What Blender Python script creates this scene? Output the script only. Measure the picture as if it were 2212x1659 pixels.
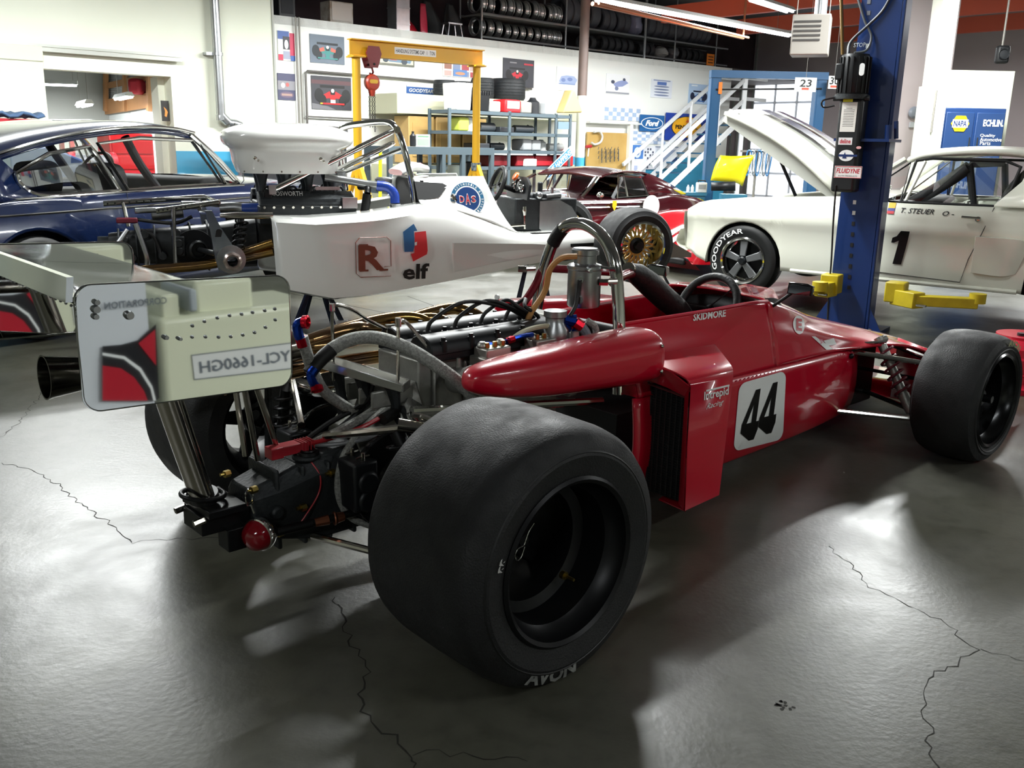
import bpy, bmesh, math, random
from mathutils import Vector, Matrix, Euler

for _o in list(bpy.data.objects):
 bpy.data.objects.remove(_o, do_unlink=True)
SC = bpy.context.scene
COL = SC.collection
random.seed(7)
PI = math.pi
R = math.radians

# ------------------------------------------------------------------ camera
F_PX, PITCH, ROLL, EYE = 1986.0, R(14.6), R(1.2), 1.203
FW = Vector((0, math.cos(PITCH), -math.sin(PITCH)))
_up = Vector((0, math.sin(PITCH), math.cos(PITCH)))
_rt = Vector((1, 0, 0))
RT = _rt * math.cos(ROLL) + _up * math.sin(ROLL)
UP = -_rt * math.sin(ROLL) + _up * math.cos(ROLL)
CAM = Vector((0, 0, EYE))
_cd = bpy.data.cameras.new('camera')
_cd.sensor_width = 36.0
_cd.lens = 36.0 * F_PX / 2212.0
_cd.clip_start = 0.05
_cd.clip_end = 100
_co = bpy.data.objects.new('camera', _cd)
COL.objects.link(_co)
_m = Matrix((RT, UP, -FW)).transposed().to_4x4()
_m.translation = CAM
_co.matrix_world = _m
SC.camera = _co

# ------------------------------------------------------------------ world and exposure
_w = bpy.data.worlds.new('world')
SC.world = _w
_w.use_nodes = True
_bg = _w.node_tree.nodes['Background']
_bg.inputs[0].default_value = (0.80, 0.88, 1.0, 1)
_bg.inputs[1].default_value = 0.9
SC.view_settings.view_transform = 'Standard'
SC.view_settings.look = 'None'
SC.view_settings.exposure = 0.7
SC.view_settings.gamma = 1.0
SC.view_settings.use_curve_mapping = False

def area_light(name, loc, size, power, rot=(0, 0, 0), color=(1, 0.98, 0.94)):
 ld = bpy.data.lights.new(name, 'AREA')
 ld.shape = 'RECTANGLE'
 ld.size, ld.size_y = size
 ld.energy = power
 ld.color = color
 o = bpy.data.objects.new(name, ld)
 COL.objects.link(o)
 o.location = loc
 o.rotation_euler = rot
 return o
# ------------------------------------------------------------------ measuring helpers (photo pixel -> place in the room)
def ray(x, y):
 return FW + RT * ((x - 1106.0) / F_PX) - UP * ((y - 829.5) / F_PX)

def on_plane(x, y, p, n):
 d = ray(x, y)
 return CAM + d * ((Vector(p) - CAM).dot(n) / d.dot(n))

def at_z(x, y, z=0.0):
 return on_plane(x, y, (0, 0, z), Vector((0, 0, 1)))

def at_y(x, y, Y):
 return on_plane(x, y, (0, Y, 0), Vector((0, 1, 0)))

# ------------------------------------------------------------------ materials
def lin(c):
 if isinstance(c, str):
  c = [int(c[i:i + 2], 16) for i in (0, 2, 4)]
 return tuple(((v / 255.0) / 12.92 if v / 255.0 <= 0.04045 else ((v / 255.0 + 0.055) / 1.055) ** 2.4) for v in c) + (1.0,)

MATS = {}

def M(name, col='808080', rough=0.5, metal=0.0, coat=0.0, noise=None, bump=None, emit=None, trans=0.0, alpha=1.0, spec=0.5, rvar=None):
 """noise=(scale, colour2, contrast) mottles the base colour; bump=(scale, strength); rvar=(scale, r0, r1)"""
 if name in MATS:
  return MATS[name]
 m = bpy.data.materials.new(name)
 m.use_nodes = True
 nt = m.node_tree
 b = nt.nodes['Principled BSDF']
 b.inputs['Base Color'].default_value = lin(col)
 b.inputs['Roughness'].default_value = rough
 b.inputs['Metallic'].default_value = metal
 b.inputs['Coat Weight'].default_value = coat
 b.inputs['Coat Roughness'].default_value = 0.04
 b.inputs['Specular IOR Level'].default_value = spec
 b.inputs['Transmission Weight'].default_value = trans
 b.inputs['Alpha'].default_value = alpha
 if emit:
  b.inputs['Emission Color'].default_value = lin(emit[0])
  b.inputs['Emission Strength'].default_value = emit[1]
 tc = nt.nodes.new('ShaderNodeTexCoord')

 def tex(scale, detail=6):
  n = nt.nodes.new('ShaderNodeTexNoise')
  n.inputs['Scale'].default_value = scale
  n.inputs['Detail'].default_value = detail
  nt.links.new(tc.outputs['Object'], n.inputs['Vector'])
  return n
 if noise:
  n = tex(noise[0])
  cr = nt.nodes.new('ShaderNodeValToRGB')
  k = noise[2] if len(noise) > 2 else 0.2
  cr.color_ramp.elements[0].position = 0.5 - k
  cr.color_ramp.elements[1].position = 0.5 + k
  cr.color_ramp.elements[0].color = lin(col)
  cr.color_ramp.elements[1].color = lin(noise[1])
  nt.links.new(n.outputs['Fac'], cr.inputs['Fac'])
  nt.links.new(cr.outputs['Color'], b.inputs['Base Color'])
 if rvar:
  n = tex(rvar[0])
  mr = nt.nodes.new('ShaderNodeMapRange')
  mr.inputs['From Min'].default_value = 0.3
  mr.inputs['From Max'].default_value = 0.7
  mr.inputs['To Min'].default_value = rvar[1]
  mr.inputs['To Max'].default_value = rvar[2]
  nt.links.new(n.outputs['Fac'], mr.inputs['Value'])
  nt.links.new(mr.outputs['Result'], b.inputs['Roughness'])
 if bump:
  n = tex(bump[0], 4)
  bp = nt.nodes.new('ShaderNodeBump')
  bp.inputs['Strength'].default_value = bump[1]
  bp.inputs['Distance'].default_value = 0.01
  nt.links.new(n.outputs['Fac'], bp.inputs['Height'])
  nt.links.new(bp.outputs['Normal'], b.inputs['Normal'])
 MATS[name] = m
 return m

# ------------------------------------------------------------------ mesh building
def V(*a):
 return Vector(a[0]) if len(a) == 1 else Vector(a)

def frame_from(z, hint=None):
 z = Vector(z).normalized()
 h = Vector(hint) if hint else (Vector((0, 0, 1)) if abs(z.z) < 0.9 else Vector((1, 0, 0)))
 x = h.cross(z)
 if x.length < 1e-6:
  x = Vector((1, 0, 0)).cross(z)
 x.normalize()
 return x, z.cross(x), z

def cat(p0, p1, p2, p3, t):
 t2, t3 = t * t, t * t * t
 return 0.5 * ((2 * p1) + (p2 - p0) * t + (2 * p0 - 5 * p1 + 4 * p2 - p3) * t2 + (3 * p1 - p0 - 3 * p2 + p3) * t3)

def spline(pts, k=6, closed=False):
 pts = [Vector(p) for p in pts]
 n = len(pts)
 if n < 3 and not closed:
  return pts
 out = []
 rng = n if closed else n - 1
 for i in range(rng):
  if closed:
   a, b, c, d = pts[(i - 1) % n], pts[i], pts[(i + 1) % n], pts[(i + 2) % n]
  else:
   a, b, c, d = pts[max(i - 1, 0)], pts[i], pts[i + 1], pts[min(i + 2, n - 1)]
   if i == 0:
    a = 2 * b - c
   if i == n - 2:
    d = 2 * c - b
  for j in range(k):
   out.append(cat(a, b, c, d, j / k))
 if not closed:
  out.append(pts[-1])
 return out

class MB:
 """collects shapes into one mesh; flip=True: points are given as (forward, right, up)"""

 def __init__(self, flip=False):
  self.v, self.f, self.flip = [], [], flip

 def add(self, verts, faces):
  o = len(self.v)
  self.v.extend(Vector(p) for p in verts)
  self.f.extend(tuple(i + o for i in f) for f in faces)
  return self

 def box(self, c, s, rot=None, taper=None):
  c = Vector(c)
  hx, hy, hz = s[0] / 2, s[1] / 2, s[2] / 2
  vs = []
  for z in (-1, 1):
   k = taper if (taper and z > 0) else 1.0
   for x, y in ((-1, -1), (1, -1), (1, 1), (-1, 1)):
    p = Vector((x * hx * k, y * hy * k, z * hz))
    vs.append(c + (rot @ p if rot else p))
  return self.add(vs, [(3, 2, 1, 0), (4, 5, 6, 7), (0, 1, 5, 4), (1, 2, 6, 5), (2, 3, 7, 6), (3, 0, 4, 7)])

 def beam(self, a, b, w, h, hint=None):
  a, b = Vector(a), Vector(b)
  x, y, z = frame_from(b - a, hint)
  vs = []
  for p in (a, b):
   for sx, sy in ((-1, -1), (1, -1), (1, 1), (-1, 1)):
    vs.append(p + x * (sx * w / 2) + y * (sy * h / 2))
  return self.add(vs, [(3, 2, 1, 0), (4, 5, 6, 7), (0, 1, 5, 4), (1, 2, 6, 5), (2, 3, 7, 6), (3, 0, 4, 7)])

 def cyl(self, a, b, r0, r1=None, n=16, cap=True):
  r1 = r0 if r1 is None else r1
  a, b = Vector(a), Vector(b)
  x, y, z = frame_from(b - a)
  vs = []
  for p, r in ((a, r0), (b, r1)):
   for i in range(n):
    t = 2 * PI * i / n
    vs.append(p + x * (r * math.cos(t)) + y * (r * math.sin(t)))
  fs = [(i, (i + 1) % n, n + (i + 1) % n, n + i) for i in range(n)]
  if cap:
   fs += [tuple(range(n))[::-1], tuple(range(n, 2 * n))]
  return self.add(vs, fs)

 def tube(self, pts, r, n=10, closed=False, k=6, cap=True, smooth=True, flat=1.0):
  """round tube along a smooth line; r may be a list (one per control point)"""
  rr = r if isinstance(r, (list, tuple)) else None
  P = spline(pts, k, closed) if smooth else [Vector(p) for p in pts]
  if rr:
   m = len(pts)
   rad = []
   for i in range(len(P)):
    t = i / max(len(P) - 1, 1) * (m - 1)
    j = min(int(t), m - 2)
    rad.append(rr[j] + (rr[j + 1] - rr[j]) * (t - j))
  else:
   rad = [r] * len(P)
  N = len(P)
  T = []
  for i in range(N):
   a = P[(i - 1) % N] if (closed or i > 0) else P[i]
   b = P[(i + 1) % N] if (closed or i < N - 1) else P[i]
   d = b - a
   T.append(d.normalized() if d.length > 1e-9 else Vector((0, 0, 1)))
  x, y, z = frame_from(T[0])
  vs = []
  for i in range(N):
   x = (x - T[i] * x.dot(T[i]))
   if x.length < 1e-6:
    x = frame_from(T[i])[0]
   x.normalize()
   y = T[i].cross(x)
   for j in range(n):
    t = 2 * PI * j / n
    vs.append(P[i] + x * (rad[i] * math.cos(t)) + y * (rad[i] * flat * math.sin(t)))
  fs = []
  for i in range(N if closed else N - 1):
   for j in range(n):
    a, b = i * n + j, i * n + (j + 1) % n
    c, d = ((i + 1) % N) * n + (j + 1) % n, ((i + 1) % N) * n + j
    fs.append((a, b, c, d))
  if cap and not closed:
   fs += [tuple(range(n))[::-1], tuple(range((N - 1) * n, N * n))]
  return self.add(vs, fs)

 def lathe(self, prof, o=(0, 0, 0), axis=(0, 0, 1), n=32, closed=False, a0=0.0, a1=2 * PI, hint=None):
  """prof: (radius, height along axis)"""
  o = Vector(o)
  x, y, z = frame_from(axis, hint)
  full = abs(a1 - a0 - 2 * PI) < 1e-6
  cnt = n if full else n + 1
  vs = []
  for r, h in prof:
   for i in range(cnt):
    t = a0 + (a1 - a0) * i / n
    vs.append(o + z * h + x * (r * math.cos(t)) + y * (r * math.sin(t)))
  fs = []
  m = len(prof)
  for k in range(m if closed else m - 1):
   k2 = (k + 1) % m
   for i in range(n):
    i2 = (i + 1) % cnt
    fs.append((k * cnt + i, k * cnt + i2, k2 * cnt + i2, k2 * cnt + i))
  return self.add(vs, fs)

 def prism(self, poly, o, ux, uy, d):
  """polygon in the plane (ux, uy) pushed d along ux x uy"""
  o, ux, uy = Vector(o), Vector(ux).normalized(), Vector(uy)
  uy = (uy - ux * uy.dot(ux)).normalized()
  nz = ux.cross(uy)
  n = len(poly)
  vs = [o + ux * p[0] + uy * p[1] for p in poly] + [o + ux * p[0] + uy * p[1] + nz * d for p in poly]
  fs = [tuple(range(n))[::-1], tuple(range(n, 2 * n))] + [(i, (i + 1) % n, n + (i + 1) % n, n + i) for i in range(n)]
  return self.add(vs, fs)

 def grid(self, rows, closed_v=False, closed_u=False):
  """rows[i][j] points"""
  m, n = len(rows), len(rows[0])
  vs = [p for r in rows for p in r]
  fs = []
  for i in range(m if closed_u else m - 1):
   for j in range(n if closed_v else n - 1):
    i2, j2 = (i + 1) % m, (j + 1) % n
    fs.append((i * n + j, i * n + j2, i2 * n + j2, i2 * n + j))
  return self.add(vs, fs)

 def loft(self, secs, ku=4, kv=4, closed_v=False, cap=False):
  """smooth surface through control sections (same point count)"""
  S = [spline(s, kv, closed_v) for s in secs]
  n = len(S[0])
  cols = [spline([s[j] for s in S], ku) for j in range(n)]
  rows = [[cols[j][i] for j in range(n)] for i in range(len(cols[0]))]
  o = len(self.v)
  self.grid(rows, closed_v)
  if cap:
   m = len(rows)
   self.f.append(tuple(o + j for j in range(n))[::-1])
   self.f.append(tuple(o + (m - 1) * n + j for j in range(n)))
  return self

 def sphere(self, c, r, n=12, m=8, sc=(1, 1, 1)):
  c = Vector(c)
  vs, fs = [], []
  for i in range(m + 1):
   a = PI * i / m
   for j in range(n):
    b = 2 * PI * j / n
    vs.append(c + Vector((r * sc[0] * math.sin(a) * math.cos(b), r * sc[1] * math.sin(a) * math.sin(b), r * sc[2] * math.cos(a))))
  for i in range(m):
   for j in range(n):
    fs.append((i * n + j, (i + 1) * n + j, (i + 1) * n + (j + 1) % n, i * n + (j + 1) % n))
  return self.add(vs, fs)

 def torus(self, c, axis, r0, r1, n=32, m=10, hint=None):
  prof = [(r0 + r1 * math.cos(2 * PI * j / m), r1 * math.sin(2 * PI * j / m)) for j in range(m)]
  return self.lathe(prof, c, axis, n, closed=True, hint=hint)

 def xform(self, mat):
  self.v = [mat @ p for p in self.v]
  return self

 def build(self, name, mat, parent=None, bevel=0, angle=35, solid=0, label=None, seg=2, keep_normals=False):
  me = bpy.data.meshes.new(name)
  vs = [Vector((p.x, -p.y, p.z)) for p in self.v] if self.flip else self.v
  me.from_pydata([tuple(p) for p in vs], [], self.f)
  bm = bmesh.new()
  bm.from_mesh(me)
  bmesh.ops.remove_doubles(bm, verts=bm.verts, dist=1e-5)
  if not keep_normals:
   bmesh.ops.recalc_face_normals(bm, faces=bm.faces)
  bm.to_mesh(me)
  bm.free()
  me.polygons.foreach_set('use_smooth', [True] * len(me.polygons))
  me.set_sharp_from_angle(angle=R(angle))
  return link(name, me, mat, parent, bevel, solid, label, seg)

def split_build(b, name, mat, parent, **k):
 """one object for each separate lump in b (shapes whose boxes touch stay together)"""
 n = len(b.v)
 up = list(range(n))

 def find(i):
  while up[i] != i:
   up[i] = up[up[i]]
   i = up[i]
  return i
 for f in b.f:
  for j in f[1:]:
   up[find(j)] = find(f[0])
 gr = {}
 for i in range(n):
  gr.setdefault(find(i), []).append(i)
 G = [[set(g), [min(b.v[i][a] for i in g) - 1e-4 for a in range(3)], [max(b.v[i][a] for i in g) + 1e-4 for a in range(3)]] for g in gr.values()]
 done = False
 while not done:
  done = True
  for i in range(len(G)):
   for j in range(i + 1, len(G)):
    if all(G[i][1][a] <= G[j][2][a] and G[j][1][a] <= G[i][2][a] for a in range(3)):
     G[i] = [G[i][0] | G[j][0], [min(x, y) for x, y in zip(G[i][1], G[j][1])], [max(x, y) for x, y in zip(G[i][2], G[j][2])]]
     del G[j]
     done = False
     break
   if not done:
    break
 for g, _, _ in G:
  idx = sorted(g)
  mp = {v: i for i, v in enumerate(idx)}
  m = MB(b.flip)
  m.v = [b.v[i] for i in idx]
  m.f = [tuple(mp[i] for i in f) for f in b.f if f[0] in g]
  m.build(name, mat, parent, **k)

def link(name, me, mat, parent=None, bevel=0, solid=0, label=None, seg=2):
 if isinstance(mat, (list, tuple)):
  for x in mat:
   me.materials.append(x)
 elif len(me.materials) == 0:
  me.materials.append(mat)
 o = bpy.data.objects.new(name, me)
 COL.objects.link(o)
 if parent:
  o.parent = parent
 if solid:
  md = o.modifiers.new('solid', 'SOLIDIFY')
  md.thickness = solid
  md.offset = -1
 if bevel:
  md = o.modifiers.new('bevel', 'BEVEL')
  md.width = bevel
  md.segments = seg
  md.limit_method = 'ANGLE'
  md.angle_limit = R(40)
  md.harden_normals = False
 if label:
  o['label'] = label
 return o

def tag(o, label=None, cat=None, group=None, kind=None):
 if label:
  o['label'] = label
 if cat:
  o['category'] = cat
 if group:
  o['group'] = group
 if kind:
  o['kind'] = kind
 return o

def thing(name, loc=(0, 0, 0), rz=0.0, label=None, cat=None, group=None):
 o = bpy.data.objects.new(name, None)
 o.empty_display_size = 0.1
 COL.objects.link(o)
 o.location = loc
 o.rotation_euler = (0, 0, rz)
 return tag(o, label, cat, group)

def kids(o):
 return [c for c in COL.objects if c.parent == o]

CHILD = {}

def copy_tree(o, parent=None):
 c = o.copy()
 COL.objects.link(c)
 c.parent = parent
 for ch in list(o.children):
  copy_tree(ch, c)
 return c

_txt_cache = {}

def text_pts(s, size, shear=0.0, bold=0.0, spacing=1.0, res=2):
 cu = bpy.data.curves.new('t', 'FONT')
 cu.body = s
 cu.size = size
 cu.shear = shear
 cu.offset = bold
 cu.space_character = spacing
 cu.align_x = 'CENTER'
 cu.align_y = 'CENTER'
 cu.resolution_u = res
 cu.fill_mode = 'FRONT'
 ob = bpy.data.objects.new('t', cu)
 me = bpy.data.meshes.new_from_object(ob)
 vs = [v.co.copy() for v in me.vertices]
 fs = [tuple(p.vertices) for p in me.polygons]
 bpy.data.objects.remove(ob)
 bpy.data.curves.remove(cu)
 bpy.data.meshes.remove(me)
 if vs:   # centre on the ink
  cx = (min(v.x for v in vs) + max(v.x for v in vs)) / 2
  cy = (min(v.y for v in vs) + max(v.y for v in vs)) / 2
  vs = [Vector((v.x - cx, v.y - cy, 0)) for v in vs]
 return vs, fs

def text(name, s, size, o, ux, uy, mat, parent=None, shear=0.0, bold=0.0, xs=1.0, spacing=1.0, flip=False, fit=None, fn=None, cuts=0):
 """lettering laid on a surface; fit=(w,h) scales the ink; fn maps (x,y) to a point"""
 vs, fs = text_pts(s, size, shear, bold, spacing)
 if not vs:
  return None
 if fit:
  w = max(v.x for v in vs) - min(v.x for v in vs)
  h = max(v.y for v in vs) - min(v.y for v in vs)
  sx = fit[0] / w if w else 1
  sy = fit[1] / h if (len(fit) > 1 and fit[1]) else sx
  vs = [Vector((v.x * sx, v.y * sy, 0)) for v in vs]
 elif xs != 1.0:
  vs = [Vector((v.x * xs, v.y, 0)) for v in vs]
 if cuts:
  bm = bmesh.new()
  bv = [bm.verts.new(v) for v in vs]
  for f in fs:
   try:
    bm.faces.new([bv[i] for i in f])
   except ValueError:
    pass
  bmesh.ops.subdivide_edges(bm, edges=[e for e in bm.edges if e.calc_length() > cuts], cuts=2, use_grid_fill=True)
  bmesh.ops.triangulate(bm, faces=bm.faces)
  bm.verts.index_update()
  vs = [v.co.copy() for v in bm.verts]
  fs = [tuple(v.index for v in f.verts) for f in bm.faces]
  bm.free()
 if fn:
  pts = [fn(v.x, v.y) for v in vs]
 else:
  o, ux, uy = Vector(o), Vector(ux).normalized(), Vector(uy).normalized()
  pts = [o + ux * v.x + uy * v.y for v in vs]
 b = MB(flip)
 b.add(pts, fs)
 return b.build(name, mat, parent, keep_normals=True)

def rrect(w, h, r, n=5):
 out = []
 for cx, cy, a0 in ((w / 2 - r, h / 2 - r, 0), (-w / 2 + r, h / 2 - r, 90), (-w / 2 + r, -h / 2 + r, 180), (w / 2 - r, -h / 2 + r, 270)):
  for i in range(n + 1):
   t = R(a0 + 90 * i / n)
   out.append((cx + r * math.cos(t), cy + r * math.sin(t)))
 return out

def ngon(r, n=24, ry=None):
 ry = r if ry is None else ry
 return [(r * math.cos(2 * PI * i / n), ry * math.sin(2 * PI * i / n)) for i in range(n)]

def rotz(a):
 return Matrix.Rotation(a, 3, 'Z')
# ================================================================== the workshop
WY = R(48)
WD = Vector((math.sin(WY), math.cos(WY), 0))      # along the long wall, away to the right
WN = Vector((math.cos(WY), -math.sin(WY), 0))     # out of the wall, into the room
WP = 13.0
CEIL = 4.3
FAR_S = 22.0

def wall(s, z, n=0.0):
 return WD * s - WN * (WP - n) + Vector((0, 0, z))

def wpx(x, y, n=0.0):
 p = on_plane(x, y, -WN * (WP - n), WN)
 return p.dot(WD), p.z

def wpt(x, y, n=0.0):
 return on_plane(x, y, -WN * (WP - n), WN)

def far(x, y, d=0.0):
 return on_plane(x, y, WD * (FAR_S - d), WD)

def structure(name, b, mat, parent=None, **k):
 o = b.build(name, mat, parent, **k)
 if not parent:
  o['kind'] = 'structure'
 return o

def slab(b, c, du, dv, dn, lu, lv, ln):
 """box with centre c and half-extent vectors"""
 du, dv, dn = Vector(du) * lu, Vector(dv) * lv, Vector(dn) * ln
 vs = [c + du * a + dv * e + dn * f for f in (-.5, .5) for a, e in ((-.5, -.5), (.5, -.5), (.5, .5), (-.5, .5))]
 return b.add(vs, [(3, 2, 1, 0), (4, 5, 6, 7), (0, 1, 5, 4), (1, 2, 6, 5), (2, 3, 7, 6), (3, 0, 4, 7)])

UZ = Vector((0, 0, 1))

def wbox(b, s0, s1, z0, z1, n0, n1):
 return slab(b, wall((s0 + s1) / 2, (z0 + z1) / 2, (n0 + n1) / 2), WD, UZ, WN, abs(s1 - s0), abs(z1 - z0), abs(n1 - n0))

# ---- floor: polished concrete --------------------------------------------------
def floor_mat():
 m = bpy.data.materials.new('polished_concrete')
 m.use_nodes = True
 nt = m.node_tree
 b = nt.nodes['Principled BSDF']
 tc = nt.nodes.new('ShaderNodeTexCoord')

 def nz(scale, det, rough=0.55, dist=0.0):
  n = nt.nodes.new('ShaderNodeTexNoise')
  n.inputs['Scale'].default_value = scale
  n.inputs['Detail'].default_value = det
  n.inputs['Roughness'].default_value = rough
  n.inputs['Distortion'].default_value = dist
  nt.links.new(tc.outputs['Object'], n.inputs['Vector'])
  return n

 def ramp(src, stops):
  r = nt.nodes.new('ShaderNodeValToRGB')
  e = r.color_ramp.elements
  while len(e) < len(stops):
   e.new(0.5)
  for i, (p, c) in enumerate(stops):
   e[i].position = p
   e[i].color = lin(c)
  nt.links.new(src.outputs['Fac'], r.inputs['Fac'])
  return r
 big = ramp(nz(0.9, 7, 0.6, 0.6), [(0.30, '4a4a40'), (0.46, '5c5c4f'), (0.60, '68685f'), (0.74, '73716b')])
 fine = ramp(nz(14, 8, 0.65), [(0.30, '8a8a86'), (0.50, 'b4b4b0'), (0.72, 'c4c4c0')])
 mx = nt.nodes.new('ShaderNodeMix')
 mx.data_type = 'RGBA'
 mx.blend_type = 'MULTIPLY'
 mx.inputs[0].default_value = 0.75
 nt.links.new(big.outputs['Color'], mx.inputs[6])
 nt.links.new(fine.outputs['Color'], mx.inputs[7])
 nt.links.new(mx.outputs[2], b.inputs['Base Color'])
 mr = nt.nodes.new('ShaderNodeMapRange')
 n3 = nz(2.3, 8, 0.7, 0.4)
 nt.links.new(n3.outputs['Fac'], mr.inputs['Value'])
 mr.inputs['From Min'].default_value = 0.3
 mr.inputs['From Max'].default_value = 0.7
 mr.inputs['To Min'].default_value = 0.27
 mr.inputs['To Max'].default_value = 0.42
 nt.links.new(mr.outputs['Result'], b.inputs['Roughness'])
 b.inputs['Specular IOR Level'].default_value = 0.6
 bp = nt.nodes.new('ShaderNodeBump')
 bp.inputs['Strength'].default_value = 0.06
 bp.inputs['Distance'].default_value = 0.01
 n4 = nz(60, 4)
 nt.links.new(n4.outputs['Fac'], bp.inputs['Height'])
 nt.links.new(bp.outputs['Normal'], b.inputs['Normal'])
 return m

fl = structure('floor', MB().box((4, 8, -0.05), (52, 52, 0.1)), floor_mat())
CRACK = M('crack_dirt', '17160f', 0.8)
random.seed(3)

def crack(px, w=0.004, jit=0.012):
 pts = [at_z(x, y, 0.0) for x, y in px]
 P = []
 for a, b in zip(pts, pts[1:]):
  k = max(3, int((b - a).length / 0.022))
  d = (b - a).normalized()
  nrm = Vector((-d.y, d.x, 0))
  for i in range(k):
   P.append(a.lerp(b, i / k) + nrm * random.uniform(-jit, jit))
 P.append(pts[-1])
 L, Rr = [], []
 for i, p in enumerate(P):
  d = (P[min(i + 1, len(P) - 1)] - P[max(i - 1, 0)]).normalized()
  nrm = Vector((-d.y, d.x, 0))
  ww = w * random.uniform(0.35, 1.2)
  L.append(p + nrm * ww / 2 + UZ * 0.0007)
  Rr.append(p - nrm * ww / 2 + UZ * 0.0007)
 MB().grid([L, Rr]).build('crack', CRACK, fl)

crack([(735, 1305), (760, 1395), (798, 1452), (772, 1500), (800, 1560), (850, 1590), (880, 1640), (893, 1659)], 0.0045)
crack([(893, 1625), (1000, 1630), (1140, 1645)], 0.0025)
crack([(722, 1290), (735, 1310)], 0.003)
crack([(0, 1002), (60, 1012), (130, 1050), (180, 1092), (250, 1140), (285, 1172)], 0.0035)
crack([(285, 1172), (380, 1166), (520, 1160)], 0.0022)
crack([(0, 945), (40, 915), (75, 870), (95, 840)], 0.003)
crack([(1790, 1180), (1830, 1215), (1880, 1268), (1960, 1310), (2050, 1345), (2070, 1370), (2118, 1405)], 0.0025)
crack([(2118, 1405), (2060, 1435), (2000, 1465), (1992, 1520), (2010, 1570), (2000, 1600), (2030, 1659)], 0.003)
crack([(2118, 1405), (2160, 1415), (2212, 1428)], 0.002)
# sawn joints
for a, b in (((560, 620), (900, 690)), ((880, 640), (1020, 690)), ((930, 700), (1240, 665))):
 p, q = at_z(*a), at_z(*b)
 d = (q - p).normalized()
 nrm = Vector((-d.y, d.x, 0)) * 0.004
 MB().grid([[p + nrm + UZ * 0.0006, q + nrm + UZ * 0.0006], [p - nrm + UZ * 0.0006, q - nrm + UZ * 0.0006]]).build('saw_joint', CRACK, fl)
# oil spot in the right foreground
sp0 = at_z(1692, 1525)
b = MB()
for i in range(14):
 c = sp0 + Vector((random.gauss(0, 0.012), random.gauss(0, 0.010), 0.0005))
 b.add([c + Vector((0.006 * math.cos(t) * random.uniform(.4, 1.2), 0.005 * math.sin(t) * random.uniform(.4, 1.2), 0)) for t in [k * PI / 3 for k in range(6)]], [tuple(range(6))])
b.build('oil_spot', CRACK, fl)['kind'] = 'stuff'

# ---- the long wall -------------------------------------------------------------
CREAM = M('cream_wall_paint', 'dfe3d0', 0.6, noise=(1.2, 'e6e9d9', 0.3))
WHITEW = M('white_wall_paint', 'eceee8', 0.6, noise=(0.8, 'f1f2ee', 0.3))
BLUEW = M('blue_dado_paint', '3f9dc4', 0.5)
sL = wpx(597, 200)[0]
sC = wpx(1575, 300)[0]                      # where the long wall ends
zM = wpx(1028, 82)[1]                       # loft edge
d0, zd = wpx(92, 142)[0], wpx(233, 157)[1]
d1 = wpx(378, 300)[0]
b = MB()
wbox(b, -9, d0, 0, CEIL, -0.25, 0.0)
wbox(b, d0, d1, zd, CEIL, -0.25, 0.0)
wbox(b, d1, sL, 0, CEIL, -0.25, 0.0)
structure('wall_left', b, CREAM)
b = MB()
wbox(b, sL, sC, 0, zM, -0.2, -0.06)
wl = structure('wall_back', b, WHITEW)
b = MB()
wbox(b, sL + 3.0, sC + 0.01, 0, 1.0, -0.06, -0.055)
structure('trim_1', b, BLUEW)
b = MB()
wbox(b, sL - 0.03, sL, 0, CEIL, -0.03, 0.02)
structure('trim_2', b, M('grey_trim', 'a8aaa2', 0.5))
# loft: floor, side and back
LOFTM = M('loft_wall', '4c3c40', 0.8, noise=(2, '3a2e32', 0.3))
b = MB()
wbox(b, sL, FAR_S + 2, zM - 0.12, zM, -3.4, -0.06)
structure('loft_floor', b, M('loft_boards', '5c5650', 0.7))
b = MB()
wbox(b, sL - 0.2, FAR_S + 2, zM, CEIL, -2.1, -2.0)
structure('loft_wall_back', b, LOFTM)
b = MB()
wbox(b, sC + 0.02, FAR_S + 2, 0, zM - 0.12, -3.5, -3.35)
structure('wall_stair', b, M('grey_panel_wall', '8d8b8c', 0.7))
# ceiling, far wall, the walls behind the photographer
structure('ceiling', MB().box((4, 8, CEIL + 0.06), (52, 52, 0.12)), M('ceiling_deck', '8a8b90', 0.7, noise=(1.5, '9a9b9e', 0.3)))
b = MB()
slab(b, WD * FAR_S - WN * 2.0 + UZ * (CEIL / 2), WN, UZ, WD, 34, CEIL, 0.2)
structure('wall_far', b, M('mauve_block_wall', 'b4a6a8', 0.75, noise=(0.9, 'bcb2b2', 0.3)))
b = MB()
slab(b, -WD * 9 + UZ * (CEIL / 2), WN, UZ, WD, 44, CEIL, 0.2)
structure('wall_near', b, CREAM)
b = MB()
slab(b, WN * 9.5 + WD * 6 + UZ * (CEIL / 2), WD, UZ, WN, 40, CEIL, 0.2)
structure('wall_right', b, CREAM)

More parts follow.
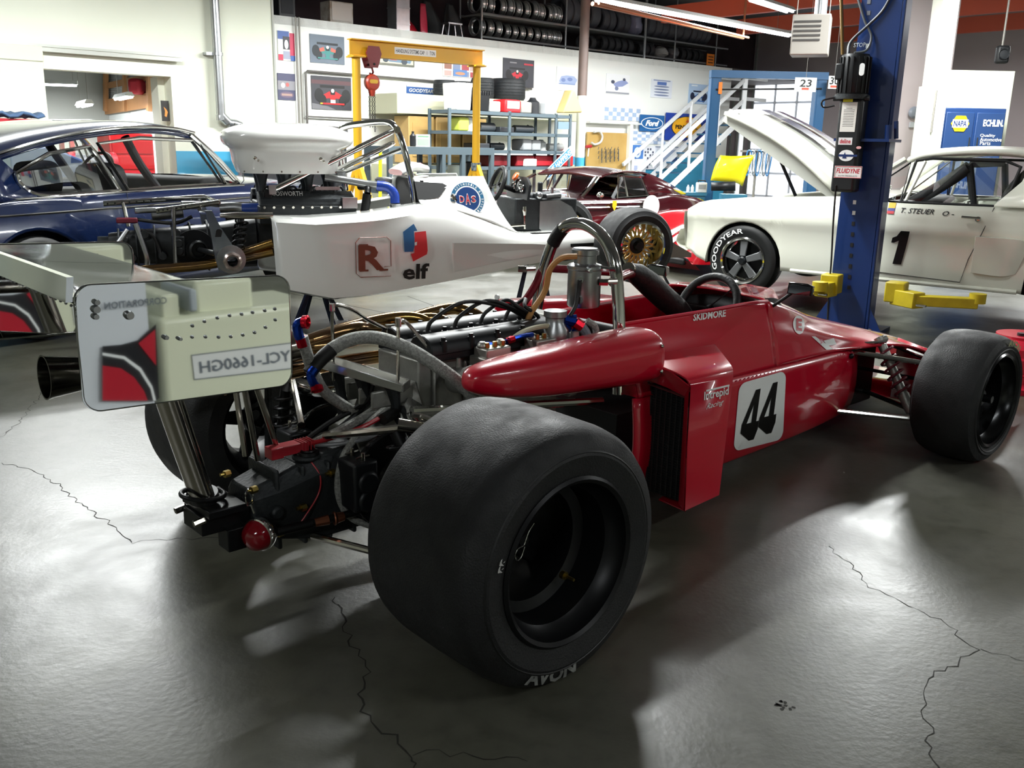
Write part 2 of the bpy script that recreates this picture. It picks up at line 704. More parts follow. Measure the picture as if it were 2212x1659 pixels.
# door rail, door leaf that has been slid to the left, jamb
b = MB()
r0, r1 = wpx(0, 98, 0.08), wpx(393, 150, 0.08)
b.beam(wall(-1, r0[1] - 0.0, 0.08), wall(r1[0], r0[1] - 0.01, 0.08), 0.05, 0.05)
b.beam(wall(-1, r0[1] + 0.05, 0.04), wall(r1[0], r0[1] + 0.04, 0.04), 0.02, 0.03)
tag(b.build('door_rail', M('galvanised', 'b9bbb4', 0.4, 0.6)), 'grey steel sliding-door rail along the cream wall above the doorway', 'door rail')
b = MB()
dz = wpx(45, 112, 0.06)
wbox(b, -3, d0 - 0.02, 0, dz[1] + 0.07, 0.02, 0.09)
o = structure('door_1', b, M('door_cream', 'd3d8c2', 0.55))
b = MB()
wbox(b, -3, d0 - 0.01, dz[1] - 0.10, dz[1] + 0.08, 0.09, 0.11)
b.build('door_header', M('door_cream', 'd3d8c2', 0.55), o, bevel=0.01)
b = MB()
wbox(b, d1 - 0.09, d1, 0, zd, -0.5, -0.25)
structure('trim_3', b, CREAM)

# ---- the store room seen through the doorway --------------------------------------
b = MB()
wbox(b, d0 - 4, d1 + 2.5, 0, CEIL, -5.2, -5.0)
structure('wall_store_back', b, M('store_grey', '9a9c98', 0.7))
b = MB()
slab(b, wall(d1 + 0.9, CEIL / 2, -2.7), WN, UZ, WD, 4.9, CEIL, 0.12)
structure('wall_store_side', b, M('store_white', 'd6dbdc', 0.7))
# timber shelf with its posts on the side wall
TIM = M('raw_timber', '9c7048', 0.6, noise=(4, 'b08055', 0.3))
q = wall(d1 + 0.82, 0, 0)
tl = thing('timber_rack', q, 0, 'raw timber storage loft with red bundles, seen through the doorway', 'rack')

def sidept(x, y, off=0.0):
 return on_plane(x, y, wall(d1 + 0.82 - off, 0, 0), WD)

A, B_, C_, D_ = sidept(203, 252), sidept(331, 232), sidept(331, 200), sidept(203, 220)
b = MB()
b.add([A - q, B_ - q, C_ - q, D_ - q] + [p - q - WD * 0.05 for p in (A, B_, C_, D_)], [(0, 1, 2, 3), (7, 6, 5, 4), (0, 4, 5, 1), (1, 5, 6, 2), (2, 6, 7, 3), (3, 7, 4, 0)])
b.build('timber_board', TIM, tl)
for x in (203, 236, 278, 330):
 p, r_ = sidept(x, 240), sidept(x, 155)
 MB().beam(p - q - WD * 0.06, r_ - q - WD * 0.06, 0.07, 0.09, WN).build('timber_post', TIM, tl)
p, r_ = sidept(205, 192), sidept(328, 166)
MB().beam(p - q - WD * 0.03, r_ - q - WD * 0.03, 0.03, 0.10).build('timber_rail', TIM, tl)
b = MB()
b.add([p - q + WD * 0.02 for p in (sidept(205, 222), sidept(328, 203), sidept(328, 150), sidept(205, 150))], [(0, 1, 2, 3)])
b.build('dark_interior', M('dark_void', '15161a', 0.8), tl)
p = sidept(312, 188, 0.02)
MB().box(p - q - WD * 0.12, (0.22, 0.3, 0.25)).build('red_bundle', M('red_cloth', 'a01828', 0.6), tl, bevel=0.06)

# ---- steel pipe on the left wall -----------------------------------------------------
GALV = M('galvanised_duct', 'b6b8ba', 0.3, 0.8, noise=(6, '9fa2a6', 0.3))
b = MB()
ps = wpx(470, 120, 0.12)[0]
zb = wpx(474, 262, 0.12)[1]
pe = wpx(518, 285, 0.12)
b.tube([wall(ps, CEIL, 0.12), wall(ps, zb + 0.25, 0.12), wall(ps, zb + 0.10, 0.12), wall(ps + 0.10, zb - 0.01, 0.12), wall(pe[0] - 0.16, zb - 0.02, 0.12), wall(pe[0] - 0.03, zb - 0.04, 0.12), wall(pe[0], zb - 0.14, 0.12), wall(pe[0], 0.4, 0.12)], 0.062, 16, k=4, smooth=True)
o = tag(b.build('exhaust_duct', GALV), 'grey galvanised duct pipe running down the cream wall to an elbow', 'pipe')
b = MB()
zc = wpx(470, 117, 0.12)[1]
b.cyl(wall(ps, zc - 0.02, 0.12), wall(ps, zc + 0.02, 0.12), 0.075, n=16)
wbox(b, ps - 0.16, ps - 0.05, zc - 0.02, zc + 0.02, 0, 0.12)
b.build('pipe_clamp', GALV, o)

# conduits on the back wall
COND = M('conduit_grey', '8a8780', 0.5, 0.3)
b = MB()
c0 = wpx(638, 40)[0]
b.tube([wall(c0, zM, 0.0), wall(c0, 0.2, 0.0)], 0.014, 8, smooth=False)
b.tube([wall(c0 + 0.06, zM, 0.0), wall(c0 + 0.06, 0.2, 0.0)], 0.014, 8, smooth=False)
tag(b.build('conduit', COND), 'pair of thin vertical conduits left of the framed race posters', 'conduit')
b = MB()
a0, a1 = wpx(660, 153), wpx(1040, 184)
lo = wpx(660, 252)
b.tube([wall(a0[0], lo[1] - 0.3, 0.0), wall(a0[0], a0[1] - 0.03, 0.0), wall(a0[0] + 0.03, a0[1], 0.0), wall(a1[0] + 1.2, a0[1] - 0.02, 0.0)], 0.018, 8, smooth=False)
l1 = wpx(700, 253)
b.tube([wall(a0[0] - 0.02, l1[1], 0.0), wall(a0[0] + 2.6, l1[1] - 0.02, 0.0)], 0.013, 8, smooth=False)
tag(b.build('air_line', M('iron_pipe', '6d6a66', 0.45, 0.5)), 'dark iron air line boxed around the large red car poster', 'pipe')

# ---- column with blue foot -----------------------------------------------------------
cp = on_plane(1250, 400, -WN * (WP - 1.1), WN)
b = MB()
col = thing('steel_column', (cp.x, cp.y, 0), 0, 'round steel column painted brown, cream and blue beside the grey shelving', 'column')
zt, zb = 1.0, at_y(1256, 207, cp.y).z
MB().cyl((0, 0, 0), (0, 0, zt), 0.085, n=24).build('blue_foot', BLUEW, col)
MB().cyl((0, 0, zt), (0, 0, zb), 0.0845, n=24).build('cream_shaft', CREAM, col)
MB().cyl((0, 0, zb), (0, 0, CEIL), 0.083, n=24).build('brown_shaft', M('brown_paint', '6e5e58', 0.5), col)

# ---- ceiling structure and lights --------------------------------------------------------
ORANGE = M('orange_primer', 'c4553a', 0.5)
for i, s in enumerate((15.0, 17.5, 20.0)):
 b = MB()
 slab(b, WD * s - WN * 1.7 + UZ * 3.72, WN, UZ, WD, 21.5, 0.30, 0.12)
 structure('girder', b, ORANGE)
TUBE = M('fluorescent_tube', 'ffffff', 0.4, emit=('f2f6ff', 14.0))
FIX = M('fixture_white', 'd8dad6', 0.45)

def fluoro(c, L, label, power=55, wid=0.16, drop=0.10, d=None, grp=None, kind=0):
 """hanging twin-tube fixture centred at c (underside), running along d"""
 d = d or WD
 ang = math.atan2(d.y, d.x)
 o = thing('fluorescent_light', c, ang, label, 'ceiling light', grp)
 b = MB().prism([(-wid / 2, 0), (wid / 2, 0), (wid / 4, 0.06), (-wid / 4, 0.06)], (-L / 2, 0, 0.012), (0, 1, 0), (0, 0, 1), L)
 b.build('reflector', FIX, o)
 for y in (-wid / 4, wid / 4):
  MB().cyl((-L / 2 + 0.03, y, -0.002), (L / 2 - 0.03, y, -0.002), 0.017, n=10).build('tube', TUBE, o)
 hz = CEIL - c[2] - 0.05
 for x in (-L * 0.4, L * 0.4):
  MB().cyl((x, 0, 0.06), (x, 0, max(0.08, hz)), 0.004, n=6).build('hanger', COND, o)
 ld = bpy.data.lights.new('tube_glow', 'AREA')
 ld.shape = 'RECTANGLE'
 ld.size, ld.size_y = L * 0.95, wid * 0.7
 ld.energy = power
 ld.color = (0.97, 1.0, 0.98)
 lo_ = bpy.data.objects.new('tube_glow', ld)
 COL.objects.link(lo_)
 lo_.parent = o
 lo_.location = (0, 0, -0.03)
 return o

ZF = 3.2
f0, f1 = at_z(1290, 0, ZF), at_z(1712, 78, ZF)
fluoro(((f0 + f1) / 2)[:], (f1 - f0).length, 'long bright fluorescent strip hanging in front of the tyre loft', 330, 0.22, d=(f1 - f0).normalized())
fa, fb_ = at_z(1625, 0, 3.35), at_z(1708, 26, 3.35)
fluoro(((fa + fb_) / 2)[:], (fb_ - fa).length, 'short fluorescent strip near the ceiling above the unit heater', 60, 0.2, d=(fb_ - fa).normalized())
# unseen strips added overhead and behind the camera to fill the room with light
ROW = 'unseen strip lights added above the workshop'
for s, n, pw in ((3.0, -9.6, 260), (8.0, -9.6, 300), (-1.5, -4.6, 55), (4.5, -4.6, 170), (10.2, -4.6, 240), (16.3, -4.6, 230), (-3.5, 1.5, 45), (3.0, 3.0, 45), (11.0, 1.4, 130)):
 c = WD * s + WN * n + UZ * 3.45
 fluoro(c[:], 2.44, 'unseen fluorescent strip added over the workshop floor as fill light', pw, 0.22, grp=ROW)
# store room lights seen through the doorway
for (x0, y0), (x1, y1), n, lb in (((145, 236), (219, 220), -2.2, 'left lit fluorescent strip of the pair seen through the doorway'), ((222, 221), (310, 203), -2.2, 'right lit fluorescent strip of the pair seen through the doorway'), ((88, 182), (148, 184), -3.6, 'small lit fluorescent strip at the upper left of the doorway')):
 mid = on_plane((x0 + x1) / 2, (y0 + y1) / 2, -WN * (WP - n), WN)
 a, c = on_plane(x0, y0, mid, Vector((0, 0, 1))), on_plane(x1, y1, mid, Vector((0, 0, 1)))
 dd = (c - a)
 if dd.length > 1.6:
  dd = dd.normalized() * 1.3
 fluoro(mid[:], max(0.7, dd.length), lb, 55, 0.14, d=dd.normalized())
# ================================================================== the red racing car
PSI = R(47.38)
CD = Vector((math.sin(PSI), math.cos(PSI), 0))
CR = Vector((math.cos(PSI), -math.sin(PSI), 0))
CAR0 = Vector((0.1333, 1.8745, 0)) - CR * 0.83
RED = M('racing_red', 'c20628', 0.28, 0, coat=1.0)
BLACK = M('black_rubber', '0c0c0d', 0.55)
TYRE = M('slick_rubber', '0b0c0d', 0.6, noise=(9, '17181a', 0.25), bump=(240, 0.25), rvar=(14, 0.5, 0.75))
TYREW = M('sidewall_rubber', '0d0e0e', 0.5, noise=(6, '141616', 0.3))
CHROME = M('chrome', 'd8d8d4', 0.08, 1.0)
NICKEL = M('nickel', 'bab6ae', 0.16, 1.0)
ALU = M('aluminium', 'b4b6b8', 0.32, 1.0, noise=(30, 'a0a2a4', 0.3))
ALUP = M('polished_aluminium', 'cfd2d2', 0.07, 1.0, rvar=(5, 0.05, 0.13))
CASTM = M('cast_magnesium', '34383a', 0.5, 0.35, noise=(25, '222527', 0.3), bump=(120, 0.2))
CASTA = M('cast_aluminium', 'a4a49e', 0.42, 0.6, noise=(20, '84857f', 0.3), bump=(90, 0.15))
DARKM = M('black_metal', '141517', 0.38, 0.5)
BLKPAINT = M('black_crackle', '14171b', 0.42, 0.2)
GOLDPIPE = M('heat_tinted_pipe', 'b08a4a', 0.16, 1.0, noise=(7, '8a6f5a', 0.2))
WHITE = M('white_print', 'eef0ee', 0.4)
BLKPRINT = M('black_print', '060606', 0.4)
REDAN = M('red_anodised', 'c8102a', 0.25, 0.8)
BLUAN = M('blue_anodised', '1840a8', 0.22, 0.85)
BRAID = M('steel_braid', 'b4b5b0', 0.45, 0.35, noise=(180, '868782', 0.15), bump=(500, 0.6))
BRASS = M('brass', 'b09a55', 0.3, 1.0)
CLEAR = M('clear_plastic', 'f4f6f6', 0.03, 0, trans=1.0, alpha=0.35)
LEATHER = M('black_padding', '131415', 0.5, bump=(60, 0.3))

car = thing('racing_car', CAR0, PI / 2 - PSI, 'red open-wheel racing car with number 44 and slick tyres in the foreground', 'race car')

def rb():
 return MB(True)

SPL = {'hoop_bolts': 'hoop_bolt', 'bracket_bolts': 'bracket_bolt', 'rear_link': 'rear_link', 'blue_hose_union': 'blue_hose_union', 'red_hose_union': 'red_hose_union', 'rear_return': 'rear_return', 'scoop_screws': 'scoop_screw', 'lead_clips': 'lead_clip', 'blue_unions': 'blue_union', 'red_unions': 'red_union', 'radius_rod': 'radius_rod', 'black_hose': 'black_hose', 'channel_legs': 'channel_leg', 'upper_wishbone': 'upper_wishbone', 'lower_wishbone': 'lower_wishbone', 'nose_back_wall': 'nose_back_wall', 'carburettor': 'carburettor', 'stay_frame': 'stay_frame', 'hoop_brace': 'hoop_brace', 'filler_necks': 'filler_neck', 'front_suspension': 'front_suspension_link', 'exhaust_primary': 'exhaust_primary', 'cable': 'cable', 'support_strut': 'support_strut', 'start_motor': 'start_motor', 'carrier_link': 'carrier_link', 'end_panel': 'end_panel', 'interior_pillar': 'interior_pillar', 'roll_cage': 'roll_cage_tube', 'wheel_housing': 'wheel_housing'}

def rpart(name, b, mat, parent=None, **k):
 if name in SPL:
  return split_build(b, SPL[name], mat, parent or car, **k)
 return b.build(name, mat, parent or car, **k)

# ---- wheels -------------------------------------------------------
def tyre_prof(Rt, w, rim, shoulder, bulge=0.012):
 h = w / 2
 return [(rim, -h + 0.03), (rim + 0.012, -h + 0.008), (rim + (Rt - rim) * 0.5, -h - bulge + 0.008), (Rt - shoulder, -h + 0.002),
   (Rt - shoulder * 0.42, -h + 0.014), (Rt - 0.008, -h + 0.034), (Rt - 0.002, -h + 0.07), (Rt, 0), (Rt - 0.002, h - 0.07), (Rt - 0.008, h - 0.034),
   (Rt - shoulder * 0.42, h - 0.014), (Rt - shoulder, h - 0.002), (rim + (Rt - rim) * 0.5, h + bulge - 0.008),
   (rim + 0.012, h - 0.008), (rim, h - 0.03)]

def wheel(u, vo, Rt, w, rim, side, rear):
 """vo: v of the outer sidewall; side +1 right, -1 left"""
 s = side
 vc = s * (vo - w / 2)
 ax = (0, s, 0)
 c = (u, vc, Rt)
 t = rpart('rear_wheel' if rear else 'front_wheel', rb().lathe(tyre_prof(Rt, w, rim - 0.012, 0.05 if rear else 0.04), c, ax, 72), [TYRE])
 h = w / 2
 # groove line on the shoulder
 g = rb().lathe([(Rt - 0.052, h - 0.0005), (Rt - 0.055, h + 0.0025), (Rt - 0.059, h - 0.0005)], c, ax, 64)
 g.build('shoulder_rib', TYREW, t)
 rimm = DARKM if rear else M('dark_rim', '202224', 0.35, 0.7)
 b = rb().lathe([(rim, h - 0.012), (rim + 0.004, h - 0.004), (rim - 0.003, h + 0.002), (rim - 0.012, h - 0.004), (rim - 0.016, h - 0.03),
     (rim - 0.034, h - 0.05), (rim - 0.036, h - 0.12), (rim - 0.06, h - 0.13), (rim - 0.062, h - 0.24 if rear else h - 0.17), (rim - 0.02, -h + 0.03), (rim, -h + 0.01)], c, ax, 56)
 rm = b.build('rim', rimm if rear else M('polished_barrel', '2c2d2e', 0.22, 0.9), t)
 depth = h - 0.24 if rear else h - 0.11
 sp = rb()
 for i in range(5):
  a = 2 * PI * i / 5 + 0.5
  d = Vector((math.cos(a), 0, math.sin(a)))
  e = Vector((-math.sin(a), 0, math.cos(a)))
  cc = Vector(c) + Vector((0, s * depth, 0))
  p0, p1 = cc + d * 0.03, cc + d * (rim - 0.055)
  q = [p0 - e * 0.03, p0 + e * 0.03, p1 + e * 0.018, p1 - e * 0.018]
  th = Vector((0, s * 0.022, 0))
  sp.add(q + [x + th for x in q], [(0, 1, 2, 3), (7, 6, 5, 4), (0, 4, 5, 1), (1, 5, 6, 2), (2, 6, 7, 3), (3, 7, 4, 0)])
 sp.build('spokes', DARKM, t, bevel=0.006)
 hb = rb().lathe([(0.0, 0.05), (0.03, 0.05), (0.036, 0.04), (0.038, 0.015), (0.062, 0.012), (0.062, -0.02)], Vector(c) + Vector((0, s * depth, 0)), ax, 24)
 hb.build('hub', CASTM if rear else DARKM, t)
 nut = rb().cyl(Vector(c) + Vector((0, s * (depth + 0.03), 0)), Vector(c) + Vector((0, s * (depth + 0.085), 0)), 0.017, 0.015, 8)
 nut.build('wheel_nut', DARKM, t)
 va = Vector(c) + Vector((0.085, s * (h - 0.10), -0.095)) if rear else Vector(c) + Vector((-0.06, s * (h - 0.09), -0.115))
 vb = rb().cyl(va + Vector((0, -s * 0.012, 0)), va + Vector((0, s * 0.0, 0)), 0.010, 0.010, 14).cyl(va, va + Vector((0.0, s * 0.028, 0)), 0.0045, 0.004, 10)
 vb.build('valve', BRASS, t)
 return t, Vector(c), h

rw, rc, rh = wheel(0.0, 0.842, 0.310, 0.385, 0.196, 1, True)
lw, lc, lh = wheel(0.0, 0.842, 0.310, 0.385, 0.196, -1, True)
fw_, fc, fh = wheel(2.42, 0.842, 0.262, 0.25, 0.188, 1, False)
fl_, flc, flh = wheel(2.42, 0.842, 0.262, 0.25, 0.188, -1, False)

def arc_text(name, s, parent, c, side, h, rad, ang, size, mat, wid, rev=False):
 """white lettering following the sidewall"""
 def fn(x, y):
  a = ang + (x / rad) * (1 if rev else -1)
  r = rad + (y if not rev else -y)
  bul = 0.0085 * math.sin(PI * min(max((r - 0.19) / 0.1, 0), 1))
  return Vector((c.x + r * math.cos(a), c.y + side * (h + 0.0012 + bul * 0.4), c.z + r * math.sin(a)))
 text(name, s, size, (0, 0, 0), (1, 0, 0), (0, 1, 0), mat, parent, bold=0.002, flip=True, fit=(wid, size * 0.72), fn=fn, cuts=0.012)

TYRETXT = M('faded_tyre_print', '8c8e8a', 0.6, noise=(40, '4a4b49', 0.25))
arc_text('tyre_lettering', 'AVON', rw, rc, 1, rh - 0.006, 0.265, R(-101), 0.05, TYRETXT, 0.16, rev=True)
arc_text('tyre_mark', 'RR', rw, rc, 1, rh + 0.001, 0.224, R(163), 0.02, M('grey_marker', 'b4b4b2', 0.6), 0.035)
arc_text('tyre_lettering', 'AVON', fw_, fc, 1, fh - 0.002, 0.232, R(72), 0.04, M('yellow_tyre_print', '9c9c72', 0.6), 0.14)
# grey paint stroke inside the rim lip
st = rb()
pts = [rc + Vector((0.180 * math.cos(a), rh - 0.020, 0.180 * math.sin(a))) for a in [R(128 + 5.0 * i) for i in range(10)]]
st.tube(pts, [0.0022, 0.003, 0.004, 0.0048, 0.0052, 0.0056, 0.006, 0.006, 0.006, 0.006], 6, k=2, flat=0.4)
st.build('paint_stroke', M('grey_marker', 'b4b4b2', 0.6), rw)
# safety clip on the wheel nut
cb = rc + Vector((-0.02, 0.06, 0.022))
clip = rb().tube([cb + Vector(p) for p in ((0.028, 0, 0.028), (0.012, 0, 0.012), (0.004, 0, -0.004), (-0.004, 0, -0.018), (-0.022, 0, -0.022), (-0.030, 0, -0.036), (-0.022, 0, -0.050), (-0.010, 0, -0.044), (0.0, 0, -0.022))], 0.0016, 6)
clip.build('safety_clip', CHROME, rw)

# ---- lower tub (monocoque) ---------------------------------------

def half(pts):
 """mirror a right half-section (v>=0, top to bottom) to a full ring from left seam round the bottom to the right seam"""
 L = [(u, -v, w) for u, v, w in pts]
 return L + [p for p in reversed(pts)]

def tubsec(u, vs, ws, vb, wb):
 return half([(u, vs, ws), (u, vs + 0.012, ws - (ws - wb) * 0.35), (u, vs + 0.010, ws - (ws - wb) * 0.65), (u, vs - 0.012, wb + 0.035), (u, vb, wb)])

tub = rb().loft([tubsec(0.85, 0.29, 0.42, 0.22, 0.075), tubsec(1.1, 0.30, 0.42, 0.23, 0.07), tubsec(1.5, 0.305, 0.415, 0.23, 0.07), tubsec(2.0, 0.295, 0.405, 0.22, 0.075), tubsec(2.34, 0.275, 0.395, 0.2, 0.085)], 5, 3)
rpart('tub', tub, RED, solid=0.01)
rv = rb()
for i in range(44):
 u = 1.16 + i * 0.026
 rv.sphere((u, 0.309 - max(0, u - 1.5) * 0.032, 0.398 - max(0, u - 1.5) * 0.022), 0.003, 6, 4)
rpart('rivet_row', rv, M('red_rivets', 'd0405a', 0.4))['kind'] = 'stuff'

# ---- upper body: cockpit sides and nose -----------------------------

def bodysec(u, vr, wr, vm, wm, vs, ws, e=0.0):
 return [(u, vr, wr), (u, vr + (vm - vr) * 0.45 + e, wr - (wr - wm) * 0.52), (u, vm, wm), (u, vm + (vs - vm) * 0.5, wm - (wm - ws) * 0.55), (u, vs, ws)]

sides = [bodysec(0.86, 0.205, 0.652, 0.262, 0.545, 0.30, 0.425), bodysec(1.05, 0.222, 0.655, 0.265, 0.545, 0.304, 0.42),
  bodysec(1.30, 0.235, 0.657, 0.268, 0.54, 0.306, 0.415), bodysec(1.52, 0.242, 0.66, 0.272, 0.535, 0.307, 0.412), bodysec(1.66, 0.238, 0.655, 0.276, 0.532, 0.306, 0.411)]
SIDE = POD = None
for s, nm in ((-1, 'cockpit_side'), (1, 'cockpit_side')):
 b = rb().loft([[(p[0], p[1] * s, p[2] - (0.035 if s < 0 else 0)) for p in sec] for sec in sides], 6, 4)
 # rolled rim
 b.tube([(sec[0][0], sec[0][1] * s, sec[0][2] - (0.035 if s < 0 else 0) - 0.004) for sec in sides], 0.007, 8)
 SIDE = b
 rpart(nm, b, RED, solid=0.008)
# rear bulkhead return of the cockpit side
b = rb()
for s in (1, -1):
 b.grid([[(0.86, s * 0.205, 0.652 - (0.035 if s < 0 else 0)), (0.86, s * 0.262, 0.545), (0.86, s * 0.30, 0.425)], [(0.86, s * 0.185, 0.645 - (0.035 if s < 0 else 0)), (0.86, s * 0.2, 0.545), (0.86, s * 0.2, 0.425)]])
rpart('rear_return', b, RED, solid=0.006)

def nosesec(u, wt, vr, wr, vm, wm, vs, ws):
 h = [(u, vr, wr), (u, vr + (vm - vr) * 0.45, wr - (wr - wm) * 0.52), (u, vm, wm), (u, (vm + vs) / 2, wm - (wm - ws) * 0.55), (u, vs, ws)]
 r = [(u, 0, wt), (u, vr * 0.55, wt - (wt - wr) * 0.25)] + h
 return [(a, -b_, c) for a, b_, c in reversed(r[1:])] + r

nose = [nosesec(1.655, 0.672, 0.2385, 0.655, 0.276, 0.532, 0.306, 0.411), nosesec(1.82, 0.645, 0.225, 0.608, 0.275, 0.515, 0.305, 0.41),
  nosesec(1.98, 0.605, 0.195, 0.565, 0.268, 0.495, 0.302, 0.409), nosesec(2.14, 0.552, 0.165, 0.522, 0.262, 0.462, 0.298, 0.407),
  nosesec(2.30, 0.505, 0.15, 0.485, 0.27, 0.432, 0.315, 0.402), nosesec(2.45, 0.468, 0.16, 0.452, 0.29, 0.415, 0.36, 0.404), nosesec(2.58, 0.437, 0.18, 0.425, 0.32, 0.398, 0.42, 0.386),
  nosesec(2.74, 0.40, 0.2, 0.385, 0.40, 0.345, 0.50, 0.318), nosesec(2.95, 0.35, 0.24, 0.325, 0.47, 0.26, 0.57, 0.215), nosesec(3.18, 0.27, 0.28, 0.24, 0.5, 0.17, 0.60, 0.13), nosesec(3.34, 0.16, 0.28, 0.14, 0.48, 0.11, 0.56, 0.09)]
# windscreen cut-out: the first two sections open over the dash
nb = rb().loft(nose, 5, 3)
rpart('nose', nb, RED, solid=0.008)
# rear wall of the wide nose, in front of the wheels, and the floor tray
nf = rb()
nf.grid([[(2.80, v, w) for v, w in ((0.24, 0.37), (0.42, 0.335), (0.50, 0.30), (0.54, 0.20), (0.53, 0.10))], [(2.80, v, 0.085) for v in (0.24, 0.36, 0.44, 0.5, 0.53)]])
nf.grid([[(2.80, -v, w) for v, w in ((0.24, 0.37), (0.42, 0.335), (0.50, 0.30), (0.54, 0.20), (0.53, 0.10))], [(2.80, -v, 0.085) for v in (0.24, 0.36, 0.44, 0.5, 0.53)]])
nf.grid([[(2.8, v, 0.085) for v in (-0.55, 0, 0.55)], [(3.36, v, 0.085) for v in (-0.55, 0, 0.55)]])
rpart('nose_back_wall', nf, RED, solid=0.006)
sp_ = rb().loft([[(2.72, 0.50, 0.29), (2.76, 0.62, 0.25), (2.78, 0.66, 0.12)], [(3.0, 0.55, 0.23), (3.0, 0.64, 0.2), (3.0, 0.66, 0.1)], [(3.25, 0.58, 0.12), (3.25, 0.62, 0.11), (3.25, 0.64, 0.08)]], 4, 4)
rpart('nose_fin', sp_, RED, solid=0.006)
# inner footwell box behind the front suspension
fb = rb().box((2.50, 0, 0.225), (0.36, 0.40, 0.28))
rpart('front_bulkhead', fb, DARKM, bevel=0.01)
# cockpit interior
ci = rb().box((1.35, 0, 0.22), (0.95, 0.40, 0.24))
rpart('seat_tub', ci, M('cockpit_black', '0d0d0e', 0.6))
sb = rb().loft([[(0.98, -0.2, 0.6), (0.98, 0, 0.6), (0.98, 0.2, 0.6)], [(1.05, -0.2, 0.45), (1.08, 0, 0.45), (1.05, 0.2, 0.45)], [(1.3, -0.2, 0.3), (1.3, 0, 0.26), (1.3, 0.2, 0.3)], [(1.6, -0.18, 0.34), (1.6, 0, 0.30), (1.6, 0.18, 0.34)]], 4, 4)
rpart('seat', sb, M('cockpit_black', '0d0d0e', 0.6), solid=0.02)

# ---- radiator pods --------------------------------------------------
for s in (1, -1):
 P = lambda u, v, w: (u, v * s, w)
 b = rb()
 # outer face, slanted front face, top, rear frame (open towards the back)
 top = [P(0.88, 0.272, 0.55), P(0.88, 0.40, 0.535), P(0.885, 0.462, 0.518), P(0.89, 0.478, 0.495)]
 topf = [P(1.27, 0.290, 0.545), P(1.18, 0.40, 0.53), P(1.13, 0.462, 0.516), P(1.112, 0.480, 0.495)]
 b.loft([top, topf], 1, 4)
 b.grid([[P(0.89, 0.478, 0.495), P(0.893, 0.480, 0.3), P(0.90, 0.482, 0.082)], [P(1.112, 0.480, 0.495), P(1.10, 0.481, 0.3), P(1.085, 0.482, 0.09)]])
 b.grid([[P(1.112, 0.480, 0.495), P(1.10, 0.481, 0.3), P(1.085, 0.482, 0.09)], [P(1.27, 0.29, 0.545), P(1.25, 0.30, 0.3), P(1.22, 0.29, 0.10)]])
 b.grid([[P(0.90, 0.482, 0.082), P(1.085, 0.482, 0.09)], [P(0.92, 0.36, 0.075), P(1.2, 0.30, 0.09)]])
 # inner returns of the rear opening
 b.grid([[P(0.89, 0.478, 0.495), P(0.88, 0.40, 0.535), P(0.88, 0.272, 0.55)], [P(0.905, 0.455, 0.455), P(0.905, 0.38, 0.47), P(0.905, 0.272, 0.482)]])
 b.grid([[P(0.89, 0.478, 0.495), P(0.90, 0.482, 0.082)], [P(0.905, 0.452, 0.455), P(0.912, 0.452, 0.095)]])
 POD = b if s > 0 else POD
 rpart('radiator_pod', b, RED, solid=0.006, bevel=0.004, angle=50)
 rad = rb().box((0.955, s * 0.362, 0.275), (0.05, 0.185, 0.365))
 rd = rpart('radiator', rad, M('radiator_core', '17181a', 0.6, 0.2))
 fin = rb()
 for i in range(9):
  fin.box((0.926, s * (0.278 + i * 0.0208), 0.275), (0.006, 0.004, 0.355))
 for i in range(40):
  for j in range(8):
   fin.box((0.9275, s * (0.2884 + j * 0.0208), 0.105 + i * 0.0088), (0.004, 0.0165, 0.0016))
 fin.build('radiator_fins', M('radiator_fin', '3c3d3e', 0.45, 0.5), rd)['kind'] = 'stuff'
 fr = rb().tube([(0.92, s * 0.272, 0.462), (0.92, s * 0.456, 0.445)], 0.004, 6, smooth=False)
 fr.build('radiator_edge', ALU, rd)

# ---- carburettor air scoop on the right, duct on the left ---------------

def ring(u, v, w, a, b, n=14, p=2.6):
 out = []
 for i in range(n):
  t = 2 * PI * i / n
  c, s_ = math.cos(t), math.sin(t)
  out.append((u, v + a * math.copysign(abs(c) ** (2 / p), c), w + b * math.copysign(abs(s_) ** (2 / p), s_)))
 return out

sc = rb().loft([ring(0.150, 0.285, 0.585, 0.006, 0.006), ring(0.162, 0.285, 0.585, 0.03, 0.026), ring(0.20, 0.287, 0.584, 0.05, 0.042), ring(0.28, 0.29, 0.58, 0.068, 0.056), ring(0.42, 0.293, 0.576, 0.082, 0.068), ring(0.60, 0.296, 0.574, 0.092, 0.078), ring(0.76, 0.30, 0.572, 0.096, 0.085), ring(0.845, 0.30, 0.571, 0.095, 0.085), ring(0.868, 0.30, 0.571, 0.088, 0.078), ring(0.872, 0.30, 0.571, 0.07, 0.06)], 4, 2, closed_v=True, cap=True)
rpart('air_scoop', sc, RED)
scb = rb()
for p in ((0.846, 0.393, 0.612), (0.846, 0.396, 0.532), (0.22, 0.335, 0.565)):
 scb.sphere(p, 0.006, 8, 6)
rpart('scoop_screws', scb, NICKEL)
d = rb()
d.grid([[(1.0, -0.56, 0.615), (1.0, -0.30, 0.625)], [(1.5, -0.50, 0.60), (1.5, -0.27, 0.61)]])
d.grid([[(1.0, -0.56, 0.615), (1.0, -0.57, 0.50)], [(1.5, -0.50, 0.60), (1.5, -0.50, 0.45)]])
d.grid([[(1.0, -0.57, 0.50), (1.0, -0.30, 0.50)], [(1.5, -0.50, 0.45), (1.5, -0.27, 0.45)]])
d.grid([[(1.0, -0.30, 0.625), (1.0, -0.30, 0.50)], [(1.5, -0.27, 0.61), (1.5, -0.27, 0.45)]])
rpart('air_duct', d, RED, solid=0.012)
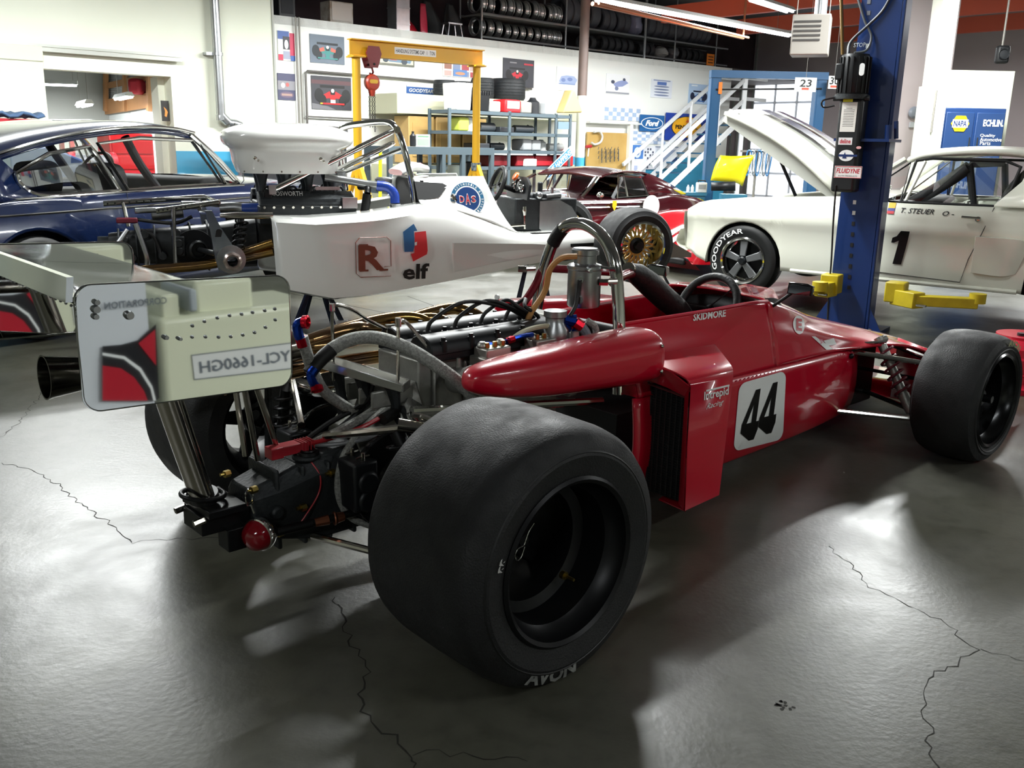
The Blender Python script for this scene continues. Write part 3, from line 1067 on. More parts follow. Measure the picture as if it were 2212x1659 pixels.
rpart('duct_core', rb().box((1.06, -0.43, 0.555), (0.02, 0.24, 0.1)), BLKPAINT)

# ---- markings -------------------------------------------------------

def draped(name, poly, fn, mat, parent, res=0.02):
 """flat outline (x,y) filled and laid over a surface by fn"""
 bm = bmesh.new()
 f = bm.faces.new([bm.verts.new((p[0], p[1], 0)) for p in poly])
 bmesh.ops.triangulate(bm, faces=[f])
 for _ in range(3):
  es = [e for e in bm.edges if e.calc_length() > res]
  if not es:
   break
  bmesh.ops.subdivide_edges(bm, edges=es, cuts=1)
  bmesh.ops.triangulate(bm, faces=bm.faces)
 bm.verts.index_update()
 pts = [fn(v.co.x, v.co.y) for v in bm.verts]
 fs = [tuple(v.index for v in f.verts) for f in bm.faces]
 bm.free()
 b = MB(True)
 b.add(pts, fs)
 return b.build(name, mat, parent, keep_normals=True, angle=80)

from mathutils.bvhtree import BVHTree
SKIN = rb()
for q_ in (tub, nb, POD, SIDE):
 SKIN.add(q_.v, q_.f)
SKINT = BVHTree.FromPolygons([tuple(p) for p in SKIN.v], SKIN.f)
EYEC = CAM - CAR0
EYEC = Vector((EYEC.dot(CD), EYEC.dot(CR), EYEC.z))

def on_skin(x, y, off=0.003):
 """bodywork point that shows at photo pixel (x, y), lifted off the paint"""
 d = ray(x, y)
 d = Vector((d.dot(CD), d.dot(CR), d.z)).normalized()
 hit, nrm, _, _ = SKINT.ray_cast(EYEC, d)
 if hit is None:
  return Vector((0, 0, -1))
 if nrm.dot(d) > 0:
  nrm = -nrm
 return hit + nrm * off

def quad_map(c, off):
 """(x, y) in -0.5..0.5 (y up) to the skin, through four photo corners TL TR BR BL"""
 def f(x, y):
  a, b = x + 0.5, 0.5 - y
  px = [(c[0][k] * (1 - a) + c[1][k] * a) * (1 - b) + (c[3][k] * (1 - a) + c[2][k] * a) * b for k in (0, 1)]
  return on_skin(px[0], px[1], off)
 return f

QN = quad_map(((1596, 829), (1697, 800), (1690, 948), (1583, 975)), 0.0025)
np_ = draped('number_panel', rrect(1.0, 1.0, 0.13, 6), QN, WHITE, car, 0.09)
QF = quad_map(((1596, 829), (1697, 800), (1690, 948), (1583, 975)), 0.0042)
for x0, y0 in ((-0.19, -0.03), (0.17, 0.0)):
 for pl_ in ([(-0.2, -0.22), (0.02, -0.22), (0.02, -0.36), (0.13, -0.36), (0.13, -0.22), (0.19, -0.22), (0.19, -0.10), (-0.2, -0.10)], [(0.02, -0.10), (0.13, -0.10), (0.13, 0.37), (0.02, 0.37)], [(-0.2, -0.10), (-0.09, -0.10), (0.02, 0.16), (0.02, 0.37)]):
  draped('numeral', pl_, lambda x, y, x0=x0, y0=y0: QF(x * 0.9 + x0 + y * 0.10, y + y0), BLKPRINT, np_, 0.2)

def skin_text(name, s, c, mat, **k):
 q_ = quad_map(c, 0.003)
 text(name, s, 0.1, (0, 0, 0), (1, 0, 0), (0, 1, 0), mat, car, flip=True, fit=(1.0, 1.0), fn=q_, cuts=0.3, **k)

skin_text('driver_name', 'SKIDMORE', ((1496, 678), (1567, 668), (1567, 684), (1496, 694)), WHITE, shear=0.1, bold=0.003)
skin_text('team_name', 'Intrepid', ((1520, 846), (1573, 834), (1572, 857), (1519, 870)), WHITE, bold=0.002)
skin_text('team_name', 'Racing', ((1526, 872), (1563, 861), (1560, 876), (1523, 888)), WHITE, shear=0.35)
draped('team_name_bar', [(-0.5, -0.5), (0.5, -0.5), (0.5, 0.5), (-0.5, 0.5)], quad_map(((1524, 842), (1574, 830), (1574, 834), (1524, 846)), 0.003), WHITE, car, 0.3)
QE = quad_map(((1712, 680), (1737, 684), (1737, 724), (1712, 720)), 0.0025)
de = draped('decal_disc', ngon(0.5, 28), QE, WHITE, car, 0.2)
QE2 = quad_map(((1712, 680), (1737, 684), (1737, 724), (1712, 720)), 0.004)
text('decal_letter', 'E', 0.1, (0, 0, 0), (1, 0, 0), (0, 1, 0), M('red_print', 'c01830', 0.4), de, flip=True, bold=0.004, fit=(0.5, 0.66), fn=QE2, cuts=0.2)
for c, m_ in ((((1752, 727), (1760, 727), (1800, 755), (1784, 756)), WHITE), (((1778, 736), (1800, 731), (1806, 744), (1786, 748)), WHITE), (((1764, 734), (1775, 733), (1782, 744), (1772, 746)), M('pink_print', 'd88a98', 0.4))):
 draped('nose_sticker', [(-0.5, -0.5), (0.5, -0.5), (0.5, 0.5), (-0.5, 0.5)], quad_map(c, 0.0025), m_, car, 0.3)

# ---- roll hoop, brace, headrest --------------------------------------
hoop = rb().tube([(0.86, 0.215, 0.42), (0.862, 0.205, 0.60), (0.864, 0.188, 0.74), (0.866, 0.165, 0.84), (0.867, 0.115, 0.915), (0.868, 0.03, 0.953), (0.868, -0.05, 0.945), (0.868, -0.105, 0.90), (0.868, -0.145, 0.82), (0.868, -0.168, 0.74), (0.866, -0.195, 0.60), (0.86, -0.215, 0.42)], 0.0205, 16, k=8)
rpart('roll_hoop', hoop, CHROME)
b = rb().tube([(0.868, -0.075, 0.932), (0.868, -0.10, 0.905), (0.868, -0.118, 0.878)], 0.0235, 12)
rpart('hoop_tape', b, LEATHER)
b = rb()
for v, w in ((0.20, 0.79), (-0.175, 0.79)):
 b.cyl((0.84, v, w), (0.79, v - 0.02, w), 0.009, n=10)
 b.cyl((0.80, v, w), (0.78, v - 0.02, w), 0.012, n=6)
rpart('hoop_bolts', b, NICKEL)
b = rb().tube([(0.87, 0.16, 0.78), (0.95, 0.10, 0.775), (1.10, 0.03, 0.775), (1.16, 0.0, 0.765)], 0.017, 12)
b.tube([(0.868, -0.165, 0.79), (0.80, -0.16, 0.70), (0.62, -0.15, 0.55)], 0.014, 10)
b.tube([(0.868, -0.165, 0.79), (0.95, -0.10, 0.785), (1.08, -0.02, 0.775)], 0.014, 10)
rpart('hoop_brace', b, M('maroon_tube', '7a0f22', 0.3, 0.2, coat=0.6))
pad = rb().tube([(1.12, 0.015, 0.785), (1.19, -0.005, 0.760), (1.28, -0.02, 0.715), (1.38, -0.03, 0.655), (1.48, -0.04, 0.60), (1.55, -0.05, 0.55)], [0.022, 0.040, 0.046, 0.046, 0.044, 0.04], 14, k=6)
rpart('padded_brace', pad, LEATHER)
b = rb().tube([(1.105, 0.02, 0.79), (1.118, 0.016, 0.786)], 0.024, 12, smooth=False)
rpart('brace_collar', b, NICKEL)

# ---- catch tank and swirl pot -----------------------------------------
tk = (0.765, 0.13, 0)
tank = rb().lathe([(0.0, 0.708), (0.050, 0.708), (0.053, 0.714), (0.053, 0.825), (0.056, 0.828), (0.056, 0.838), (0.05, 0.842), (0.036, 0.846), (0.036, 0.870), (0.044, 0.873), (0.044, 0.888), (0.038, 0.893), (0, 0.893)], tk, (0, 0, 1), 28)
t_ = rpart('catch_tank', tank, ALU)
b = rb()
for a in (0.4, 2.6):
 d_ = Vector((-math.cos(a) * 0.3, math.sin(a), 0)).normalized()
 p = Vector((0.765, 0.13, 0.832)) + d_ * 0.05
 b.cyl(p, p + d_ * 0.03, 0.010, 0.007, 8).cyl(p + d_ * 0.03, p + d_ * 0.05, 0.008, 0.006, 6)
for w in (0.735, 0.80):
 b.cyl((0.722, 0.155, w), (0.712, 0.162, w), 0.011, 0.011, 12)
split_build(b, 'tank_fitting', ALUP, t_)
b = rb().lathe([(0.0, 0.58), (0.036, 0.58), (0.044, 0.60), (0.044, 0.655), (0.030, 0.675), (0.030, 0.690), (0.036, 0.694), (0.036, 0.712), (0, 0.716)], (0.62, 0.15, 0), (0, 0, 1), 24)
rpart('swirl_pot', b, ALU)
b = rb().tube([(0.70, 0.155, 0.873), (0.66, 0.13, 0.868), (0.64, 0.10, 0.83), (0.64, 0.08, 0.76), (0.60, 0.06, 0.69), (0.58, 0.05, 0.62)], 0.0095, 8)
rpart('breather_hose', b, M('tan_hose', 'c08a4e', 0.5))
b = rb().tube([(0.705, 0.165, 0.80), (0.70, 0.165, 0.76), (0.68, 0.17, 0.71), (0.62, 0.16, 0.66), (0.55, 0.12, 0.65), (0.5, 0.06, 0.655)], 0.0065, 8)
rpart('vent_hose', b, BLACK)

# ---- engine ----------------------------------------------------------
blk = rb().box((0.42, -0.01, 0.46), (0.56, 0.20, 0.30))
blk.box((0.42, -0.01, 0.235), (0.56, 0.24, 0.17), taper=0.85)
for i in range(5):
 blk.box((0.19 + i * 0.115, 0.098, 0.52), (0.010, 0.012, 0.14))
en = rpart('engine_block', blk, CASTA, bevel=0.008)
b = rb().box((0.42, -0.01, 0.615), (0.52, 0.255, 0.022))
b.build('head_gasket_deck', BLKPAINT, en, bevel=0.003)
cc = rb()
for v in (-0.085, 0.068):
 pr = [(-0.055, 0), (-0.052, 0.022), (-0.038, 0.040), (-0.014, 0.050), (0.014, 0.050), (0.038, 0.040), (0.052, 0.022), (0.055, 0)]
 cc.prism(pr, (0.165, v, 0.624), (0, 1, 0), (0, 0, 1), 0.51)
cc.box((0.42, -0.01, 0.635), (0.51, 0.06, 0.02))
cv_ = cc.build('cam_cover', BLKPAINT, en, bevel=0.003)
b = rb()
for i in range(5):
 u = 0.21 + i * 0.102
 for v in (-0.13, -0.008, 0.115):
  b.cyl((u, v, 0.63), (u, v, 0.662 if abs(v + .008) > .02 else 0.66), 0.012, 0.010, 10)
  b.cyl((u, v, 0.655), (u, v, 0.672), 0.007, 0.007, 6)
split_build(b, 'cover_bolt', DARKM, cv_)
b = rb()
for i in range(4):
 u = 0.245 + i * 0.102
 b.box((u, -0.008, 0.655), (0.02, 0.02, 0.026))
split_build(b, 'plug_cap', BLACK, cv_, bevel=0.004)
for i, (k, e) in enumerate(((0.0, 0.65), (0.01, 0.62), (0.02, 0.60), (0.03, 0.57))):
 u = 0.245 + i * 0.102
 ld = rb().tube([(u, -0.008, 0.665), (u + 0.02, -0.002, 0.70), (u + 0.07 + (3 - i) * 0.02, 0.01, 0.728 + (3 - i) * 0.005), (0.52 + i * 0.02, 0.02 + i * 0.012, 0.715), (0.60 + k, 0.03 + i * 0.012, 0.675), (e + 0.02, 0.03 + i * 0.01, 0.63)], 0.0062, 8)
 rpart('plug_lead', ld, BLACK)
b = rb().tube([(0.30, -0.01, 0.72), (0.306, -0.01, 0.72)], 0.009, 8, smooth=False).tube([(0.50, 0.01, 0.745), (0.506, 0.01, 0.745)], 0.009, 8, smooth=False)
rpart('lead_clips', b, WHITE)
fc_ = rb().box((0.715, 0.0, 0.53), (0.04, 0.30, 0.22)).box((0.705, 0.0, 0.655), (0.07, 0.20, 0.045))
fc_.lathe([(0, 0.0), (0.075, 0.0), (0.075, 0.02), (0.06, 0.03), (0, 0.03)], (0.735, 0.06, 0.56), (1, 0, 0), 24)
rpart('timing_cover', fc_, CASTA, bevel=0.008)
# carburettors on the right side
cbt = rb()
for i in range(2):
 u = 0.36 + i * 0.20
 cbt.box((u, 0.155, 0.575), (0.115, 0.075, 0.07)).box((u, 0.155, 0.62), (0.095, 0.06, 0.03))
 for q in (-0.035, 0.035):
  cbt.cyl((u + q, 0.115, 0.565), (u + q, 0.20, 0.585), 0.023, 0.026, 14)
  cbt.lathe([(0, 0), (0.016, 0), (0.016, 0.012), (0.008, 0.018), (0, 0.018)], (u + q, 0.15, 0.633), (0, 0, 1), 12)
rpart('carburettor', cbt, M('carb_alloy', 'a8a7a0', 0.4, 0.7), bevel=0.005)
b = rb()
for i in range(2):
 u = 0.36 + i * 0.20
 for q in (-0.03, 0.0, 0.03):
  b.cyl((u + q, 0.165, 0.634), (u + q, 0.165, 0.65), 0.008, 0.007, 6)
split_build(b, 'carb_jet', BRASS, car)
b = rb().cyl((0.245, 0.125, 0.545), (0.245, 0.22, 0.56), 0.038, 0.040, 20).cyl((0.245, 0.20, 0.556), (0.245, 0.21, 0.558), 0.046, 0.046, 20)
b.cyl((0.245, 0.14, 0.58), (0.245, 0.14, 0.612), 0.009, 0.006, 8)
rpart('throttle_body', b, CASTA)
# blue and red hose unions, braided lines along the head
b = rb().tube([(0.335, 0.12, 0.637), (0.39, 0.135, 0.632), (0.43, 0.14, 0.637)], 0.0085, 8).tube([(0.43, 0.16, 0.648), (0.47, 0.165, 0.652), (0.51, 0.165, 0.652)], 0.0075, 8)
b.tube([(0.62, 0.17, 0.66), (0.66, 0.17, 0.655)], 0.014, 8, smooth=False).tube([(0.70, 0.16, 0.64), (0.70, 0.15, 0.69)], 0.011, 8, smooth=False)
b.tube([(0.645, 0.165, 0.683), (0.672, 0.185, 0.675)], 0.016, 8, smooth=False)
rpart('blue_unions', b, BLUAN)
b = rb().tube([(0.43, 0.14, 0.637), (0.45, 0.142, 0.643)], 0.0105, 6, smooth=False).tube([(0.42, 0.16, 0.645), (0.438, 0.162, 0.648)], 0.010, 6, smooth=False)
b.tube([(0.66, 0.155, 0.658), (0.685, 0.16, 0.658)], 0.011, 6, smooth=False).tube([(0.672, 0.185, 0.675), (0.69, 0.198, 0.66)], 0.018, 8, smooth=False)
rpart('red_unions', b, REDAN)
b = rb().tube([(0.45, 0.142, 0.643), (0.50, 0.145, 0.662), (0.57, 0.15, 0.668), (0.66, 0.155, 0.658)], 0.008, 8)
rpart('fuel_line', b, M('clear_hose', 'b8b498', 0.3))
b = rb().tube([(0.69, 0.198, 0.66), (0.70, 0.21, 0.635), (0.71, 0.215, 0.58), (0.70, 0.21, 0.50)], 0.015, 10)
rpart('water_hose', b, M('grey_hose', '7c7f88', 0.35))
b = rb().tube([(0.72, 0.19, 0.675), (0.745, 0.205, 0.65), (0.74, 0.21, 0.59), (0.72, 0.20, 0.54)], 0.011, 8)
rpart('braided_line', b, BRAID)

# ---- exhaust headers on the left, tail pipe ------------------------------
for i in range(4):
 u0 = 0.30 + i * 0.105
 p = rb().tube([(u0, -0.11, 0.575), (u0 + 0.005, -0.17, 0.60 + 0.018 * (i % 2)), (u0 - 0.03, -0.215, 0.635 + 0.02 * (i % 2)), (u0 - 0.12, -0.225 - 0.012 * i, 0.648 + 0.018 * (i % 2)), (0.12, -0.215 - 0.02 * (i % 2), 0.655 - 0.035 * (i // 2)), (-0.02, -0.22, 0.636 - 0.02 * (i // 2)), (-0.08, -0.22, 0.625)], 0.0205, 12)
 rpart('exhaust_header', p, GOLDPIPE)
b = rb().tube([(-0.06, -0.22, 0.626), (-0.12, -0.22, 0.622), (-0.22, -0.22, 0.622), (-0.40, -0.215, 0.625), (-0.56, -0.21, 0.632)], [0.045, 0.043, 0.032, 0.03, 0.03], 16)
b.tube([(-0.56, -0.21, 0.632), (-0.60, -0.21, 0.636)], 0.036, 16, smooth=False)
rpart('exhaust_collector', b, M('steel_pipe', '9c958c', 0.14, 1.0))
b = rb().lathe([(0.030, 0.0), (0.052, 0.16), (0.055, 0.17), (0.051, 0.17), (0.03, 0.02)], (-0.58, -0.21, 0.634), (-1, 0.0, 0.03), 28)
rpart('tail_pipe', b, M('dark_steel', '5c5a56', 0.16, 1.0))
b = rb().tube([(0.35, -0.215, 0.55), (0.15, -0.22, 0.555), (-0.1, -0.22, 0.55), (-0.3, -0.21, 0.54)], 0.022, 12)
rpart('lower_pipe', b, GOLDPIPE)

# ---- bellhousing, gearbox, brakes -----------------------------------------
bh = rb().loft([[(0.14, v, w) for v, w in ((-0.15, 0.16), (0.15, 0.16), (0.15, 0.42), (0.08, 0.55), (-0.08, 0.55), (-0.15, 0.42))], [(0.02, v, w) for v, w in ((-0.11, 0.17), (0.11, 0.17), (0.11, 0.40), (0.07, 0.50), (-0.07, 0.50), (-0.11, 0.40))], [(-0.06, v, w) for v, w in ((-0.09, 0.18), (0.09, 0.18), (0.09, 0.38), (0.06, 0.43), (-0.06, 0.43), (-0.09, 0.38))]], 1, 1, closed_v=True, cap=True)
for i in range(4):
 bh.box((0.05, -0.09 + i * 0.06, 0.52), (0.14, 0.010, 0.05))
rpart('bellhousing', bh, CASTA, bevel=0.006)
gb = rb().loft([[(-0.05, v, w) for v, w in ((-0.10, 0.17), (0.10, 0.17), (0.105, 0.36), (0.07, 0.41), (-0.07, 0.41), (-0.105, 0.36))], [(-0.20, v, w) for v, w in ((-0.10, 0.17), (0.10, 0.17), (0.10, 0.35), (0.065, 0.39), (-0.065, 0.39), (-0.10, 0.35))], [(-0.30, v, w) for v, w in ((-0.08, 0.19), (0.08, 0.19), (0.08, 0.32), (0.055, 0.355), (-0.055, 0.355), (-0.08, 0.32))], [(-0.37, v, w) for v, w in ((-0.07, 0.2), (0.07, 0.2), (0.07, 0.31), (0.05, 0.335), (-0.05, 0.335), (-0.07, 0.31))]], 1, 1, closed_v=True, cap=True)
for i in range(4):
 gb.box((-0.09 - i * 0.07, 0.0, 0.27), (0.012, 0.215 - i * 0.02, 0.22))
gb.cyl((-0.20, 0.05, 0.385), (-0.20, 0.05, 0.40), 0.04, 0.036, 20)
gb.cyl((-0.31, 0.06, 0.27), (-0.31, 0.095, 0.27), 0.02, 0.018, 12)
gbo = rpart('gearbox', gb, CASTM, bevel=0.008)
b = rb()
for u, v, w in ((-0.36, 0.075, 0.345), (-0.36, -0.075, 0.345), (-0.24, 0.105, 0.275), (-0.40, 0.05, 0.205), (-0.30, 0.09, 0.215), (-0.15, 0.105, 0.35)):
 b.cyl((u, v, w), (u - 0.016, v + 0.003, w), 0.010, 0.010, 6).cyl((u - 0.016, v, w), (u - 0.026, v, w), 0.005, 0.005, 8)
split_build(b, 'stud', BRASS, gbo)
b = rb().cyl((-0.20, 0.06, 0.40), (-0.20, 0.06, 0.408), 0.03, 0.028, 18)
b.torus((-0.20, 0.06, 0.41), (0, 0, 1), 0.018, 0.003, 20, 6)
b.build('filler_cap', DARKM, gbo)
tb = rb().box((-0.43, 0.0, 0.27), (0.14, 0.11, 0.05)).box((-0.44, 0, 0.305), (0.10, 0.16, 0.02)).box((-0.40, 0.05, 0.225), (0.09, 0.06, 0.06))
tb.torus((-0.468, 0.0, 0.335), (0.12, 0, 1), 0.052, 0.007, 28, 8)
rpart('tail_bracket', tb, DARKM, bevel=0.006)
b = rb()
for v in (-0.055, 0.055):
 b.cyl((-0.49, v, 0.29), (-0.52, v, 0.285), 0.009, 0.009, 6)
rpart('bracket_bolts', b, NICKEL)
b = rb()
for i in range(2):
 b.torus((-0.385, 0.085, 0.328 + i * 0.006), (0.4, 0.6, 0.1), 0.018, 0.0022, 20, 6)
b.cyl((-0.385, 0.092, 0.312), (-0.38, 0.095, 0.29), 0.003, n=6)
rpart('wire_loop', b, CHROME)
for s in (1, -1):
 dv = 0.165 * s
 dsk = rb().lathe([(0.06, -0.012), (0.135, -0.012), (0.137, -0.008), (0.137, 0.008), (0.135, 0.012), (0.06, 0.012)], (0.0, dv, 0.315), (0, 1, 0), 48, closed=True)
 dk = rpart('brake_disc', dsk, M('brake_iron', '2b2c2e', 0.3, 0.8))
 b = rb()
 for i in range(40):
  a = 2 * PI * i / 40
  b.box((0.1372 * math.cos(a), dv, 0.315 + 0.1372 * math.sin(a)), (0.003, 0.008, 0.011), Matrix.Rotation(-a, 3, 'Y'))
 b.build('disc_vents', BLACK, dk)['kind'] = 'stuff'
 cal = rb().box((-0.115, dv, 0.33), (0.075, 0.085, 0.135)).cyl((-0.11, dv - 0.05, 0.34), (-0.11, dv + 0.05, 0.34), 0.032, n=18).cyl((-0.11, dv - 0.05, 0.29), (-0.11, dv + 0.05, 0.29), 0.032, n=18)
 ca = rpart('brake_caliper', cal, BLKPAINT, bevel=0.008)
 b = rb()
 for q in (-0.025, 0.025):
  b.cyl((-0.115, dv + q, 0.397), (-0.115, dv + q, 0.418), 0.006, 0.005, 8).cyl((-0.115 - 0.02, dv + q, 0.406), (-0.115 + 0.02, dv + q, 0.408), 0.003, n=6)
 split_build(b, 'bleed_fitting', NICKEL, ca)
 # drive shaft and uprights
 b = rb().cyl((0, 0.19 * s, 0.315), (0, 0.50 * s, 0.312), 0.018, n=14).cyl((0, 0.19 * s, 0.315), (0, 0.25 * s, 0.314), 0.045, 0.04, 18)
 rpart('drive_shaft', b, DARKM)
 b = rb().box((0.0, 0.50 * s, 0.32), (0.07, 0.05, 0.30), taper=0.7)
 rpart('rear_upright', b, CASTM, bevel=0.01)
 b = rb().tube([(-0.02, 0.10 * s, 0.17), (-0.03, 0.48 * s, 0.17)], 0.011, 10, smooth=False).tube([(-0.22, 0.10 * s, 0.185), (-0.05, 0.48 * s, 0.17)], 0.010, 10, smooth=False)
 b.tube([(0.06, 0.10 * s, 0.47), (0.01, 0.48 * s, 0.475)], 0.012, 10, smooth=False)
 b.tube([(-0.15, 0.06 * s, 0.44), (-0.04, 0.30 * s, 0.50), (-0.02, 0.48 * s, 0.48)], 0.011, 8, smooth=False)
 rpart('rear_link', b, NICKEL)
 b = rb().tube([(0.05, 0.18 * s, 0.50), (0.75, 0.24 * s, 0.42)], 0.013, 10, smooth=False).tube([(0.02, 0.42 * s, 0.20), (0.78, 0.25 * s, 0.20)], 0.013, 10, smooth=False)
 rpart('radius_rod', b, CHROME)
 pl2 = rb().loft([[(0.10, 0.10 * s, 0.515), (0.10, 0.16 * s, 0.505)], [(0.0, 0.20 * s, 0.495), (0.02, 0.27 * s, 0.48)], [(-0.02, 0.36 * s, 0.485), (0.03, 0.40 * s, 0.47)]], 3, 1)
 rpart('suspension_beam', pl2, ALUP, solid=0.03)
 b = rb().cyl((-0.03, 0.34 * s, 0.505), (-0.08, 0.30 * s, 0.515), 0.016, 0.018, 14).tube([(-0.02, 0.36 * s, 0.53), (-0.03, 0.33 * s, 0.535), (-0.05, 0.32 * s, 0.54)], 0.008, 8)
 rpart('spring_mount', b, NICKEL)
 # coil-over
 b = rb().cyl((-0.07, 0.28 * s, 0.49), (-0.02, 0.44 * s, 0.20), 0.02, n=14)
 co = rpart('rear_damper', b, DARKM)
 hel = [Vector((-0.07, 0.28 * s, 0.47)).lerp(Vector((-0.02, 0.43 * s, 0.23)), i / 60) + Vector((0.034 * math.cos(i * 0.75), 0.034 * math.sin(i * 0.75), 0)) for i in range(61)]
 rb().tube(hel, 0.005, 6, smooth=False).build('coil_spring', DARKM, co)

# ---- cables, plug, light ------------------------------------------------
b = rb().box((-0.235, 0.035, 0.418), (0.075, 0.040, 0.026)).box((-0.285, 0.035, 0.416), (0.035, 0.040, 0.03))
for i in range(5):
 b.box((-0.215 + i * 0.009, 0.035, 0.418), (0.004, 0.044, 0.030))
pl = rpart('battery_plug', b, M('red_plug', 'a8202c', 0.35), bevel=0.003)
b = rb().tube([(-0.20, 0.043, 0.42), (-0.13, 0.075, 0.435), (-0.06, 0.10, 0.455), (0.0, 0.10, 0.47)], 0.0062, 8)
rpart('red_cable', b, M('red_cable', 'b41825', 0.35))
b = rb().tube([(-0.20, 0.028, 0.415), (-0.13, 0.09, 0.42), (-0.06, 0.13, 0.432), (-0.02, 0.14, 0.44)], 0.006, 8)
rpart('grey_cable', b, M('grey_cable', '6d6f72', 0.4))
b = rb().tube([(-0.21, 0.052, 0.405), (-0.20, 0.075, 0.38), (-0.19, 0.10, 0.345), (-0.20, 0.105, 0.30), (-0.245, 0.11, 0.25), (-0.275, 0.105, 0.215)], 0.0022, 6)
rpart('lamp_wire', b, M('red_cable', 'b41825', 0.35))
b = rb().tube([(-0.16, 0.0, 0.40), (-0.10, 0.04, 0.435), (-0.02, 0.06, 0.47), (0.04, 0.05, 0.49)], 0.0125, 10)
rpart('braided_hose', b, BRAID)
b = rb().tube([(0.06, 0.08, 0.50), (-0.02, 0.09, 0.465), (-0.09, 0.11, 0.43), (-0.14, 0.125, 0.38), (-0.155, 0.13, 0.30), (-0.13, 0.14, 0.23), (-0.07, 0.16, 0.19)], 0.0095, 8)
rpart('braided_hose', b, BRAID)
b = rb().tube([(-0.18, -0.02, 0.40), (-0.10, 0.0, 0.45), (0.0, 0.03, 0.50), (0.02, 0.04, 0.55)], 0.008, 8).tube([(-0.12, 0.02, 0.42), (-0.05, 0.03, 0.46), (0.03, 0.02, 0.50)], 0.007, 8)
rpart('black_hose', b, BLACK)
b = rb().tube([(0.0, 0.115, 0.47), (0.05, 0.10, 0.475), (0.10, 0.08, 0.475)], 0.016, 10)
rpart('heat_sleeve', b, BLACK)
lp = Vector((-0.372, 0.10, 0.232))
ld_ = (-0.9, 0.35, -0.1)
b = rb().lathe([(0.0, 0.042), (0.014, 0.040), (0.031, 0.030), (0.039, 0.016), (0.042, 0.0)], lp, ld_, 28)
lamp = rpart('rain_light', b, M('red_lens', '9c0a1e', 0.12, 0, coat=0.5, trans=0.35))
rb().lathe([(0.042, -0.016), (0.045, -0.008), (0.045, 0.003), (0.040, 0.005)], lp, ld_, 28).build('chrome_ring', CHROME, lamp)
rb().lathe([(0.039, -0.016), (0.036, -0.03), (0.022, -0.036), (0.0, -0.036)], lp, ld_, 24).build('lamp_body', DARKM, lamp)
b = rb().cyl((-0.345, 0.105, 0.228), (-0.24, 0.14, 0.24), 0.012, n=14).cyl((-0.24, 0.14, 0.24), (-0.12, 0.17, 0.25), 0.010, n=12)
rpart('lamp_bracket', b, DARKM)
b = rb().cyl((-0.235, 0.142, 0.24), (-0.20, 0.152, 0.243), 0.011, 0.014, 10).cyl((-0.18, 0.158, 0.244), (-0.16, 0.162, 0.245), 0.015, 0.012, 12).torus((-0.185, 0.157, 0.244), (1, 0.3, 0), 0.016, 0.003, 16, 6)
rpart('pipe_union', b, M('copper_fitting', '9a6048', 0.35, 0.9))

# ---- rear wing -------------------------------------------------------------
for s in (1, -1):
 b = rb().prism(rrect(0.425, 0.235, 0.03, 6), (-0.635 if s > 0 else -0.66, 0.398 * s, 0.820), (0.9994, 0, -0.034), (0, 0, 1), 0.0035)
 ep = rpart('wing_end_plate', b, M('mirror_aluminium', 'd6d9d9', 0.025, 1.0))
 b = rb()
 b.tube([(p[0] * 0.425 / 0.425 - (0.635 if s > 0 else 0.66), 0.3963 * s, 0.820 + p[1] - p[0] * 0.034) for p in rrect(0.425, 0.235, 0.03, 6)], 0.0022, 6, closed=True, smooth=False)
 b.build('plate_edge', ALUP, ep)
 if s > 0:
  b = rb()
  for x, z, r in ((-0.178, 0.079, 0.008), (-0.176, 0.092, 0.006), (-0.18, 0.066, 0.006), (-0.12, 0.062, 0.009), (-0.055, 0.012, 0.005), (-0.028, 0.006, 0.004)):
   b.cyl((-0.635 + x, 0.3985, 0.820 + z), (-0.635 + x, 0.408, 0.820 + z), r, r * 0.8, 12)
  pts2 = [(-0.01, 0.026), (0.015, 0.032), (0.042, 0.036), (0.068, 0.038), (0.094, 0.038), (0.118, 0.039), (0.145, 0.040), (0.168, 0.041), (-0.012, 0.004), (0.015, 0.001), (0.042, -0.003), (0.068, -0.005), (0.094, -0.005), (0.12, -0.003), (0.145, 0.005), (0.168, 0.018)]
  for x, z in pts2:
   b.sphere((-0.625 + x, 0.3992, 0.822 + z), 0.0036, 8, 5)
  split_build(b, 'plate_rivet', ALU, ep)
ch = [(-0.86, 0.955), (-0.84, 0.972), (-0.78, 0.955), (-0.68, 0.905), (-0.56, 0.872), (-0.46, 0.862), (-0.435, 0.868), (-0.445, 0.884), (-0.50, 0.893), (-0.60, 0.905), (-0.70, 0.935), (-0.79, 0.972), (-0.84, 0.988)]
wg = rb()
prof = spline([Vector((a, b_, 0)) for a, b_ in [(-0.855, 0.915), (-0.80, 0.895), (-0.70, 0.862), (-0.58, 0.842), (-0.46, 0.845), (-0.435, 0.857), (-0.455, 0.872), (-0.56, 0.882), (-0.68, 0.895), (-0.79, 0.917), (-0.85, 0.924)]], 4, True)
n = len(prof)
wg.add([(p.x, v, p.y) for v in (-0.396, 0.396) for p in prof], [(i, (i + 1) % n, n + (i + 1) % n, n + i) for i in range(n)])
w_ = rpart('rear_wing', wg, ALUP)
b = rb().prism([(0, 0), (0.012, 0), (0.018, 0.045), (0.006, 0.045)], (-0.862, -0.396, 0.915), (1, 0, 0), (0, 0, 1), -0.792)
b.build('gurney_strip', ALUP, w_)
b = rb()
for i in range(26):
 b.sphere((-0.80, -0.37 + i * 0.0296, 0.9195), 0.003, 6, 4)
 b.sphere((-0.845, -0.37 + i * 0.0296, 0.905), 0.003, 6, 4)
b.build('wing_rivets', ALU, w_)['kind'] = 'stuff'
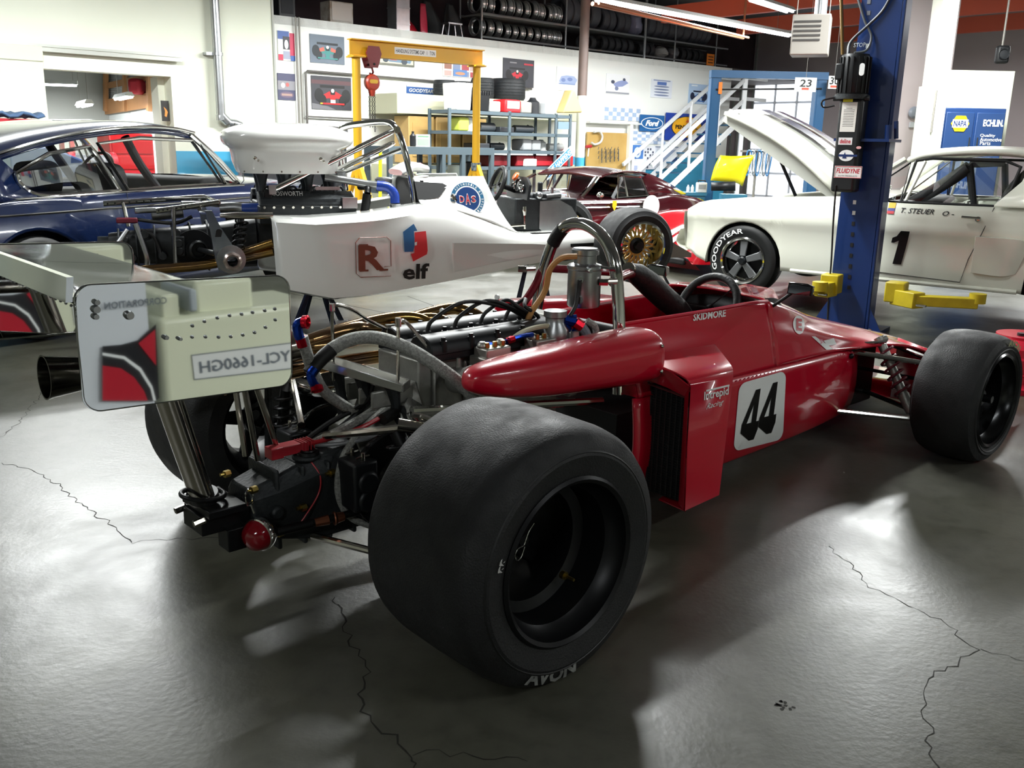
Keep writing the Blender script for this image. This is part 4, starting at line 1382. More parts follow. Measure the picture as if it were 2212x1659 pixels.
# oval mast with its saddle, three stay rods
b = rb().tube([(-0.468, 0.0, 0.318), (-0.515, 0.0, 0.50), (-0.60, 0.0, 0.845)], 0.044, 24, smooth=False, flat=0.62)
mast = rpart('wing_mast', b, NICKEL)
rb().tube([(-0.456, 0.028, 0.32), (-0.50, 0.028, 0.50), (-0.58, 0.03, 0.845)], 0.010, 10, smooth=False).build('mast_rail', CHROME, mast)
rb().tube([(-0.466, 0.0, 0.322), (-0.470, 0.0, 0.340)], 0.052, 24, smooth=False, flat=0.7).build('mast_saddle', DARKM, mast)
for p0, p1 in (((-0.325, 0.02, 0.40), (-0.42, 0.10, 0.855)), ((-0.265, 0.02, 0.41), (-0.40, 0.04, 0.85)), ((-0.31, -0.08, 0.38), (-0.33, -0.13, 0.85))):
 rpart('stay_rod', rb().tube([p0, p1], 0.0078, 10, smooth=False), NICKEL)

# ---- oil hose with coloured unions, mounting channel, tripod rods -------------------
b = rb().tube([(-0.155, 0.0, 0.60), (-0.10, 0.0, 0.648), (-0.04, 0.02, 0.680), (0.02, 0.06, 0.686), (0.08, 0.12, 0.660), (0.14, 0.18, 0.610), (0.19, 0.22, 0.560), (0.22, 0.24, 0.52)], 0.0185, 14)
oh = rpart('oil_hose', b, BRAID)
rb().tube([(-0.155, 0.0, 0.60), (-0.125, 0.0, 0.628), (-0.085, 0.005, 0.658)], 0.0195, 12).build('hose_sleeve', BLACK, oh)
b = rb().tube([(-0.165, -0.01, 0.70), (-0.155, -0.01, 0.66), (-0.14, -0.01, 0.61), (-0.11, -0.005, 0.545), (-0.06, 0.0, 0.50), (-0.02, 0.02, 0.47)], 0.0155, 12)
rpart('oil_hose', b, BRAID)
b = rb().tube([(-0.165, 0.0, 0.742), (-0.18, -0.005, 0.735), (-0.178, -0.008, 0.712), (-0.172, -0.01, 0.695)], 0.0135, 10).tube([(-0.145, 0.012, 0.615), (-0.158, 0.014, 0.60), (-0.152, 0.014, 0.578), (-0.14, 0.012, 0.562)], 0.012, 10)
rpart('blue_hose_union', b, BLUAN)
b = rb().lathe([(0.009, 0), (0.0175, 0.0), (0.0185, 0.012), (0.0125, 0.014), (0.009, 0.004)], (-0.168, 0.004, 0.742), (0.5, 0.8, 0.05), 16).tube([(-0.170, -0.01, 0.698), (-0.163, -0.01, 0.675)], 0.017, 8, smooth=False)
b.lathe([(0.009, 0), (0.0165, 0.0), (0.0175, 0.014), (0.012, 0.016), (0.009, 0.004)], (-0.142, 0.014, 0.566), (-0.1, 0.5, -0.8), 16)
rpart('red_hose_union', b, REDAN)
b = rb()
ch_a, ch_b = Vector((-0.075, -0.08, 0.600)), Vector((0.07, 0.125, 0.545))
b.beam(ch_a, ch_b, 0.062, 0.004)
x_, y_, z_ = frame_from(ch_b - ch_a)
for sgn in (-1, 1):
 b.beam(ch_a + x_ * (0.031 * sgn) + y_ * 0.011, ch_b + x_ * (0.031 * sgn) + y_ * 0.011, 0.004, 0.024)
b.beam(ch_b + y_ * 0.011 - x_ * 0.031, ch_b + y_ * 0.011 + x_ * 0.031, 0.004, 0.024)
rpart('mounting_channel', b, M('grey_alloy', 'bcbcb8', 0.25, 0.9), bevel=0.002)
b = rb()
for t in (0.2, 0.5, 0.85):
 p = ch_a.lerp(ch_b, t)
 b.tube([p + Vector((0, 0, -0.005)), p + Vector((0.01, 0, -0.06)), p + Vector((0.02, 0, -0.14))], [0.022, 0.014, 0.018], 8)
rpart('channel_legs', b, CASTM)
b = rb().tube([(-0.062, -0.03, 0.56), (-0.06, -0.03, 0.766)], 0.0048, 8, smooth=False).tube([(0.05, 0.118, 0.548), (0.066, 0.10, 0.730)], 0.0048, 8, smooth=False)
b.tube([(-0.06, -0.03, 0.766), (-0.035, -0.035, 0.768), (0.02, -0.05, 0.745), (0.10, -0.09, 0.70), (0.17, -0.10, 0.665)], 0.0055, 8).tube([(0.066, 0.10, 0.732), (0.09, 0.10, 0.728), (0.14, 0.095, 0.68), (0.175, 0.095, 0.64)], 0.0055, 8)
b.cyl((-0.06, -0.03, 0.755), (-0.06, -0.03, 0.775), 0.008, n=10).cyl((0.066, 0.10, 0.718), (0.066, 0.10, 0.742), 0.0085, n=10).cyl((0.172, -0.10, 0.64), (0.172, -0.10, 0.68), 0.010, n=10).cyl((0.178, 0.095, 0.625), (0.178, 0.095, 0.65), 0.009, n=10)
rpart('stay_frame', b, NICKEL)

# ---- front suspension ---------------------------------------------------------
for s in (1, -1):
 b = rb().tube([(2.30, 0.24 * s, 0.375), (2.42, 0.62 * s, 0.36)], 0.011, 10, smooth=False).tube([(2.60, 0.25 * s, 0.385), (2.43, 0.62 * s, 0.36)], 0.011, 10, smooth=False)
 b.tube([(2.30, 0.24 * s, 0.40), (2.42, 0.36 * s, 0.42)], 0.007, 8, smooth=False)
 rpart('upper_wishbone', b, CHROME)
 b = rb().tube([(2.24, 0.27 * s, 0.125), (2.40, 0.62 * s, 0.13)], 0.012, 10, smooth=False).tube([(2.60, 0.2 * s, 0.14), (2.42, 0.62 * s, 0.13)], 0.011, 10, smooth=False)
 rpart('lower_wishbone', b, CHROME)
 b = rb().cyl((2.43, 0.34 * s, 0.40), (2.41, 0.50 * s, 0.16), 0.019, 0.019, 14).cyl((2.415, 0.465 * s, 0.21), (2.41, 0.51 * s, 0.14), 0.024, 0.02, 14)
 b.cyl((2.43, 0.335 * s, 0.41), (2.43, 0.32 * s, 0.43), 0.016, 0.022, 10).sphere((2.44, 0.34 * s, 0.425), 0.018, 10, 6)
 dm = rpart('front_damper', b, CASTA)
 hel = [Vector((2.43, 0.35 * s, 0.385)).lerp(Vector((2.413, 0.47 * s, 0.21)), i / 66) + Vector((0.036 * math.cos(i * 0.57), 0.036 * math.sin(i * 0.57) * 0.8, 0.02 * math.sin(i * 0.57))) for i in range(67)]
 rb().tube(hel, 0.0055, 8, smooth=False).build('coil_spring', M('maroon_spring', '6c1426', 0.35, 0, coat=0.5), dm)
 b = rb().box((2.42, 0.62 * s, 0.26), (0.05, 0.05, 0.25), taper=0.8)
 rpart('front_upright', b, CASTM, bevel=0.008)
 b = rb().box((2.29, 0.255 * s, 0.335), (0.06, 0.05, 0.14)).cyl((2.265, 0.28 * s, 0.365), (2.265, 0.30 * s, 0.365), 0.012, n=10)
 rpart('bulkhead_lug', b, DARKM, bevel=0.008)
 b = rb().tube([(2.52, 0.16 * s, 0.26), (2.49, 0.60 * s, 0.27)], 0.008, 8, smooth=False).cyl((2.50, 0.40 * s, 0.26), (2.50, 0.44 * s, 0.262), 0.012, n=8)
 rpart('steering_arm', b, DARKM)

# ---- steering wheel, dash, windscreen, mirrors ---------------------------------
b = rb().torus((1.62, 0.0, 0.60), (-0.85, 0, 0.45), 0.128, 0.0165, 40, 12)
sw = rpart('steering_wheel', b, LEATHER)
b = rb()
for a in (0, 2.3, 4.0):
 x_, y_, z_ = frame_from((-0.85, 0, 0.45))
 b.beam(Vector((1.625, 0, 0.597)), Vector((1.62, 0, 0.60)) + x_ * (0.12 * math.cos(a)) + y_ * (0.12 * math.sin(a)), 0.024, 0.005)
b.cyl((1.63, 0, 0.595), (1.75, 0, 0.53), 0.016, n=12)
b.build('wheel_spokes', DARKM, sw)
b = rb().loft([[(1.70, v, w) for v, w in ((-0.22, 0.50), (-0.2, 0.60), (0, 0.64), (0.2, 0.60), (0.22, 0.50))], [(1.72, v, w) for v, w in ((-0.2, 0.46), (-0.15, 0.5), (0, 0.5), (0.15, 0.5), (0.2, 0.46))]], 1, 4)
rpart('dash_panel', b, DARKM, solid=0.006)
ws = []
for i in range(15):
 a = R(-100 + 200 * i / 14)
 u, v = 1.70 + 0.235 * math.cos(a) * 1.0, 0.232 * math.sin(a)
 base = 0.640 - 0.05 * max(0, math.cos(a)) - 0.02 * (v < 0)
 ws.append([(u, v, base), (u - 0.03 * math.cos(a), v * 0.97, base + 0.035), (u - 0.07 * math.cos(a), v * 0.93, base + 0.075 * (0.55 + 0.45 * math.cos(a)) + 0.005)])
b = rb().loft(ws, 2, 4)
scr = rpart('windscreen', b, CLEAR, solid=0.003)
rb().tube([w[0] for w in ws], 0.005, 8).build('screen_seal', BLACK, scr)
b = rb().loft([[Vector(w[0]) + Vector((0.0, 0.003 if w[0][1] > 0 else -0.003, 0.002)), Vector(w[0]) * 0.4 + Vector(w[1]) * 0.6 + Vector((0, 0.002, 0))] for w in ws[8:15]], 2, 2)
b.build('black_edge_band', BLKPAINT, scr)
for s, mp in ((1, Vector((1.70, 0.345, 0.705))), (-1, Vector((1.77, -0.385, 0.69)))):
 b = rb().loft([[(mp.x + u, mp.y + v * s, mp.z + w) for v, w in ((-0.055, -0.022), (0.05, -0.02), (0.055, 0.018), (0.03, 0.026), (-0.05, 0.024))] if k == 0 else [(mp.x + u, mp.y + v * s * 0.6, mp.z + w * 0.6) for v, w in ((-0.055, -0.022), (0.05, -0.02), (0.055, 0.018), (0.03, 0.026), (-0.05, 0.024))] for k, u in enumerate((0.0, 0.05))], 1, 1, closed_v=True, cap=True)
 mr = rpart('mirror', b, M('gloss_black', '08080a', 0.15, 0, coat=0.8), bevel=0.004)
 rb().prism([(-0.046, -0.017), (0.042, -0.016), (0.046, 0.014), (-0.042, 0.019)], (mp.x - 0.0015, mp.y, mp.z), (0, 1, 0), (0, 0, 1), 0.0005).build('mirror_glass', M('mirror_glass', '9aa0a4', 0.03, 1.0), mr)
 rb().tube([mp + Vector((0.01, -0.03 * s, -0.012)), mp + Vector((0.0, -0.06 * s, -0.04)), mp + Vector((-0.01, -0.10 * s, -0.075))], 0.006, 8).build('mirror_stalk', BLACK, mr)
# ================================================================== the white racing car on stands
WYAW = R(68.5)
WK = 0.92
wc = thing('racing_car', (-1.984 * WK, 6.304 * WK, EYE * (1 - WK)), PI / 2 - WYAW, 'white open-wheel racing car under repair, rear wheel off, with white airbox and chrome roll bar', 'race car')
wc.scale = (WK, WK, WK)
WBODY = M('white_gelcoat', 'e9eae6', 0.25, 0, coat=0.8)
ENGM = M('engine_black', '1c1e20', 0.4, 0.4, noise=(18, '2c2f31', 0.3))
BLUP = M('blue_print', '1d5f95', 0.4)
REDP = M('red_print', 'c01830', 0.4)

def wpart(name, b, mat, parent=None, **k):
 if name in SPL:
  return split_build(b, SPL[name], mat, parent or wc, **k)
 return b.build(name, mat, parent or wc, **k)

def wsec(u, rows):
 return [(u, v, w) for v, w in rows]

secs = [wsec(0.255, [(0.30, 0.725), (0.53, 0.722), (0.555, 0.66), (0.56, 0.55), (0.555, 0.42), (0.55, 0.28), (0.44, 0.262)]),
  wsec(0.36, [(0.30, 0.722), (0.62, 0.718), (0.645, 0.66), (0.65, 0.55), (0.645, 0.42), (0.635, 0.25), (0.50, 0.235)]),
  wsec(0.50, [(0.30, 0.722), (0.665, 0.712), (0.695, 0.655), (0.70, 0.55), (0.695, 0.40), (0.675, 0.215), (0.55, 0.20)]),
  wsec(0.90, [(0.30, 0.75), (0.635, 0.740), (0.675, 0.665), (0.685, 0.55), (0.685, 0.41), (0.665, 0.235), (0.52, 0.215)]),
  wsec(1.35, [(0.32, 0.81), (0.545, 0.795), (0.615, 0.70), (0.645, 0.57), (0.645, 0.43), (0.625, 0.285), (0.48, 0.27)]),
  wsec(1.65, [(0.31, 0.80), (0.50, 0.72), (0.575, 0.645), (0.60, 0.565), (0.605, 0.44), (0.59, 0.325), (0.44, 0.31)]),
  wsec(1.98, [(0.24, 0.60), (0.44, 0.592), (0.50, 0.575), (0.535, 0.55), (0.55, 0.46), (0.535, 0.37), (0.40, 0.36)]),
  wsec(2.35, [(0.20, 0.588), (0.37, 0.582), (0.425, 0.568), (0.455, 0.545), (0.47, 0.48), (0.455, 0.41), (0.32, 0.40)]),
  wsec(2.68, [(0.16, 0.585), (0.31, 0.580), (0.36, 0.57), (0.385, 0.55), (0.395, 0.50), (0.385, 0.435), (0.26, 0.43)]),
  wsec(3.10, [(0.12, 0.56), (0.24, 0.555), (0.28, 0.545), (0.30, 0.53), (0.30, 0.50), (0.29, 0.46), (0.2, 0.45)])]
def skew(sec, s, k):
 """rear edge of the flank leans: further forward at the bottom"""
 return [(p[0] + k * (0.72 - p[2]) / 0.5, p[1] * s, p[2]) for p in sec]

for s in (1, -1):
 b = rb().loft([skew(secs[2], s, 0.11), skew(secs[3], s, 0.03)] + [skew(q_, s, 0) for q_ in secs[4:]], 5, 2)
 e0, e1 = skew(secs[0], s, 0.02), skew(secs[2], s, 0.11)
 mid = [tuple(Vector(p).lerp(Vector(q_), 0.5) + Vector((0, 0.012 * s, 0))) for p, q_ in zip(e0, e1)]
 b.loft([e0, mid, e1], 3, 2)
 sp = wpart('side_panel', b, WBODY, solid=0.01)
 # duct scoop painted as a flat patch in a shaded body white
 d = rb().loft([[(1.43, 0.640 * s, 0.552), (1.425, 0.640 * s, 0.47), (1.44, 0.640 * s, 0.36)],
    [(1.49, 0.555 * s, 0.547), (1.485, 0.555 * s, 0.46), (1.50, 0.560 * s, 0.365)],
    [(1.70, 0.575 * s, 0.540), (1.70, 0.565 * s, 0.46), (1.70, 0.57 * s, 0.40)],
    [(2.05, 0.530 * s, 0.528), (2.05, 0.536 * s, 0.47), (2.05, 0.53 * s, 0.43)], [(2.30, 0.478 * s, 0.51), (2.30, 0.482 * s, 0.48), (2.30, 0.478 * s, 0.455)]], 5, 4)
 d2 = rb().loft([[(1.425, 0.6485 * s, 0.556), (1.42, 0.649 * s, 0.46), (1.435, 0.646 * s, 0.355)], [(1.436, 0.649 * s, 0.552), (1.432, 0.6495 * s, 0.46), (1.446, 0.646 * s, 0.360)]], 1, 4)
 d2.build('duct_lip', WBODY, sp)
 dm = rb().add([(1.43, 0.6490 * s, 0.554), (1.426, 0.6495 * s, 0.46), (1.44, 0.6470 * s, 0.358), (1.72, 0.604 * s, 0.40), (2.05, 0.5435 * s, 0.435), (2.28, 0.4855 * s, 0.463), (2.28, 0.4855 * s, 0.503), (2.05, 0.543 * s, 0.525), (1.72, 0.601 * s, 0.540)], [tuple(range(9))])
 dm.build('duct_shade', M('shaded_white', 'd2d2cd', 0.3, 0, coat=0.5), sp)
tubb = rb().loft([wsec(0.5, [(-0.55, 0.21), (0.55, 0.21)]), wsec(1.35, [(-0.48, 0.275), (0.48, 0.275)]), wsec(2.0, [(-0.4, 0.365), (0.4, 0.365)]), wsec(3.1, [(-0.2, 0.45), (0.2, 0.45)])], 3, 1)
wpart('undertray', tubb, M('undertray_grey', '6c6c68', 0.6))
# cockpit surround
fs = [[(1.255, v, w) for v, w in ((-0.50, 0.80), (-0.40, 0.84), (-0.345, 0.93), (-0.28, 0.968), (0, 0.975), (0.28, 0.968), (0.345, 0.93), (0.40, 0.84), (0.50, 0.80))],
 [(1.50, v, w) for v, w in ((-0.54, 0.76), (-0.43, 0.82), (-0.365, 0.94), (-0.30, 0.978), (0, 0.985), (0.30, 0.978), (0.365, 0.94), (0.43, 0.82), (0.54, 0.76))],
 [(1.76, v, w) for v, w in ((-0.50, 0.68), (-0.42, 0.76), (-0.37, 0.93), (-0.31, 0.982), (0, 0.988), (0.31, 0.982), (0.37, 0.93), (0.42, 0.76), (0.50, 0.68))]]
b = rb().loft([f[5:] for f in fs], 4, 3).loft([f[:4] for f in fs], 4, 3)
b.loft([fs[0][3:6], [(1.36, v, 0.983) for v in (-0.30, 0, 0.30)]], 1, 2)
b.loft([[(1.76, 0.31, 0.982), (1.76, 0.37, 0.93), (1.76, 0.42, 0.76), (1.76, 0.50, 0.68)], [(1.85, 0.325, 0.80), (1.86, 0.37, 0.76), (1.86, 0.41, 0.68), (1.88, 0.46, 0.635)], [(1.98, 0.30, 0.60), (1.985, 0.35, 0.60), (1.99, 0.40, 0.598), (1.99, 0.44, 0.594)]], 4, 3)
b.loft([[(1.76, -0.31, 0.982), (1.76, -0.37, 0.93), (1.76, -0.42, 0.76), (1.76, -0.50, 0.68)], [(1.85, -0.325, 0.80), (1.86, -0.37, 0.76), (1.86, -0.41, 0.68), (1.88, -0.46, 0.635)], [(1.98, -0.30, 0.60), (1.985, -0.35, 0.60), (1.99, -0.40, 0.598), (1.99, -0.44, 0.594)]], 4, 3)
wpart('cockpit_surround', b, WBODY, solid=0.008)
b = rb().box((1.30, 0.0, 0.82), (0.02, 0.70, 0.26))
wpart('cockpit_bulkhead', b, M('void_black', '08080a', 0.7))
# dark panel on the surround's rear edge, standing in for a shaded opening
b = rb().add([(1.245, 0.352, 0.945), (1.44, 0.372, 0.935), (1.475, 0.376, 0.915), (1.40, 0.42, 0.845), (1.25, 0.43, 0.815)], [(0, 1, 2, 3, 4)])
wpart('side_shade_panel', b, M('void_black', '08080a', 0.7))
b = rb().cyl((1.50, 0.425, 0.845), (1.50, 0.45, 0.838), 0.022, 0.014, 10).cyl((1.515, 0.43, 0.83), (1.515, 0.455, 0.825), 0.006, n=8)
wpart('fuel_filler_latch', b, NICKEL)
b = rb().loft([ring(1.20, 0.0, 0.995, 0.20, 0.02, 12, 3), ring(1.30, 0.0, 1.035, 0.21, 0.035, 12, 3), ring(1.40, 0.0, 1.02, 0.19, 0.03, 12, 3)], 3, 2, closed_v=True, cap=True)
hr = wpart('headrest', b, WBODY)
text('tricolour_mark', '|', 0.03, (1.29, 0.12, 1.062), (1, 0, 0), (0, -1, 0.1), BLUP, hr, flip=True, fit=(0.02, 0.05), bold=0.004)
text('tricolour_mark', '|', 0.03, (1.35, 0.12, 1.062), (1, 0, 0), (0, -1, 0.1), REDP, hr, flip=True, fit=(0.02, 0.05), bold=0.004)

# graphics on the flank

def flank(u, w):
 """point on the right flank, just proud of it"""
 import bisect
 us = [s_[0][0] for s_ in secs]
 i = max(0, min(len(us) - 2, bisect.bisect(us, u) - 1))
 t = (u - us[i]) / (us[i + 1] - us[i])

 def vat(sec):
  pr = [(p[2], p[1]) for p in sec[1:6]]
  if w >= pr[0][0]:
   (w0, v0), (w1, v1) = pr[0], pr[1]
   return v0 + (v0 - v1) / (w0 - w1) * (w - w0) if False else v0
  for (w0, v0), (w1, v1) in zip(pr, pr[1:]):
   if w1 <= w <= w0:
    k = (w0 - w) / (w0 - w1)
    return v0 + (v1 - v0) * k
  return pr[-1][1]
 return Vector((u, vat(secs[i]) * (1 - t) + vat(secs[i + 1]) * t + 0.018, w))

BROWN = M('brown_print', '7a3a28', 0.4)
rm_ = text('letter_r', 'R', 0.2, (0, 0, 0), (1, 0, 0), (0, 0, 1), BROWN, wc, bold=0.006, flip=True, fit=(0.175, 0.165), fn=lambda x, y: flank(0.86 + x, 0.475 + y), cuts=0.05)
for dx, w_ in ((-0.052, 0.557), (-0.052, 0.393), (0.08, 0.393)):
 draped('letter_serif', [(-0.03, -0.006), (0.03, -0.006), (0.03, 0.006), (-0.03, 0.006)], lambda x, y, dx=dx, w_=w_: flank(0.86 + dx + x, w_ + y) + Vector((0, 0.001, 0)), BROWN, rm_)
fr_pts = [(-0.115, 0.130), (0.085, 0.130), (0.115, 0.10), (0.115, -0.095)]
b = rb()
outline = [flank(0.875 + x, 0.475 + y) for x, y in [(0.115, -0.125), (-0.09, -0.125), (-0.118, -0.10), (-0.118, 0.10), (-0.09, 0.130), (0.088, 0.130), (0.115, 0.105), (0.115, -0.06), (0.07, -0.06)]]
b.tube(outline, 0.0048, 6, smooth=False, flat=0.5)
b.build('letter_frame', BROWN, wc)
for nm, poly, mt in (('emblem_blue', [(-0.088, 0.11), (-0.01, 0.16), (0.012, 0.115), (-0.012, 0.112), (-0.012, 0.02), (-0.022, -0.02), (-0.082, -0.02)], BLUP),
     ('emblem_red', [(-0.008, 0.105), (0.072, 0.112), (0.080, -0.015), (0.075, -0.04), (-0.022, -0.085), (-0.038, -0.035), (-0.012, -0.028)], M('bright_red_print', 'd8262c', 0.4))):
 draped(nm, poly, lambda x, y: flank(1.165 + x, 0.525 + y), mt, wc, 0.05)
draped('emblem_notch', [(-0.010, 0.040), (0.006, 0.045), (0.004, 0.022), (-0.012, 0.02)], lambda x, y: flank(1.165 + x, 0.525 + y) + Vector((0, 0.001, 0)), WHITE, wc, 0.05)
text('elf_lettering', 'elf', 0.2, (0, 0, 0), (1, 0, 0), (0, 0, 1), BLKPRINT, wc, bold=0.006, flip=True, fit=(0.185, 0.105), fn=lambda x, y: flank(1.165 + x, 0.372 + y), cuts=0.05)
# round badge on the surround
bo = Vector((1.60, 0.425, 0.825))
bx = Vector((1, 0.04, 0.0)).normalized()
by = Vector((0.0, -0.33, 1.0)).normalized()
bn = Vector((0.02, 0.95, 0.32)).normalized() * 0.012
bd = rb().prism(ngon(0.120, 40), bo + bn, bx, by, -0.002).build('round_badge', M('badge_blue', '2f6f96', 0.35), wc)
rb().prism(ngon(0.094, 40), bo + bn * 1.2, bx, by, -0.001).build('badge_ring', WHITE, bd)
rb().prism(ngon(0.085, 40), bo + bn * 1.3, bx, by, -0.001).build('badge_centre', M('badge_navy', '1c3f78', 0.35), bd)
for ch_, dx, fs_ in (('D', -0.042, 0.048), ('A', 0.0, 0.075), ('S', 0.042, 0.048)):
 text('badge_letter', ch_, 0.1, bo + bn * 1.5 + bx * dx, bx, by, WHITE, bd, bold=0.004, flip=True, fit=(0.036, fs_ + 0.004))
 text('badge_letter', ch_, 0.1, bo + bn * 1.6 + bx * dx, bx, by, REDP, bd, bold=0.001, flip=True, fit=(0.030, fs_ - 0.008))
ringtxt = 'LA DEFENSE AUTOMOBILE ET SPORTIVE'
for i, ch_ in enumerate(ringtxt):
 if ch_ == ' ':
  continue
 a = R(250) - i * R(320) / (len(ringtxt) - 1) - R(20) + R(20)
 rx, ry = bx * math.sin(a) * 1 - by * math.cos(a) * 1, bx * math.cos(a) + by * math.sin(a)
 text('badge_letter', ch_, 0.02, bo + bn * 1.3 + ry * 0.107, rx, ry, WHITE, bd, bold=0.0003, flip=True, fit=(0.011, 0.016))
rb().prism([(-0.018, -0.119), (0.018, -0.119), (0.018, -0.090), (-0.018, -0.090)], bo + bn * 1.35, bx, by, -0.001).build('badge_tab', REDP, bd)
for q in ([(-0.008, -0.107), (0.008, -0.107), (0.008, -0.102), (-0.008, -0.102)], [(-0.0025, -0.112), (0.0025, -0.112), (0.0025, -0.097), (-0.0025, -0.097)]):
 rb().prism(q, bo + bn * 1.5, bx, by, -0.001).build('badge_cross', WHITE, bd)
# black slot and nose name
b = rb().beam((2.10, 0.40, 0.585), (2.42, 0.345, 0.584), 0.022, 0.006)
wpart('nose_slot', b, BLKPRINT)
draped('nose_stripe', [(-0.12, -0.012), (0.1, -0.012), (0.1, 0.012), (-0.12, 0.012)], lambda x, y: flank(2.50 + x, 0.50 + y), BLKPRINT, wc, 0.05)

# ---- airbox --------------------------------------------------------------------

def uring(w, u0, u1, vh, p=3.2, n=24):
 out = []
 for i in range(n):
  t = 2 * PI * i / n
  c, s_ = math.cos(t), math.sin(t)
  out.append(((u0 + u1) / 2 + (u1 - u0) / 2 * math.copysign(abs(c) ** (2 / p), c), vh * math.copysign(abs(s_) ** (2 / p), s_), w))
 return out

b = rb().loft([uring(0.985, 0.11, 0.76, 0.285), uring(1.05, 0.085, 0.78, 0.30), uring(1.11, 0.075, 0.79, 0.30), uring(1.14, 0.065, 0.80, 0.31), uring(1.165, 0.035, 0.85, 0.34), uring(1.20, 0.015, 0.88, 0.36), uring(1.242, 0.02, 0.872, 0.35), uring(1.27, 0.06, 0.82, 0.31), uring(1.296, 0.15, 0.74, 0.24), uring(1.310, 0.27, 0.62, 0.14, 2.2), uring(1.315, 0.40, 0.5, 0.04, 2)], 3, 2, closed_v=True, cap=True)
ab = wpart('airbox', b, WBODY)
b = rb()
for u in (0.20, 0.62):
 b.sphere((u, 0.308, 1.085), 0.012, 8, 5, (1, 0.4, 1)).sphere((u + 0.02, 0.308, 1.07), 0.008, 8, 5, (1, 0.4, 1))
for i in range(6):
 b.sphere((0.13 + i * 0.118, 0.292, 1.0), 0.006, 6, 4, (1, 0.5, 1))
split_build(b, 'airbox_screw', NICKEL, ab)

# ---- engine ---------------------------------------------------------------------
b = rb().box((0.52, 0, 0.62), (0.62, 0.30, 0.36))
e2 = wpart('engine_block', b, ENGM, bevel=0.01)
for s in (1, -1):
 pr = [(-0.085, -0.02), (-0.085, 0.03), (-0.05, 0.055), (0.05, 0.055), (0.085, 0.03), (0.085, -0.02)]
 b = rb().prism(pr, (0.215, 0.23 * s, 0.80), (0, 1, -0.55 * s), (0, 0.55 * s, 1), 0.63)
 b.box((0.53, 0.24 * s, 0.72), (0.64, 0.16, 0.12))
 cvx = b.build('cam_cover', M('cam_cover_black', '24282b', 0.45, 0.3, bump=(40, 0.3)), e2, bevel=0.008)
 if s > 0:
  text('cover_lettering', 'COSWORTH', 0.1, (0.40, 0.262, 0.858), (1, 0, 0), (0, -0.42, 0.9), M('silver_print', 'b8bab8', 0.4, 0.3), e2, flip=True, fit=(0.20, 0.032), bold=0.001)
 for i in range(10):
  rb().cyl((0.24 + i * 0.062, 0.325 * s, 0.775), (0.24 + i * 0.062, 0.336 * s, 0.772), 0.009, n=8).build('cover_bolt', NICKEL, e2)
 for i in range(4):
  u = 0.24 + i * 0.155
  rb().tube([(u, 0.23 * s, 0.855), (u + 0.015, 0.24 * s, 0.89), (u + 0.06, 0.20 * s, 0.90), (u + 0.10, 0.12 * s, 0.86)], 0.0075, 6).build('plug_lead', BLACK, e2)
  rb().lathe([(0.022, 0.80), (0.024, 0.90), (0.034, 0.95), (0.045, 0.985)], (u + 0.02, 0.10 * s, 0), (0, 0, 1), 16).build('intake_trumpet', M('trumpet_grey', '4c5054', 0.4, 0.7), e2)
b = rb().box((0.80, 0.30, 0.80), (0.10, 0.10, 0.07)).box((0.30, 0.31, 0.885), (0.045, 0.01, 0.06)).box((0.66, 0.31, 0.895), (0.16, 0.012, 0.022))
split_build(b, 'bracket', ALU, e2)
b = rb().tube([(0.66, 0.22, 0.965), (0.80, 0.25, 0.945), (0.92, 0.29, 0.925), (1.0, 0.33, 0.915)], 0.026, 14)
wpart('water_pipe', b, M('pipe_grey', '9a9c9c', 0.35, 0.8))
b = rb().tube([(0.99, 0.325, 0.916), (1.06, 0.345, 0.905), (1.10, 0.36, 0.86), (1.105, 0.365, 0.80)], 0.032, 14)
wpart('blue_hose', b, M('blue_silicone', '1f3f9c', 0.3, 0, coat=0.3))
b = rb().lathe([(0.0, 0.74), (0.036, 0.74), (0.036, 0.79), (0.04, 0.795), (0.0, 0.80)], (1.105, 0.365, 0), (0, 0, 1), 16).lathe([(0.0, 0.87), (0.055, 0.87), (0.055, 0.925), (0.06, 0.93), (0.06, 0.955), (0.045, 0.965), (0, 0.965)], (1.07, 0.18, 0), (0, 0, 1), 20).lathe([(0.0, 0.93), (0.055, 0.93), (0.055, 0.995), (0.06, 1.0), (0, 1.005)], (0.78, 0.05, 0), (0, 0, 1), 20)
wpart('filler_necks', b, ALU)
b = rb().cyl((0.90, 0.33, 0.73), (0.92, 0.34, 0.86), 0.03, n=14).tube([(0.92, 0.34, 0.86), (0.93, 0.30, 0.90), (0.90, 0.2, 0.90)], 0.022, 12)
wpart('oil_filter', b, DARKM)
# roll bar and its stays
b = rb().tube([(1.275, 0.27, 0.72), (1.25, 0.26, 0.95), (1.205, 0.235, 1.16), (1.165, 0.195, 1.285), (1.12, 0.12, 1.333), (1.0, -0.03, 1.325), (0.90, -0.19, 1.305), (0.865, -0.255, 1.27), (0.87, -0.285, 1.15), (0.90, -0.30, 0.85)], 0.0225, 14, k=8)
wpart('roll_bar', b, CHROME)
for p0, p1, r in (((1.155, 0.215, 1.285), (0.292, 0.27, 0.872), 0.021), ((1.18, 0.08, 1.20), (0.74, -0.02, 0.98), 0.019), ((1.205, 0.24, 1.165), (0.80, 0.03, 0.98), 0.014)):
 ro = wpart('roll_bar_stay', rb().tube([p0, Vector(p0).lerp(Vector(p1), 0.06), Vector(p0).lerp(Vector(p1), 0.94), p1], [r * 0.55, r, r, r * 0.5], 12, smooth=False), CHROME)
b = rb().cyl((1.16, 0.20, 1.285), (1.155, 0.245, 1.285), 0.024, n=14).cyl((1.155, 0.245, 1.285), (1.153, 0.255, 1.285), 0.013, n=6)
wpart('stay_bolt', b, NICKEL)
